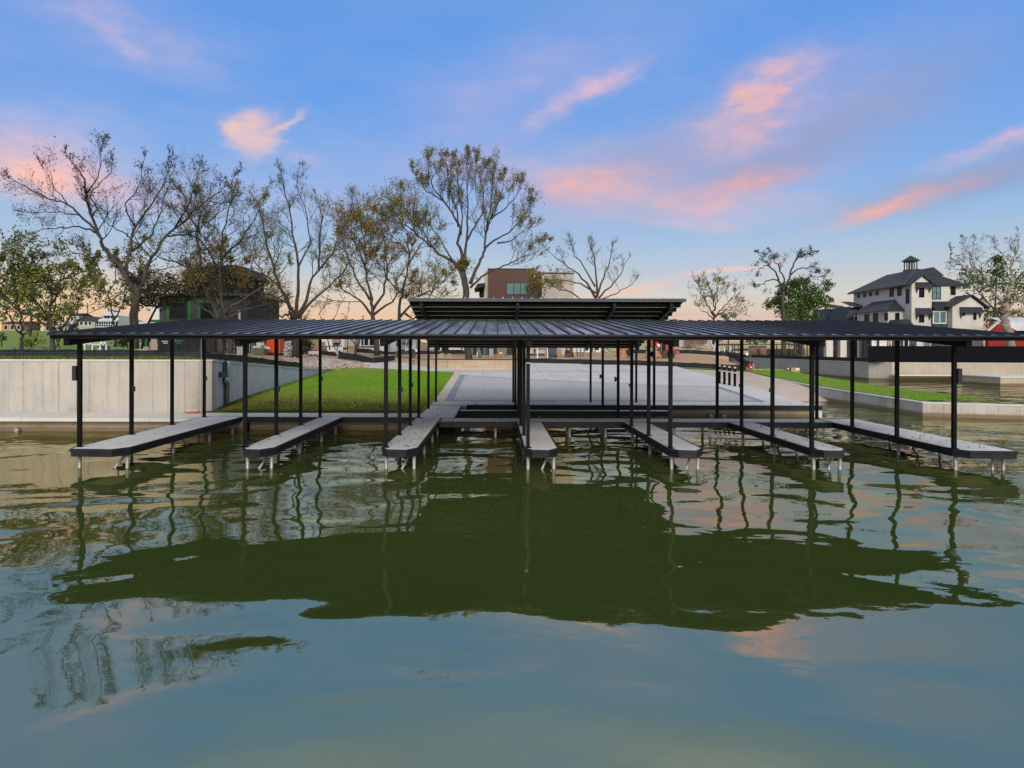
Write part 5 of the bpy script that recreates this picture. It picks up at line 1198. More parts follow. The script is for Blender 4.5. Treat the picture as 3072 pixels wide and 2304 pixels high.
# lower left wing with its hip roof
LX, LY0, LY1, LZ = 56.2, 102.0, 113.0, 8.95
wallbox('wall', LX, WX0, LY0, 110.5, 2, LZ, 'white_panel')
g = MB(); q = [(LX - .5, LY0 - .5, LZ), (WX0 + .2, LY0 - .5, LZ), (WX0 + .2, 110.8, LZ), (LX - .5, 110.8, LZ)]; p0, p1 = (WX0 + .1, LY0 + 2.3, 10.75), (WX0 + .1, 110.6, 10.75)
g.face([q[0], q[1], p0]); g.face([q[3], q[0], p0, p1]); g.face([q[1], q[2], p1, p0]); g.face([q[2], q[3], p1]); g.face(q[::-1]); lr = g.build('lower_roof', M['charcoal_seam'], H, recalc=True)
g = MB(); g.beam((q[0][0], q[0][1], LZ + .04), (p0[0], p0[1], p0[2] + .04), .12, .08)
for k in range(14): y = 102.2 + k * .6; f = min(1, (y - 101.5) / 2.8); g.beam((LX - .5, y, LZ + .03), (LX - .5 + 2.7 * f, y, LZ + .03 + 1.78 * f), .04, .05)
g.build('seams', M['elec_dark'], lr)
win(H, 'F', hx(2684, 102), hx(2698.5, 102), hz(2690, 961, 102), hz(2690, 938, 102), LY0, .12, frm='white_paint')
for u, v0, v1 in ((2658.5, 938, 962), (2627, 941, 964), (2600.5, 944, 966)):
    y = LX * F / (u - U0); win(H, 'L', y - .55, y + .55, PZ(u, v1, y), PZ(u, v0, y), LX, .1, frm='white_paint' if u > 2650 else 'frame_black')
# two black stone bays with clipped gable roofs
for k, (u0, u1, Yb, vt, vr) in enumerate(((2537, 2583, 112.5, 925, 903), (2478, 2519, 119.0, 930, 910))):
    x0, x1 = PX(u0, Yb), PX(u1, Yb); zb = PZ(u0, 962, Yb); zt = PZ(u0, vt, Yb); xm = (x0 + x1) / 2; w_ = x1 - x0
    MB().extr([(x0, Yb, 2), (x1, Yb, 2), (x1, Yb, zb), (x1 - w_ * .22, Yb, zt - .2), (x0 + w_ * .22, Yb, zt - .2), (x0, Yb, zb)], (0, 5, 0)).build('stone_bay', M['black_stone'], H, recalc=True)
    zr_ = PZ(u0, vr, Yb + 2); g = MB()
    for (xa, za, xb, zb2) in ((x0 - .5, zb - .5, x0 + w_ * .22, zt + .1), (x1 + .5, zb - .5, x1 - w_ * .22, zt + .1)):
        g.extr([(xa, Yb - .5, za), (xb, Yb - .5, zb2), (xb, Yb - .5, zb2 + .18), (xa, Yb - .5, za + .18)], (0, 6, 0))
    g.face([(x0 + w_ * .22, Yb - .5, zt + .28), (x1 - w_ * .22, Yb - .5, zt + .28), (x1 - w_ * .1, Yb + 3.5, zr_), (x0 + w_ * .3, Yb + 3.5, zr_)])
    g.face([(x1 - w_ * .22, Yb - .5, zt + .28), (x1 + .5, Yb - .5, zb - .3), (x1 + 2.5, Yb + 3.5, zr_ - .4), (x1 - w_ * .1, Yb + 3.5, zr_)])
    g.build('bay_roof', M['charcoal_seam'], H, recalc=True)
    um = (u0 + u1) / 2 + 8; win(H, 'F', PX(um - 4, Yb), PX(um + 4, Yb), PZ(um, 970, Yb), PZ(um, 949, Yb), Yb, .12, frm='white_paint')
wallbox('wall', PX(2519, 119), PX(2560, 119), 118, 122, 2, PZ(2530, 935, 119), 'white_panel')
# ground floor columns and glimpses beneath the dock roof
g = MB()
for u in (2485, 2527): x = PX(u, 97); g.box(x - .45, x + .45, 96.6, 97.4, 2, 7)
g.box(PX(2470, 97), PX(2600, 97), 96.5, 101, 6.5, 6.9); g.build('porch', M['white_siding'], H)
g = MB()
for u in (2509, 2545, 2553, 2580, 2594, 2612): x = PX(u, 96.3); g.box(x - .06, x + .06, 96.2, 96.35, 2, 6.5)
g.build('porch_posts', M['frame_black'], H)
for u0, u1, p_ in ((2617, 2626, 'white_paint'), (2640, 2660, 'white_paint'), (2663, 2672, 'terracotta'), (2712, 2724, 'glass'), (2752, 2764, 'white_paint'), (2770, 2790, 'glass_teal')):
    win(H, 'F', PX(u0, 99.5), PX(u1, 99.5), 2.4, 5.2, 99.5, .12, pane=p_ if p_ != 'terracotta' else 'tan', frm='white_paint')
wallbox('wall', PX(2610, 99.6), WX0 + .002, 99.6, 102, 2, 6.2, 'black_stone'); wallbox('porch_wall', WX0, hx(2794), 99.55, 99.99, 2, 6.0, 'black_stone')
MB().extr([(PX(2690, 99), 99, 6.7), (PX(2744, 99), 99, 6.7), (PX(2726, 99), 99, 7.6), (PX(2706, 99), 99, 7.6)], (0, 3, 0)).build('porch_roof', M['charcoal_seam'], H, recalc=True)
# --- red barn ---
Bn = thing('barn', 'red barn with white tin roof at the right edge behind the sycamore', 'barn', (70, 93, 2)); x0, x1, xa = PX(2958, 93), PX(3030, 93), PX(2990, 93)
bz = PZ(2990, 990, 93); bt = PZ(2990, 968, 93)
MB().box(x0 + .3, xa, 93, 93.6, 2, bz).box(xa, 82, 93.01, 94.5, 2, bz).extr([(x0 + .3, 92.999, bz), (x1, 92.999, bz), (xa, 92.999, bt)], (0, .6, 0)).build('wall', M['barn_red'], Bn)
g = MB(); g.extr([(x0 - .1, 92.5, bz - .3), (xa, 92.5, bt), (xa, 92.5, bt + .2), (x0 - .1, 92.5, bz - .1)], (0, .45, 0)); g.extr([(xa, 92.5, bt + .2), (xa, 93.6, bt + .2), (xa, 93.6, bt), (xa, 92.5, bt)], (.02, 0, 0))
g.face([(xa, 92.5, bt + .2), (84, 92.5, bt - .1), (84, 94.6, bt + .75), (xa, 94.6, bt + .75)]); g.extr([(xa, 92.45, bt + .2), (84, 92.45, bt - .3), (84, 92.45, bt - .9), (xa + 2.2, 92.45, bz - .1)], (0, .3, 0)); g.build('roof', M['tin_white'], Bn, recalc=True)
win(Bn, 'F', PX(3052, 93), PX(3085, 93), PZ(3050, 1000, 93), PZ(3050, 990, 93), 93, .1)
# --- brick building ---
Bb = thing('brown_building', 'modern building with reddish brown boarded box and three pane window behind the tall central tree', 'building', (2, 95, 2.6)); Yb = 95.0
bz_ = lambda v: PZ(1540, v, Yb)
MB().box(PX(1464, Yb), PX(1599.5, Yb), Yb, Yb + 9, 2.5, bz_(807)).build('wall', M['brown_boards'], Bb)
MB().box(PX(1462, Yb), PX(1601, Yb), Yb - .08, Yb + 9, bz_(807), bz_(805.2)).build('parapet', M['frame_black'], Bb)
MB().box(PX(1452, Yb + 1), PX(1464, Yb), Yb + 1, Yb + 9, 2.5, bz_(811)).build('side_wall', M['cream'], Bb)
g = MB(); g.extr([(PX(1422, Yb), Yb, bz_(868)), (PX(1432, Yb), Yb, bz_(851)), (PX(1455, Yb), Yb, bz_(849)), (PX(1455, Yb), Yb, bz_(858))], (0, 6, 0)); g.box(PX(1436, Yb), PX(1452, Yb), Yb + 2, Yb + 6, bz_(884), bz_(856)); g.build('canopy', M['house_brown'], Bb, recalc=True)
MB().box(PX(1599.5, Yb), PX(1626, Yb), Yb + 1.5, Yb + 9, 2.5, bz_(829)).build('stair_wall', M['charcoal_seam'], Bb)
MB().box(PX(1626, Yb), PX(1722, Yb), Yb + .5, Yb + 9, 2.5, bz_(819)).build('cream_wall', M['cream'], Bb)
MB().box(PX(1624, Yb), PX(1724, Yb), Yb + .3, Yb + 9, bz_(819), bz_(816.5)).build('roof_edge', M['frame_black'], Bb)
MB().box(PX(1630, Yb), PX(1690, Yb), Yb + .42, Yb + .5, bz_(848), bz_(836)).build('band', M['khaki'], Bb)
win(Bb, 'F', PX(1521, Yb), PX(1581, Yb), bz_(882), bz_(850), Yb, .14, mull=2, pane='glass_teal')
# ground floor glimpses
MB().box(PX(1545, 94), PX(1640, 94), 94, 94.9, 2.6, 5).build('base_wall', M['cream'], Bb)
# --- dark green sheathed house, left ---
Hl = thing('unfinished_house', 'unfinished dark house wrapped in green sheathing behind the tangled tree on the left', 'house', (-28, 68, 2.9)); Yl = 68.0
lx = lambda u, Y=Yl: PX(u, Y)
lz = lambda v, u=600, Y=Yl: PZ(u, v, Y)
MB().box(lx(478), lx(742), Yl, Yl + 10, 2.9, lz(888)).build('wall', M['house_grey'], Hl)
MB().box(lx(455, 70), lx(478), Yl + 2, Yl + 9, lz(957), lz(905)).build('side_wall', M['white_paint'], Hl)
MB().box(lx(452, 70), lx(478) - .01, Yl + 1.8, Yl + 9, lz(968), lz(957)).build('sheathing', M['sheath_green'], Hl)
MB().box(lx(430), lx(478), Yl - 1, Yl + 4, lz(974), lz(968)).build('canopy', M['tin_white'], Hl)
MB().box(lx(465), lx(755), Yl - .8, Yl + 10, lz(888), lz(882)).build('eave', M['house_grey'], Hl)
MB().box(lx(545), lx(700), Yl + 2, Yl + 9, lz(882), lz(826)).build('upper_wall', M['house_brown'], Hl)
g = MB(); g.extr([(lx(525), Yl + 1.4, lz(822)), (lx(545), Yl + 1.4, lz(796)), (lx(690), Yl + 1.4, lz(788)), (lx(715), Yl + 1.4, lz(818)), (lx(715), Yl + 1.4, lz(826)), (lx(525), Yl + 1.4, lz(828))], (0, 8, 0)); g.build('roof', M['house_brown'], Hl, recalc=True)
for u0, u1 in ((500, 574), (593, 660)):
    MB().box(lx(u0), lx(u1), Yl - .05, Yl - .002, lz(970), lz(893)).build('sheathing', M['sheath_green'], Hl)
    win(Hl, 'F', lx(u0 + 11), lx(u1 - 14), lz(956), lz(910), Yl - .05, .1, mull=0, pane='glass')
MB().box(lx(716), lx(722), Yl - .1, Yl - .02, lz(960), lz(930)).build('trim', M['white_paint'], Hl)
for u0, u1, m_ in ((434, 442, 'sheath_green'), (416, 429, 'pale_stone'), (429, 446, 'pale_stone'), (448, 452, 'tan'), (453, 473, 'pale_stone')):
    yy_ = Yl - 1.5; t_ = {'sheath_green': 1010, 'tan': 1025}.get(m_, 1010 if u0 > 450 else (1028 if u0 == 416 else 1040))
    MB().box(lx(u0, yy_), lx(u1, yy_), yy_ - (.02 if u0 == 429 else .0), yy_ + 1.4, 2.9, lz(t_, 440, yy_) if t_ != 1010 else 5.2).build('base_panel', M[m_], Hl)
MB().box(lx(425), lx(478), Yl - .3, Yl + 3, 2.9, 5.2).build('ground_wall', M['house_grey'], Hl)
MB().box(lx(645), lx(742), Yl - 3.2, Yl - .2, 2.9, 5.4).build('ground_wall', M['pale_stone'], Hl)
g = MB()
for k in range(15): x = lx(646) + k * .22; g.box(x, x + .07, Yl - 3.36, Yl - 3.22, 2.9, 5.3)
for z in (3.3, 4.0, 4.7): g.box(lx(645), lx(742), Yl - 3.3, Yl - 3.24, z, z + .12)
g.build('framing', M['frame_black'], Hl)
# hillside houses
h1 = thing('hill_house', 'pale blue grey two storey hillside house with a long balcony', 'house', (-150, 255, 8)); Yh = 255.0
qx = lambda u: PX(u, Yh); qz = lambda v, u=280: PZ(u, v, Yh)
MB().box(qx(232), qx(285), Yh, Yh + 12, 6, qz(963)).build('wall', M['pale_stone'], h1)
g = MB(); g.extr([(qx(224), Yh - .5, qz(964)), (qx(292), Yh - .5, qz(964)), (qx(258), Yh - .5, qz(948))], (0, 12, 0)); g.build('gable_roof', M['house_grey'], h1, recalc=True)
MB().box(qx(285), qx(342), Yh + 3, Yh + 12, 6, qz(955)).build('wall', M['white_paint'], h1)
MB().box(qx(292), qx(340), Yh + 3.5, Yh + 12, qz(955), qz(945)).build('upper_wall', M['white_paint'], h1)
g = MB(); g.extr([(qx(286), Yh + 2, qz(946)), (qx(344), Yh + 2, qz(946)), (qx(338), Yh + 7, qz(932)), (qx(292), Yh + 7, qz(932))], (0, .3, 0)); g.extr([(qx(280), Yh + 1, qz(964)), (qx(345), Yh + 1, qz(964)), (qx(340), Yh + 3, qz(957)), (qx(284), Yh + 3, qz(957))], (0, .3, 0)); g.build('roof', M['tin_white'], h1, recalc=True)
MB().box(qx(286), qx(340), Yh + 2.5, Yh + 2.9, qz(979), qz(965)).build('balcony_shade', M['glass'], h1)
g = MB(); g.box(qx(284), qx(342), Yh + .8, Yh + 1.1, qz(974), qz(972.8))
for k in range(9): x = qx(285) + k * .85; g.box(x - .08, x + .08, Yh + .8, Yh + 1, qz(980), qz(963))
g.box(qx(284), qx(342), Yh + .7, Yh + 3, qz(981.5), qz(979.5)); g.build('balcony', M['white_paint'], h1)
for u in (240, 254, 266): win(h1, 'F', qx(u), qx(u + 8), qz(975), qz(966), Yh, .2, frm='white_paint')
for u in (298, 307, 318, 328): win(h1, 'F', qx(u), qx(u + 5), qz(953), qz(948), Yh + 3.5, .15)
for lab, u0, u1, v0, v1, Yq, m1, m2 in (('low white hillside house left of the two storey hillside house', 130, 205, 985, 965, 270, 'pale_stone', 'tin_white'), ('grey roofed hillside house right of the two storey hillside house', 345, 395, 985, 958, 275, 'pale_stone', 'tin_white'), ('tan hillside house behind the far left tree', 5, 70, 990, 962, 265, 'tan', 'house_grey'),
        ('brown roofed hillside house peeping above the two storey hillside house', 205, 236, 975, 938, 300, 'cream', 'house_brown')):
    h = thing('hill_house', lab, 'house', P(u0, v0, Yq)); xa_, xb_ = PX(u0, Yq), PX(u1, Yq); zb, zt = 6.0, PZ(u0, v1 + 8, Yq)
    MB().box(xa_, xb_, Yq, Yq + 10, zb, zt).build('wall', M[m1], h)
    g = MB(); g.extr([(xa_ - .6, Yq - .6, zt), (xa_ - .6, Yq + 10.6, zt), (xa_ - .6, Yq + 5, PZ(u0, v1, Yq))], (xb_ - xa_ + 1.2, 0, 0)); g.build('roof', M[m2], h, recalc=True)
    n_ = int((xb_ - xa_) / 2.4)
    for k in range(n_): x = xa_ + 1 + k * 2.4; win(h, 'F', x, x + 1.1, zt - 2.2, zt - .8, Yq, .12, frm='white_paint')
pv = thing('boat_house', 'white open pavilion with roof deck railing at the foot of the green hill', 'pavilion', P(285, 1046, 140)); Yv = 140.0
vx = lambda u: PX(u, Yv); vz = lambda v: PZ(285, v, Yv)
g = MB(); g.box(vx(247), vx(318), Yv, Yv + 5, vz(1036), vz(1033)); g.build('deck', M['tin_white'], pv)
g = MB(); g.box(vx(247), vx(318), Yv + .1, Yv + .2, vz(1027.6), vz(1026.8))
for k in range(28): x = vx(247) + k * .17 * 1.0; g.box(x, x + .06, Yv + .1, Yv + .18, vz(1033), vz(1027))
for u in (258, 268, 301, 311): g.box(vx(u), vx(u) + .3, Yv, Yv + .3, vz(1036), vz(1024))
g.build('railing', M['white_paint'], pv)
g = MB()
for u in (252, 275, 298, 316): g.box(vx(u), vx(u) + .25, Yv, Yv + .25, 2.5, vz(1036))
g.build('posts', M['white_paint'], pv); MB().box(vx(283), vx(298), Yv + 1, Yv + 4, 2.5, vz(1037)).build('store', M['elec_grey'], pv)
# ============================ CONSTRUCTION YARD =======================================
pt = thing('portable_toilet', 'orange portable toilet with pale roof and dark skid', 'portable toilet', (PX(820, 62), 62, 2.9)); Yt = 62.0
x0, x1 = PX(799, Yt), PX(840, Yt)
MB().box(x0, x1, Yt, Yt + 1.2, 2.98, 4.95).build('cabin', M['orange'], pt)
g = MB(); g.box(x0 + .1, x1 - .1, Yt - .03, Yt, 3.05, 4.85); g.build('door', M['orange'], pt)
MB().extr([(x0 - .05, Yt - .06, 4.95), (x1 + .05, Yt - .06, 4.95), (x1 - .1, Yt - .06, 5.12), (x0 + .1, Yt - .06, 5.12)], (0, 1.3, 0)).build('roof', M['white_paint'], pt, recalc=True)
MB().box(x0 - .1, x1 + .1, Yt - .1, Yt + 1.3, 2.86, 2.98).build('skid', M['frame_black'], pt)
g = MB(); g.box(x0 + .32, x0 + .62, Yt - .045, Yt - .032, 4.28, 4.48); g.build('label', M['white_paint'], pt)
MB().box(x0 + .32, x0 + .62, Yt - .05, Yt - .046, 4.36, 4.40).build('label_print', M['navy'], pt)
def dumpster(name, label, u0, u1, Y, z1, cat='dumpster'):
    d = thing(name, label, cat, (PX(u0, Y), Y, 2.93)); x0, x1 = PX(u0, Y), PX(u1, Y); g = MB()
    g.extr([(x0 + .1, Y, 3.05), (x1 - .1, Y, 3.05), (x1, Y, z1), (x0, Y, z1)], (0, 2.2, 0)); g.build('body', M['dumpster'], d, recalc=True); s = MB()
    k = x0 + .35
    while k < x1 - .2: s.box(k, k + .08, Y - .07, Y + .02, 3.1, z1 - .1); k += .75
    s.box(x0 - .04, x1 + .04, Y - .09, Y + 2.25, z1 - .1, z1 + .0); s.build('ribs', M['frame_black'], d)
    g = MB()
    for xx in (x0 + .4, x1 - .4): g.lathe((xx, Y + .05, 3.02), [(.1, 0), (.1, .12)], 10, axis='Y')
    g.build('roller', M['galv'], d); return d
d1 = dumpster('dumpster', 'black dumpster with two lines of small white print in front of the unfinished house', 471, 513, 58, 4.25)
for z_, wds in ((3.93, .36), (3.78, .24)): MB().box(PX(500, 58) - wds, PX(500, 58) + .12, 57.9, 57.925, z_, z_ + .06).build('print', M['bag_white'], d1)
d2 = dumpster('dumpster', 'long black roll off dumpster marked AAA in green letters', 519, 606, 57, 4.4)
text_mesh('lettering', 'AAA', .36, M['sign_green'], d2, (PX(536, 56.9), 56.9, PZ(536, 1027, 56.9)))
MB().box(PX(529, 56.9), PX(543, 56.9), 56.88, 56.9, PZ(536, 1031.5, 56.9), PZ(536, 1030, 56.9)).build('print', M['sign_green'], d2)
d3 = dumpster('storage_container', 'plain black container between the long dumpster and the twin trunks', 616, 645, 56, 4.5, 'container')
def cabinet(label, u0, u1, v0, v1, Y, m='elec_grey', name='utility_cabinet', cat='cabinet', dep=.6):
    zg = G(PX(u0, Y), Y); c = thing(name, label, cat, (PX(u0, Y), Y, zg)); x0, x1 = PX(u0, Y), PX(u1, Y); zt = PZ(u0, v0, Y)
    MB().box(x0, x1, Y, Y + dep, zg - .05, zt - .04).build('body', M[m], c); MB().box(x0 - .02, x1 + .02, Y - .02, Y + dep + .02, zt - .04, zt).build('lid', M['white_paint'] if m != 'khaki' else M[m], c)
    MB().box(x0 + .05, x1 - .05, Y - .015, Y - .001, max(zg + .1, PZ(u0, v1, Y)), zt - .1).build('door', M[m], c); return c
cabinet('grey electrical cabinet standing above the side wall beside the twin trunks', 711, 730, 1041, 1064, 56)
gt_ = thing('waste_bin', 'sage green bin heaped with white sheeting left of the orange toilet', 'bin', (PX(770, 60), 60, 2.9)); x0, x1 = PX(756, 60), PX(792, 60)
g = MB(); g.extr([(x0 + .05, 60, 2.9), (x1 - .05, 60, 2.9), (x1, 60, 3.42), (x0, 60, 3.42)], (0, 1.2, 0))
for k in range(7): xx = x0 + .1 + k * .14; g.box(xx, xx + .03, 59.97, 60.0, 2.95, 3.4)
g.build('body', M['sage'], gt_, recalc=True)
def heap(g, cx, cy, z0, rx, ry, h, n, r, s=.35):
    for i in range(n):
        a = r.uniform(0, 6.28); q = r.random() ** .6; x, y = cx + math.cos(a) * rx * q, cy + math.sin(a) * ry * q; z = z0 + h * (1 - q) * r.uniform(.5, 1.05); d = Vector((r.gauss(0, 1), r.gauss(0, 1), r.gauss(0, .5))).normalized() * s * r.uniform(.6, 1.4)
        e_ = d.orthogonal().normalized() * s * .6; f_ = d.cross(e_).normalized() * s * .4; c_ = Vector((x, y, z)); g.face([c_ - d - e_, c_ + d - e_ + f_, c_ + d + e_, c_ - d + e_ + f_]); g.face([c_ - d - f_, c_ + d - f_ + e_ * .5, c_ + d + f_, c_ - d + f_])
rh = random.Random(5)
g = MB(); heap(g, (x0 + x1) / 2, 60.6, 3.38, .62, .5, .42, 26, rh, .2); g.build('sheeting', M['bag_white'], gt_)
pl = thing('rubbish_pile', 'heap of crumpled white bags right of the orange toilet', 'rubbish pile', (PX(860, 63), 63, 2.9))
g = MB(); heap(g, PX(860, 63), 63.4, 2.75, .75, .7, 1.35, 170, rh, .22); g.build('bags', M['bag_white'], pl)
# lumber and frames behind
rk = thing('lumber_rack', 'upright boards and studs standing left of the orange toilet', 'lumber', (PX(745, 68), 68, 2.9)); g = MB()
for k in range(26):
    u = 742 + k * 2.2; Y = 66 + (k % 3) * .4; g.box(PX(u, Y), PX(u + (1.2 if k % 4 else 2.2), Y), Y, Y + .1, 2.9, 5.0)
g.box(PX(740, 67), PX(800, 67), 67.6, 67.7, 3.9, 4.05); g.build('boards', M['bark_trunk'], rk)
g = MB()
for k in range(7): u = 748 + k * 7; g.box(PX(u, 65.8), PX(u + 1.4, 65.8), 65.8, 65.85, 2.9, 5.0)
g.build('pale_boards', M['bag_white'], rk)
def shed(name, label, u0, u1, v0, Y, m, cat='building', depth=4, roof='tin_white', v1=None, zbase=None):
    zg = G(PX(u0, Y), Y) if zbase is None else zbase; h = thing(name, label, cat, (PX(u0, Y), Y, zg)); x0, x1 = PX(u0, Y), PX(u1, Y); zt = PZ(u0, v0, Y)
    MB().box(x0, x1, Y, Y + depth, zg - .1, zt).build('wall', M[m], h); MB().box(x0 - .15, x1 + .15, Y - .15, Y + depth + .15, zt, zt + .12).build('roof', M[roof], h); return h
s1 = shed('site_cabin', 'white site cabin with a brown awning left of the thin forked tree', 958, 1034, 1006, 96, 'white_paint', 'cabin')
MB().box(PX(999, 95.9), PX(1022, 95.9), 95.2, 95.9, PZ(1000, 1028, 95.9), PZ(1000, 1018, 95.9)).build('awning', M['terracotta'], s1)
win(s1, 'F', PX(967, 96), PX(971, 96), PZ(968, 1034, 96), PZ(968, 1029, 96), 96, .06); win(s1, 'F', PX(1001, 96), PX(1016, 96), PZ(1000, 1037, 96), PZ(1000, 1030, 96), 96, .08, pane='glass_teal')
MB().box(PX(1036, 95), PX(1066, 95), 95, 98, 2.4, PZ(1040, 1012, 95)).build('annex', M['cream'], s1)
s2 = shed('trailer', 'white trailer with dark screened windows behind the large rusty tree trunk', 1079, 1158, 1013, 92, 'white_paint', 'trailer')
for u0, u1 in ((1084, 1090), (1093, 1105), (1109, 1123), (1140, 1150)): win(s2, 'F', PX(u0, 92), PX(u1, 92), PZ(1100, 1036, 92), PZ(1100, 1018, 92), 92, .08, frm='white_paint')
MB().box(PX(1080, 91.8), PX(1124, 91.8), 91.6, 91.99, PZ(1100, 1040, 92), PZ(1100, 1038.6, 92)).build('ledge', M['frame_black'], s2)
s3 = shed('trailer', 'white trailer house with blue grey windows behind the dark utility cart', 1165, 1248, 1016, 100, 'tin_white', 'trailer')
for u0, u1 in ((1206, 1217), (1221, 1227), (1232, 1238)): win(s3, 'F', PX(u0, 100), PX(u1, 100), PZ(1210, 1035, 100), PZ(1210, 1020, 100), 100, .1, frm='white_paint', pane='glass_teal')
s4 = shed('trailer', 'long white trailer with two dark square panels behind the sand heap', 1288, 1398, 1030, 98, 'white_paint', 'trailer')
for u0, u1 in ((1305, 1313), (1327, 1344)): win(s4, 'F', PX(u0, 98), PX(u1, 98), PZ(1330, 1056, 98), PZ(1330, 1044, 98), 98, .1)
MB().box(PX(1384, 97.8), PX(1387, 97.8), 97.7, 97.8, 2.6, 4.5).box(PX(1393, 97.8), PX(1395, 97.8), 97.7, 97.8, 2.6, 4.5).build('posts', M['frame_black'], s4)
MB().box(PX(1292, 97.9), PX(1303, 97.9), 97.6, 97.99, PZ(1300, 1054, 98), PZ(1300, 1046, 98)).build('hatch', M['terracotta'], s4)
s5 = shed('workshop', 'dark open fronted workshop right of the tall central tree trunk', 1418, 1532, 1028, 90, 'charcoal_seam', 'workshop', 5, 'frame_black')
g = MB()
for u in (1432, 1436, 1452, 1470, 1478): g.box(PX(u, 89.9), PX(u + 2, 89.9), 89.7, 89.9, 2.5, 5)
g.build('columns', M['elec_grey'], s5)
MB().box(PX(1454, 89.8), PX(1464, 89.8), 89.6, 89.85, 2.6, 4.6).build('door', M['metal_blue'], s5)
cabinet('white freezer box under the dark workshop opening', 1468, 1479, 1047, 1056, 86, 'elec_grey', 'storage_box', 'box'); cabinet('khaki equipment box with a white label plate', 1491, 1520, 1042, 1066, 84, 'khaki', 'generator', 'generator', 1.2)
MB().box(PX(1497, 83.9), PX(1507, 83.9), 83.9, 83.98, PZ(1500, 1062, 84), PZ(1500, 1057, 84)).build('label_plate', M['white_paint'], COL.objects['generator'])
for (lab, u, v0, w_, m_) in (('tall pale green gas bottle right of the tall tree trunk', 1440, 1055, 4.2, 'sage'), ('slim white gas bottle beside the pale green bottle', 1431.5, 1057, 1.6, 'bag_white')):
    b_ = thing('gas_bottle', lab, 'gas bottle', P(u, 1069, 80)); q = w_ * 80 / F; zt = PZ(u, v0, 80); zb = G(PX(u, 80), 80)
    MB().lathe((PX(u, 80), 80, zb), [(q, 0), (q, (zt - zb) * .75), (q * .5, (zt - zb) * .92), (q * .3, zt - zb)], 12).build('cylinder', M[m_], b_, True); MB().lathe((PX(u, 80), 80, zt), [(q * .3, 0), (q * .35, .06), (q * .1, .16)], 8).build('valve', M['galv'], b_)
    if w_ > 3:
        for dx in (-1.6, 1.6): pass
def lump(name, label, u0, u1, v0, Y, m, cat, seed, dy=2.5):
    r = random.Random(seed); x0, x1 = PX(u0, Y), PX(u1, Y); zt = PZ(u0, v0, Y); g = MB(); nx, ny = 22, 10
    def zf(x, y):
        s_ = (x - x0) / (x1 - x0) * 2 - 1; q = (y - Y) / dy * 2 - 1; b = max(0, 1 - s_ * s_) * max(0, 1 - q * q)
        return G(x, y) - .05 + (zt - G(x, y)) * b ** .8 * (.8 + .2 * math.sin(x * 3.1 + y) + r.uniform(-.06, .06))
    g.grid([x0 + (x1 - x0) * i / nx for i in range(nx + 1)], [Y + dy * j / ny for j in range(ny + 1)], zf); tag(g.build(name, M[m], smooth=True), label, cat)
lump('sand_heap', 'pointed sand heap in front of the long white trailer', 1308, 1336, 1050, 80, 'tan', 'heap', 1, 2.0)
lump('dirt_heap', 'low rounded dirt heap right of the pointed sand heap', 1332, 1360, 1059, 80, 'tan', 'heap', 2, 2.0)
lump('dirt_heap', 'small dirt heap left of the pointed sand heap', 1296, 1312, 1060, 80, 'tan', 'heap', 3, 2.0)
lump('dirt_heap', 'steep reddish dirt bank between the left trailers', 1222, 1290, 1018, 112, 'terracotta', 'heap', 4, 8)
lump('sand_bank', 'broad pale sand bank behind the red telehandler', 1990, 2190, 1030, 125, 'sand', 'bank', 5, 18)
# rubble slope
r = random.Random(9); g = MB()
for i in range(3200):
    u = r.uniform(905, 1075); v = r.uniform(1084, 1106)
    X = r.uniform(-17.5, -11.0); Y = r.uniform(57, 67)
    if X > -13.6 and Y < topY(X) + .2: continue
    if X > -13.4 and Y > 63.5 + (-11 - X) : continue
    s_ = r.uniform(.05, .2); z = G(X, Y) + s_ * .2
    p_ = [Vector((r.gauss(0, 1), r.gauss(0, 1), r.gauss(0, .7))).normalized() * s_ for _ in range(4)]; c_ = Vector((X, Y, z))
    for a_, b_, d_ in ((0, 1, 2), (0, 2, 3), (0, 3, 1), (1, 3, 2)): g.face([c_ + p_[a_], c_ + p_[b_], c_ + p_[d_]])
tag(g.build('rubble', M['rubble']), 'loose pinkish rubble spilled at the end of the side wall', 'rubble', kind='stuff')
# planter wall of limestone
plr = thing('planter_wall', 'curved limestone block planter wall around the tall central tree', 'planter', (-2, 61, 1.6))
path = [(-8.4, 70), (-8.0, 67), (-7.3, 64.4), (-5.8, 62.2), (-4.0, 61.0), (-1.5, 60.2), (1.0, 59.9), (2.0, 60.6), (2.5, 62.5), (2.6, 69)]
g, c = MB(), MB()
for a, b in zip(path, path[1:]):
    a_, b_ = Vector((*a, 0)), Vector((*b, 0)); d = (b_ - a_).normalized(); n_ = Vector((-d.y, d.x, 0)) * .3
    for G_, z0_, z1_, o in ((g, 1.3, 2.32, 0), (c, 2.32, 2.42, -.1)):
        q = [a_ + n_ * o, b_ + n_ * o, b_ + n_ * (1 - o), a_ + n_ * (1 - o)]
        G_.prism([(p_.x, p_.y) for p_ in q], z0_, z1_)
g.build('wall', M['limestone'], plr); c.build('coping', M['limestone'], plr)
g = MB(); g.face([(x, y, 2.40) for x, y in path][::-1]); so = g.build('soil', M['soil'], plr)
pf = thing('panel_stack', 'reddish stacked wall panels leaning behind the many stemmed tree', 'panels', (PX(935, 82), 82, 2.5)); g = MB()
for k in range(5): g.extr([(PX(918, 82) + k * .35, 82 + k * .1, 2.4), (PX(918, 82) + k * .35 + .9, 82 + k * .1, 2.4), (PX(918, 82) + k * .35 + .7, 82 + k * .1, 4.2 + .1 * (k % 2)), (PX(918, 82) + k * .35 - .2, 82 + k * .1, 4.0)], (0, .06, 0))
g.build('panels', M['terracotta'], pf, recalc=True)
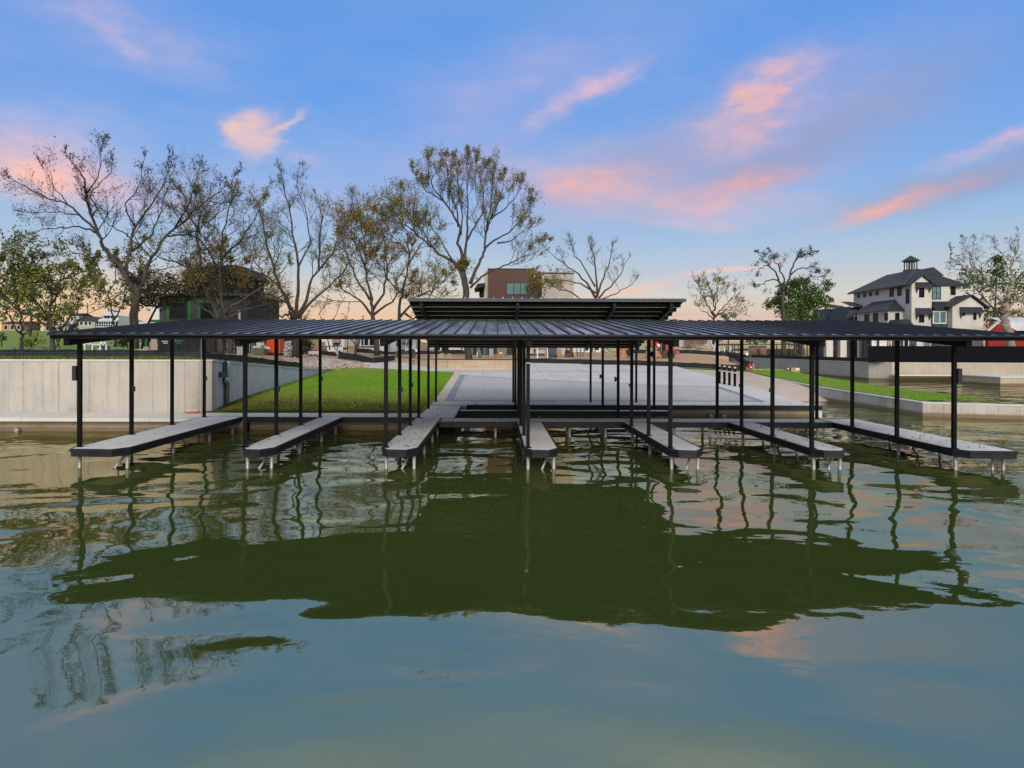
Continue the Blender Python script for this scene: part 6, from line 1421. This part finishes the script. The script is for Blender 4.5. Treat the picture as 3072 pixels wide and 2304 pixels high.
for k, (u, Y, w_, hh, lab, m_) in enumerate(((903, 70, .8, .5, 'dark plastic crate on the dirt left of the trailer frame', 'dumpster'), (925, 69, 1.1, .3, 'low pallet of pale blocks on the dirt behind the side fence', 'bag_white'), (1480, 80, 1.2, .3, 'low pile of orange and white sacks before the dark workshop', 'wood_orange'), (1640, 78, 1.2, .35, 'black toolbox on the dirt below the navy sign', 'dumpster'), (1676, 86, .9, .9, 'brown drum beside the dark blue grey container', 'terracotta'))):
    cr_ = thing('crate' if k != 4 else 'drum', lab, 'crate' if k != 4 else 'drum', (PX(u, Y), Y, G(PX(u, Y), Y))); x = PX(u, Y); z = G(x, Y)
    if k == 4: MB().lathe((x, Y, z), [(.3, 0), (.32, .05), (.3, .1), (.3, .4), (.32, .45), (.3, .5), (.3, .85), (.28, .9)], 14).build('barrel', M[m_], cr_, True)
    else:
        MB().box(x, x + w_, Y, Y + .8, z + .08, z + hh + .08).build('body', M[m_], cr_); g = MB()
        for q in (0, .5, 1): g.box(x + q * (w_ - .1), x + q * (w_ - .1) + .1, Y, Y + .8, z - .05, z + .08)
        g.build('skids', M['plywood'], cr_)
# blue sign
sg = thing('sign', 'navy blue sign board with white lettering on two white legs', 'sign', P(1628, 1072, 72)); Ys = 72.0
MB().box(PX(1611.5, Ys), PX(1643, Ys), Ys, Ys + .05, PZ(1628, 1047, Ys), PZ(1628, 1038, Ys)).build('board', M['navy'], sg)
MB().box(PX(1613.5, Ys), PX(1641, Ys), Ys - .012, Ys - .002, PZ(1628, 1044.6, Ys), PZ(1628, 1042.6, Ys)).build('lettering', M['white_paint'], sg)
for u in (1610.5, 1640.5): MB().extr([(PX(u, Ys), Ys - .02, 2.0), (PX(u + 4.5, Ys), Ys - .02, 2.0), (PX(u + 2.6, Ys), Ys - .02, PZ(u, 1040, Ys)), (PX(u + .4, Ys), Ys - .02, PZ(u, 1040, Ys))], (0, .1, 0)).build('leg', M['white_paint'], sg, recalc=True)
s6 = shed('trailer_cart', 'tan box trailer behind the navy sign', 1590, 1634, 1047, 88, 'cream', 'trailer', 2.2, 'cream'); MB().box(PX(1590, 87.9), PX(1634, 87.9), 87.8, 88, 2.55, 2.8).build('chassis', M['frame_black'], s6)
s7 = shed('shipping_container', 'dark blue grey corrugated container right of the navy sign', 1645, 1672, 1032, 92, 'metal_blue', 'container', 5, 'metal_blue')
s8 = shed('white_house', 'white board and batten house behind the forklift', 1700, 1802, 1005, 120, 'white_paint', 'house', 8)
g = MB()
for u in (1719, 1730, 1741, 1752, 1777, 1784): g.box(PX(u, 119.9), PX(u + 1.5, 119.9), 119.6, 119.9, 2.6, 5.2)
g.build('posts', M['frame_black'], s8)
st = thing('staircase', 'pale outdoor stair stringer right of the white house', 'stairs', P(1812, 1058, 112)); g = MB(); g.extr([(PX(1808, 112), 112, PZ(1808, 1044, 112)), (PX(1808, 112), 112, PZ(1808, 1050, 112)), (PX(1828, 112), 112, 2.7), (PX(1832, 112), 112, 2.75)], (0, 1.2, 0)); g.build('stringer', M['cream'], st, recalc=True)
g = MB()
for k in range(6): u = 1809 + k * 4; g.box(PX(u, 112), PX(u + .8, 112), 112, 112.05, PZ(u, 1046 + k * 2.2, 112), PZ(u, 1038 + k * 2.2, 112))
g.beam(P(1808, 1039, 112), P(1830, 1050, 112), .06, .06); g.build('railing', M['frame_black'], st)
kc = thing('kiosk', 'orange brown wooden kiosk shed with white flat roof', 'shed', P(1870, 1070, 84)); MB().box(PX(1857, 84), PX(1889, 84), 84, 86, 2.3, PZ(1870, 1043, 84)).build('wall', M['wood_orange'], kc); MB().box(PX(1855, 84), PX(1891, 84), 83.8, 86.2, PZ(1870, 1043, 84), PZ(1870, 1040, 84)).build('roof', M['white_paint'], kc)
MB().box(PX(1867, 84), PX(1874, 84), 83.96, 83.995, 2.4, PZ(1870, 1046, 84)).build('door', M['terracotta'], kc)
# forklift and machines
def wheel(g, x, y, z, r_, w_): g.lathe((x, y, z), [(r_ * .55, 0), (r_ * .92, .0), (r_, w_ * .2), (r_, w_ * .8), (r_ * .92, w_), (r_ * .55, w_)], 14, axis='Y')
fk = thing('forklift', 'dark forklift with tall mast and overhead guard before the white house', 'forklift', P(1722, 1070, 82)); Yk = 82.0; kx = lambda u: PX(u, Yk); kz = lambda v: PZ(1720, v, Yk)
g = MB(); g.box(kx(1697), kx(1720), Yk, Yk + 1.2, kz(1066), kz(1056)); g.extr([(kx(1697), Yk, kz(1058)), (kx(1710), Yk, kz(1056)), (kx(1706), Yk, kz(1050)), (kx(1699), Yk, kz(1051))], (0, 1.2, 0)); g.build('body', M['dumpster'], fk, recalc=True)
g = MB()
for u in (1700, 1711): g.box(kx(u), kx(u) + .08, Yk, Yk + .08, kz(1056), kz(1040)); g.box(kx(u), kx(u) + .08, Yk + 1.1, Yk + 1.18, kz(1056), kz(1040))
g.box(kx(1699), kx(1713), Yk, Yk + 1.2, kz(1041), kz(1039.5)); g.box(kx(1716), kx(1718), Yk + .2, Yk + .35, kz(1069), kz(1036)); g.box(kx(1716), kx(1718), Yk + .9, Yk + 1.05, kz(1069), kz(1036)); g.build('guard', M['frame_black'], fk)
g = MB(); wheel(g, kx(1702), Yk - .05, kz(1067), .28, .25); wheel(g, kx(1715), Yk - .05, kz(1067), .3, .25); g.build('wheels', M['tyre'], fk); MB().box(kx(1703), kx(1707), Yk + .3, Yk + .8, kz(1056), kz(1047)).build('seat', M['tan'], fk)
MB().box(kx(1719), kx(1728), Yk + .2, Yk + .35, kz(1069.5), kz(1068.5)).build('forks', M['galv'], fk)
tb = thing('work_table', 'dark slatted work table with yellow tools right of the forklift', 'table', P(1742, 1070, 82)); g = MB(); g.box(kx(1730), kx(1752), Yk, Yk + 1, kz(1058.5), kz(1057))
for u in (1732, 1740, 1749): g.box(kx(u), kx(u) + .07, Yk + .1, Yk + .2, kz(1070), kz(1058))
g.box(kx(1731), kx(1751), Yk + .1, Yk + .15, kz(1066), kz(1065)); g.build('frame', M['frame_black'], tb); MB().box(kx(1722), kx(1728), Yk + .4, Yk + .8, kz(1066), kz(1058)).build('tool_box', M['yellow'], tb)
th = thing('telehandler', 'red telehandler with angled boom and muddy tyres on the dirt', 'telehandler', P(1985, 1075, 80)); Yq = 80.0; tx = lambda u: PX(u, Yq); tz = lambda v: PZ(1980, v, Yq)
g = MB(); g.box(tx(1954), tx(2040), Yq + .2, Yq + 2, tz(1062), tz(1052)); g.extr([(tx(1990), Yq + .1, tz(1058)), (tx(2008), Yq + .1, tz(1058)), (tx(2006), Yq + .1, tz(1036)), (tx(1992), Yq + .1, tz(1040))], (0, 1.0, 0)); g.build('chassis', M['red_paint'], th, recalc=True)
g = MB(); g.beam((tx(1955), Yq + 1.2, tz(1022)), (tx(2030), Yq + 1.6, tz(1048)), .5, .55); g.beam((tx(1935), Yq + 1.2, tz(1012)), (tx(1965), Yq + 1.25, tz(1026)), .38, .42); g.build('boom', M['red_paint'], th)
g = MB(); g.extr([(tx(1972), Yq + .1, tz(1030)), (tx(1981), Yq + .1, tz(1033)), (tx(1981), Yq + .1, tz(1042)), (tx(1972), Yq + .1, tz(1037))], (0, .03, 0)); g.build('decal', M['white_paint'], th)
g = MB(); g.box(tx(1984), tx(1997), Yq + .05, Yq + 1, tz(1054), tz(1024)); g.build('cab', M['glass'], th); g = MB()
for u in (1983, 1997): g.box(tx(u), tx(u) + .08, Yq, Yq + .08, tz(1056), tz(1022))
g.box(tx(1982), tx(1999), Yq, Yq + 1.05, tz(1023), tz(1020.5)); g.build('cab_frame', M['red_paint'], th)
for u, dy in ((1944, 0), (1957, 0), (1993, .1), (2008, .1)):
    g = MB(); wheel(g, tx(u) + .2, Yq - .15 + dy, tz(1075) + .48, .5, .4); w_ = g.build('wheel', M['tan'] if u < 1990 else M['tyre'], th)
# skid machine left of it, with round wheel and white drum
sk = thing('concrete_mixer', 'small dark cement mixer with round drum beside the wooden kiosk', 'mixer', P(1882, 1068, 80)); g = MB(); g.lathe((tx(1880), Yq - 2, tz(1056)), [(.15, 0), (.36, .12), (.36, .5), (.2, .7)], 12, axis='Y'); g.build('drum', M['dumpster'], sk); g = MB(); g.beam((tx(1874), Yq - 2, tz(1068)), (tx(1880), Yq - 1.8, tz(1056)), .06, .06).beam((tx(1888), Yq - 2, tz(1068)), (tx(1880), Yq - 1.8, tz(1056)), .06, .06); g.build('stand', M['frame_black'], sk)
cabinet('small white tank standing beside the cement mixer', 1884, 1890, 1052, 1068, 79, 'elec_grey', 'water_tank', 'tank', .5)
aw = thing('utility_vehicle', 'dark off road utility cart with canopy between the white trailers', 'utility cart', P(1215, 1068, 78)); Yu = 78.0; ux = lambda u: PX(u, Yu); uz = lambda v: PZ(1210, v, Yu)
g = MB(); g.box(ux(1186), ux(1246), Yu, Yu + 1.4, uz(1062), uz(1056)); g.extr([(ux(1222), Yu, uz(1056)), (ux(1246), Yu, uz(1056)), (ux(1244), Yu, uz(1049)), (ux(1228), Yu, uz(1046))], (0, 1.4, 0)); g.build('body', M['dumpster'], aw, recalc=True)
g = MB()
for a_, b_ in (((1190, 1056), (1196, 1030)), ((1228, 1047), (1214, 1030)), ((1208, 1056), (1208, 1030))):
    for dy in (.05, 1.3): g.beam((ux(a_[0]), Yu + dy, uz(a_[1])), (ux(b_[0]), Yu + dy, uz(b_[1])), .06, .06)
g.box(ux(1192), ux(1218), Yu, Yu + 1.4, uz(1030), uz(1028)); g.build('canopy', M['frame_black'], aw); MB().box(ux(1200), ux(1210), Yu + .2, Yu + 1.2, uz(1056), uz(1048)).build('seat', M['house_grey'], aw)
for u in (1194, 1238):
    g = MB(); wheel(g, ux(u), Yu - .15, uz(1063), .34, .3); g.build('wheel', M['tyre'], aw)
MB().box(ux(1243), ux(1250), Yu + .4, Yu + 1, uz(1056), uz(1048)).build('headlight_panel', M['white_paint'], aw)
tt = thing('boat_trailer', 'dark angle iron trailer frame carrying a long white hull left of the forked tree', 'trailer', P(990, 1062, 80)); g = MB(); bx_ = lambda u: PX(u, 80); bzz = lambda v: PZ(990, v, 80)
for a_, b_ in (((962, 1040), (1026, 1038)), ((962, 1052), (1020, 1056)), ((980, 1038), (978, 1056)), ((1000, 1039), (1014, 1056)), ((1012, 1038), (1012, 1056)), ((962, 1044), (978, 1050))): g.beam((bx_(a_[0]), 80, bzz(a_[1])), (bx_(b_[0]), 80, bzz(b_[1])), .09, .09)
g.box(bx_(964), bx_(1024), 80.1, 81.5, bzz(1057), bzz(1055)); g.build('frame', M['frame_black'], tt)
g = MB(); g.extr([(bx_(986), 79.9, bzz(1055)), (bx_(1014), 79.9, bzz(1055)), (bx_(1018), 79.9, bzz(1051)), (bx_(984), 79.9, bzz(1052.5))], (0, 1.2, 0)); g.build('hull', M['white_paint'], tt, recalc=True)
g = MB(); wheel(g, bx_(1000), 79.8, 2.75, .28, .2); g.build('wheel', M['tyre'], tt)
lb = thing('timber_stack', 'low stack of pale planks behind the silt fence left of the thin forked tree', 'timber', P(990, 1064, 77)); g = MB()
for k in range(6): g.beam((PX(962, 77) + .1 * k, 77 + .2 * k, 2.75 + .04 * (k % 2)), (PX(1022, 77) - .15 * k, 77.3 + .2 * k, 2.83 + .05 * (k % 3)), .25, .06)
g.build('planks', M['bag_white'], lb)
cabinet('small white meter box by the thin forked tree', 1031, 1040, 1049, 1057, 78, 'elec_grey', 'meter_box', 'box', .4)
shed('plywood_box', 'tan plywood crate stacked left of the thin forked tree', 1042, 1062, 1041, 82, 'plywood', 'crate', 1.5, 'plywood', zbase=2.3)
# behind right: rusty panel on pale wall, long open carport, tanks, white carts
rp = thing('rusty_gate', 'rusty brown corrugated panel framed by pale walls above the sand bank', 'gate', P(2090, 1030, 130)); MB().extr([P(2060, 1000, 128), P(2120, 1000, 128), P(2120, 1028, 128), P(2110, 1034, 128), P(2074, 1034, 128), P(2060, 1029, 128)], (0, .3, 0)).build('panel', M['rust'], rp, recalc=True)
g = MB(); g.extr([P(2038, 1000, 130), P(2058, 1000, 130), P(2058, 1040, 130), P(2038, 1040, 130)], (0, 1, 0)); g.extr([P(2122, 1000, 130), P(2140, 1000, 130), P(2140, 1040, 130), P(2122, 1040, 130)], (0, 1, 0)); g.extr([P(2060, 1030, 129.5), P(2074, 1035.5, 129.5), P(2110, 1035.5, 129.5), P(2120, 1030, 129.5), P(2124, 1038, 129.5), P(2056, 1038, 129.5)], (0, .5, 0)); g.build('walls', M['cream'], rp, recalc=True)
cp = thing('carport', 'long low open carport with thin dark posts behind the far bulkhead', 'carport', P(2230, 1062, 135)); Yc = 135.0; cx_ = lambda u: PX(u, Yc); cz_ = lambda v: PZ(2250, v, Yc)
MB().box(cx_(2158), cx_(2450), Yc, Yc + 5, cz_(1034), cz_(1032)).build('roof', M['frame_black'], cp); MB().box(cx_(2160), cx_(2230), Yc + .5, Yc + 5, cz_(1036), cz_(1034.05)).build('soffit', M['khaki'], cp)
for u in (2180, 2198, 2204, 2215, 2222, 2330, 2350, 2368, 2390, 2402, 2422): MB().box(cx_(u), cx_(u) + .14, Yc + .2, Yc + .34, 2.0, cz_(1034)).build('post', M['frame_black'], cp)
MB().box(cx_(2290), cx_(2560), Yc + 6, Yc + 6.4, 2.0, cz_(1046)).build('back_wall', M['sand'], cp)
for k, (u, lab) in enumerate(((2258, 'left of the two squat terracotta coloured tanks behind the bulkhead fence'), (2287, 'right of the two squat terracotta coloured tanks behind the bulkhead fence'))):
    tk = thing('tank', lab, 'tank', P(u, 1063, 118), 'squat terracotta tanks'); rr_ = 12 * 118 / F; MB().lathe((PX(u, 118), 118, 2.0), [(rr_, 0), (rr_, PZ(u, 1041, 118) - 2.0), (rr_ * .92, PZ(u, 1040, 118) - 2.0)], 20).build('shell', M['terracotta'], tk, True); MB().lathe((PX(u, 118), 118, PZ(u, 1041, 118)), [(rr_ * 1.04, 0), (rr_ * 1.04, .1), (rr_ * .2, .2)], 20).build('lid', M['frame_black'], tk)
gc = thing('golf_cart', 'white framed golf cart with dark seats behind the bollards', 'golf cart', P(2170, 1064, 105)); Yg = 105.0; gx_ = lambda u: PX(u, Yg); gz_ = lambda v: PZ(2170, v, Yg); g = MB()
for a_, b_ in (((2157, 1064), (2157, 1038)), ((2173, 1064), (2173, 1040)), ((2189, 1058), (2190, 1038)), ((2157, 1038), (2190, 1037)), ((2157, 1063), (2172, 1063)), ((2174, 1059), (2188, 1059))): g.beam((gx_(a_[0]), Yg, gz_(a_[1])), (gx_(b_[0]), Yg, gz_(b_[1])), .1, .1)
g.build('frame', M['white_paint'], gc); MB().box(gx_(2160), gx_(2172), Yg + .1, Yg + 1, gz_(1062), gz_(1053)).box(gx_(2176), gx_(2188), Yg + .1, Yg + 1, gz_(1057), gz_(1051)).build('seats', M['frame_black'], gc); MB().box(gx_(2155), gx_(2192), Yg - .2, Yg + 1.4, gz_(1037), gz_(1035)).build('roof', M['khaki'], gc)
g = MB(); wheel(g, gx_(2163), Yg - .1, gz_(1063), .25, .2); wheel(g, gx_(2184), Yg - .1, gz_(1063), .25, .2); g.build('wheels', M['tyre'], gc)
tr_ = thing('flatbed_trailer', 'black gooseneck trailer with two pale wheels left of the terracotta tanks', 'trailer', P(2215, 1062, 100)); Yw = 100.0; w1 = lambda u: PX(u, Yw); w2 = lambda v: PZ(2215, v, Yw); g = MB(); g.beam((w1(2192), Yw, w2(1054)), (w1(2200), Yw, w2(1049)), .2, .15).beam((w1(2200), Yw, w2(1049)), (w1(2245), Yw, w2(1047)), .2, .2).box(w1(2216), w1(2244), Yw, Yw + 1.6, w2(1052), w2(1046)); g.build('bed', M['frame_black'], tr_)
for u in (2211, 2240): g = MB(); wheel(g, w1(u), Yw - .2, w2(1062), .22, .2); g.build('wheel', M['bag_white'], tr_)
bt = thing('tarpaulin_pile', 'bright blue tarpaulin heap right of the terracotta tanks', 'tarpaulin', P(2310, 1060, 118)); g = MB(); heap(g, PX(2309, 118), 118, 2.0, .9, .6, .75, 40, rh, .3); g.build('sheet', M['blue_tarp'], bt)
trk = make_tree('bare_tree', 'pale forked trunk beside the dense green tree, seen under the dock roof', 92, [([(2386, 1066), (2384, 1040), (2376, 1010), (2368, 970)], 6, 2, 0), ([(2384, 1045), (2392, 1020), (2396, 990)], 3.5, 1.4, 1)], P(2386, 1064, 92), dict(bare, kids=(3, 2), L=1.2, dens=.6), (M['bark_trunk'], M['bark_dark']), M['leaf_green'], seed=140)
make_tree('bare_tree', 'slim trunk with low green shoots right of the pale forked trunk', 94, [([(2410, 1066), (2411, 1040), (2408, 1010), (2412, 970)], 3, 1, 0)], P(2410, 1064, 94), dict(leafy, kids=(3, 2), L=1.2, dens=.9, lsize=.14), (M['bark_trunk'], M['bark_dark']), M['leaf_olive'], seed=141)
make_tree('bare_tree', 'pale trunk under the small round tree crown by the sand bank', 99, [([(2142, 1064), (2140, 1040), (2128, 1018), (2110, 1005)], 7, 1.4, 0), ([(2141, 1045), (2150, 1020), (2160, 1000)], 5, 1.4, 1)], P(2142, 1064, 99), dict(bare, kids=(3, 2), L=1.2, dens=.6), (M['cream'], M['bark_trunk']), M['leaf_olive'], seed=142)
# ============================ NEAR PROPS ==============================================
for k, u in enumerate((2158.6, 2173.4, 2188.4, 2204.7)):
    Y = 48.4 - k * .62; x = PX(u, Y); z0 = zp(Y); hgt = 1.28
    if k == 0:
        bo = thing('bollard', 'first of four black bollards with white bands, farthest from the water', 'bollard', (x, Y, z0), 'black bollards on the landing')
        MB().lathe((x, Y, z0), [(.085, 0), (.085, hgt - .06), (.06, hgt - .01), (.01, hgt)], 16).build('post', M['black_steel'], bo, True)
        for dz in (hgt - .1, hgt - .42): MB().lathe((x, Y, z0 + dz), [(.087, 0), (.091, .005), (.091, .055), (.087, .06)], 16).build('band', M['white_paint'], bo, True)
        MB().lathe((x, Y, z0 + hgt), [(.06, -.008), (.01, .006)], 12).build('cap', M['white_paint'], bo)
    else: dup(bo, (x, Y, z0), ('', 'second of four black bollards with white bands, counting from the far end', 'third of four black bollards with white bands, counting from the far end', 'last of four black bollards with white bands, nearest the water')[k])
fh = thing('fire_hydrant', 'red fire hydrant on the grass at the end of the far wall', 'hydrant', (PX(2250, 63.3), 63.3, 1.5)); x = PX(2250, 63.3); z0 = G(x, 63.3) + .05
MB().lathe((x, 63.3, z0), [(.17, 0), (.17, .04), (.11, .06), (.11, .42), (.16, .44), (.16, .48), (.12, .5), (.1, .6), (.03, .66), (.03, .7)], 14).build('barrel', M['red_paint'], fh, True)
MB().lathe((x - .24, 63.3, z0 + .36), [(.06, 0), (.06, .48)], 10, axis='X').build('side_outlets', M['red_paint'], fh)
MB().lathe((x, 63.06, z0 + .3), [(.08, 0), (.08, .15)], 12, axis='Y').build('front_outlet', M['white_paint'], fh)
MB().box(PX(2258, 64), PX(2263, 64), 64, 64.2, 1.4, PZ(2260, 1090, 64)).build('marker_post', M['terracotta'], fh).parent = None
mk = COL.objects['marker_post']; mk.matrix_world = Matrix.Identity(4); tag(mk, 'short brown marker post right beside the red hydrant', 'post')
pb = thing('pump_box', 'tan slatted pump box on short legs on the grass before the far wall', 'box', (PX(2386, 66), 66, 1.3)); x0, x1 = PX(2373.5, 66), PX(2399, 66); zb, zt = PZ(2386, 1118, 66), PZ(2386, 1104, 66)
MB().box(x0, x1, 66, 66.7, zb, zt).build('case', M['tan'], pb); MB().box(x0 - .02, x1 + .02, 65.97, 66.73, zt, zt + .03).build('lid', M['terracotta'], pb); MB().box(x0 + .4, x1 - .03, 65.96, 65.995, zt - .2, zt - .02).build('label', M['bag_white'], pb)
g = MB()
for k in range(4): xx = x0 + .05 + k * .22; g.box(xx, xx + .06, 66.05, 66.1, zb - .1, zb)
g.build('legs', M['frame_black'], pb)
sp = thing('valve', 'small dark hose valve on a riser left of the tan pump box', 'valve', (PX(2364, 66), 66, 1.3)); MB().tube([(PX(2364, 66), 66, 1.2), (PX(2364, 66), 66, 1.6)], .03, 8).build('riser', M['frame_black'], sp); MB().lathe((PX(2364, 66), 65.9, 1.6), [(.07, 0), (.07, .12)], 10, axis='Y').build('wheel', M['bag_white'], sp)
# electric boxes on the side wall
eb = thing('electrical_panel', 'tall pale grey electrical panel with meter and conduits on the side wall', 'electrical panel', (-13.0, 34, 1)); 
def wy(u): # depth on the side wall for a pixel column
    lo, hi = 31.5, 60
    for _ in range(40):
        m_ = (lo + hi) / 2
        if wx(m_) * F / m_ + U0 < u: lo = m_
        else: hi = m_
    return lo
def onwall(g, u0, u1, v0, v1, o0, o1):
    y0, y1 = wy(u0), wy(u1); um = (u0 + u1) / 2; ym = (y0 + y1) / 2; x = wx(ym); g.box(x + o0, x + o1, y0, y1, PZ(um, v1, ym), PZ(um, v0, ym)); return ym
g = MB(); onwall(g, 674, 684, 1084, 1145, .05, .24); g.build('cabinet', M['elec_grey'], eb)
g = MB(); onwall(g, 666, 672, 1084, 1146, .05, .12); g.build('backboard', M['house_grey'], eb)
g = MB(); onwall(g, 655, 662, 1116, 1131, .05, .2); g.build('switch_box', M['metal_blue'], eb)
g = MB(); ym = wy(668); g.lathe((wx(ym) + .14, ym, PZ(668, 1141, ym)), [(.15, 0), (.15, .1), (.1, .14)], 14, axis='X'); g.build('meter', M['galv'], eb, True)
for u in (667.5, 671.5, 676, 681.5):
    y = wy(u); MB().tube([(wx(y) + .08, y, PZ(u, 1146, y)), (wx(y) + .08, y, zlawn(wx(y), y) - .05)], .028, 6).build('conduit', M['house_grey'], eb)
hs = thing('hose', 'coiled orange and white hose on the promenade beside the tall wall', 'hose', (PX(580, 31.0), 31.0, .6)); pts = []
rr2 = random.Random(2)
for k in range(60): a = k / 60 * 6.28 * 3.2; q = 1 + rr2.uniform(-.15, .15); pts.append((PX(578, 30.9) + math.cos(a) * .34 * q - (k > 50) * .02 * (k - 50), 30.95 + math.sin(a) * .16 * q, .625 + .012 * (k // 8) + rr2.uniform(0, .02)))
MB().tube(pts[:44], .022, 6).build('coil', M['hose_orange'], hs, True); MB().tube(pts[40:], .02, 6).build('pale_coil', M['bag_white'], hs, True)
# utility poles / small bits far away
for o in list(COL.objects):
    if o.type == 'EMPTY' and 'label' in o and 'category' not in o: o['category'] = 'object'
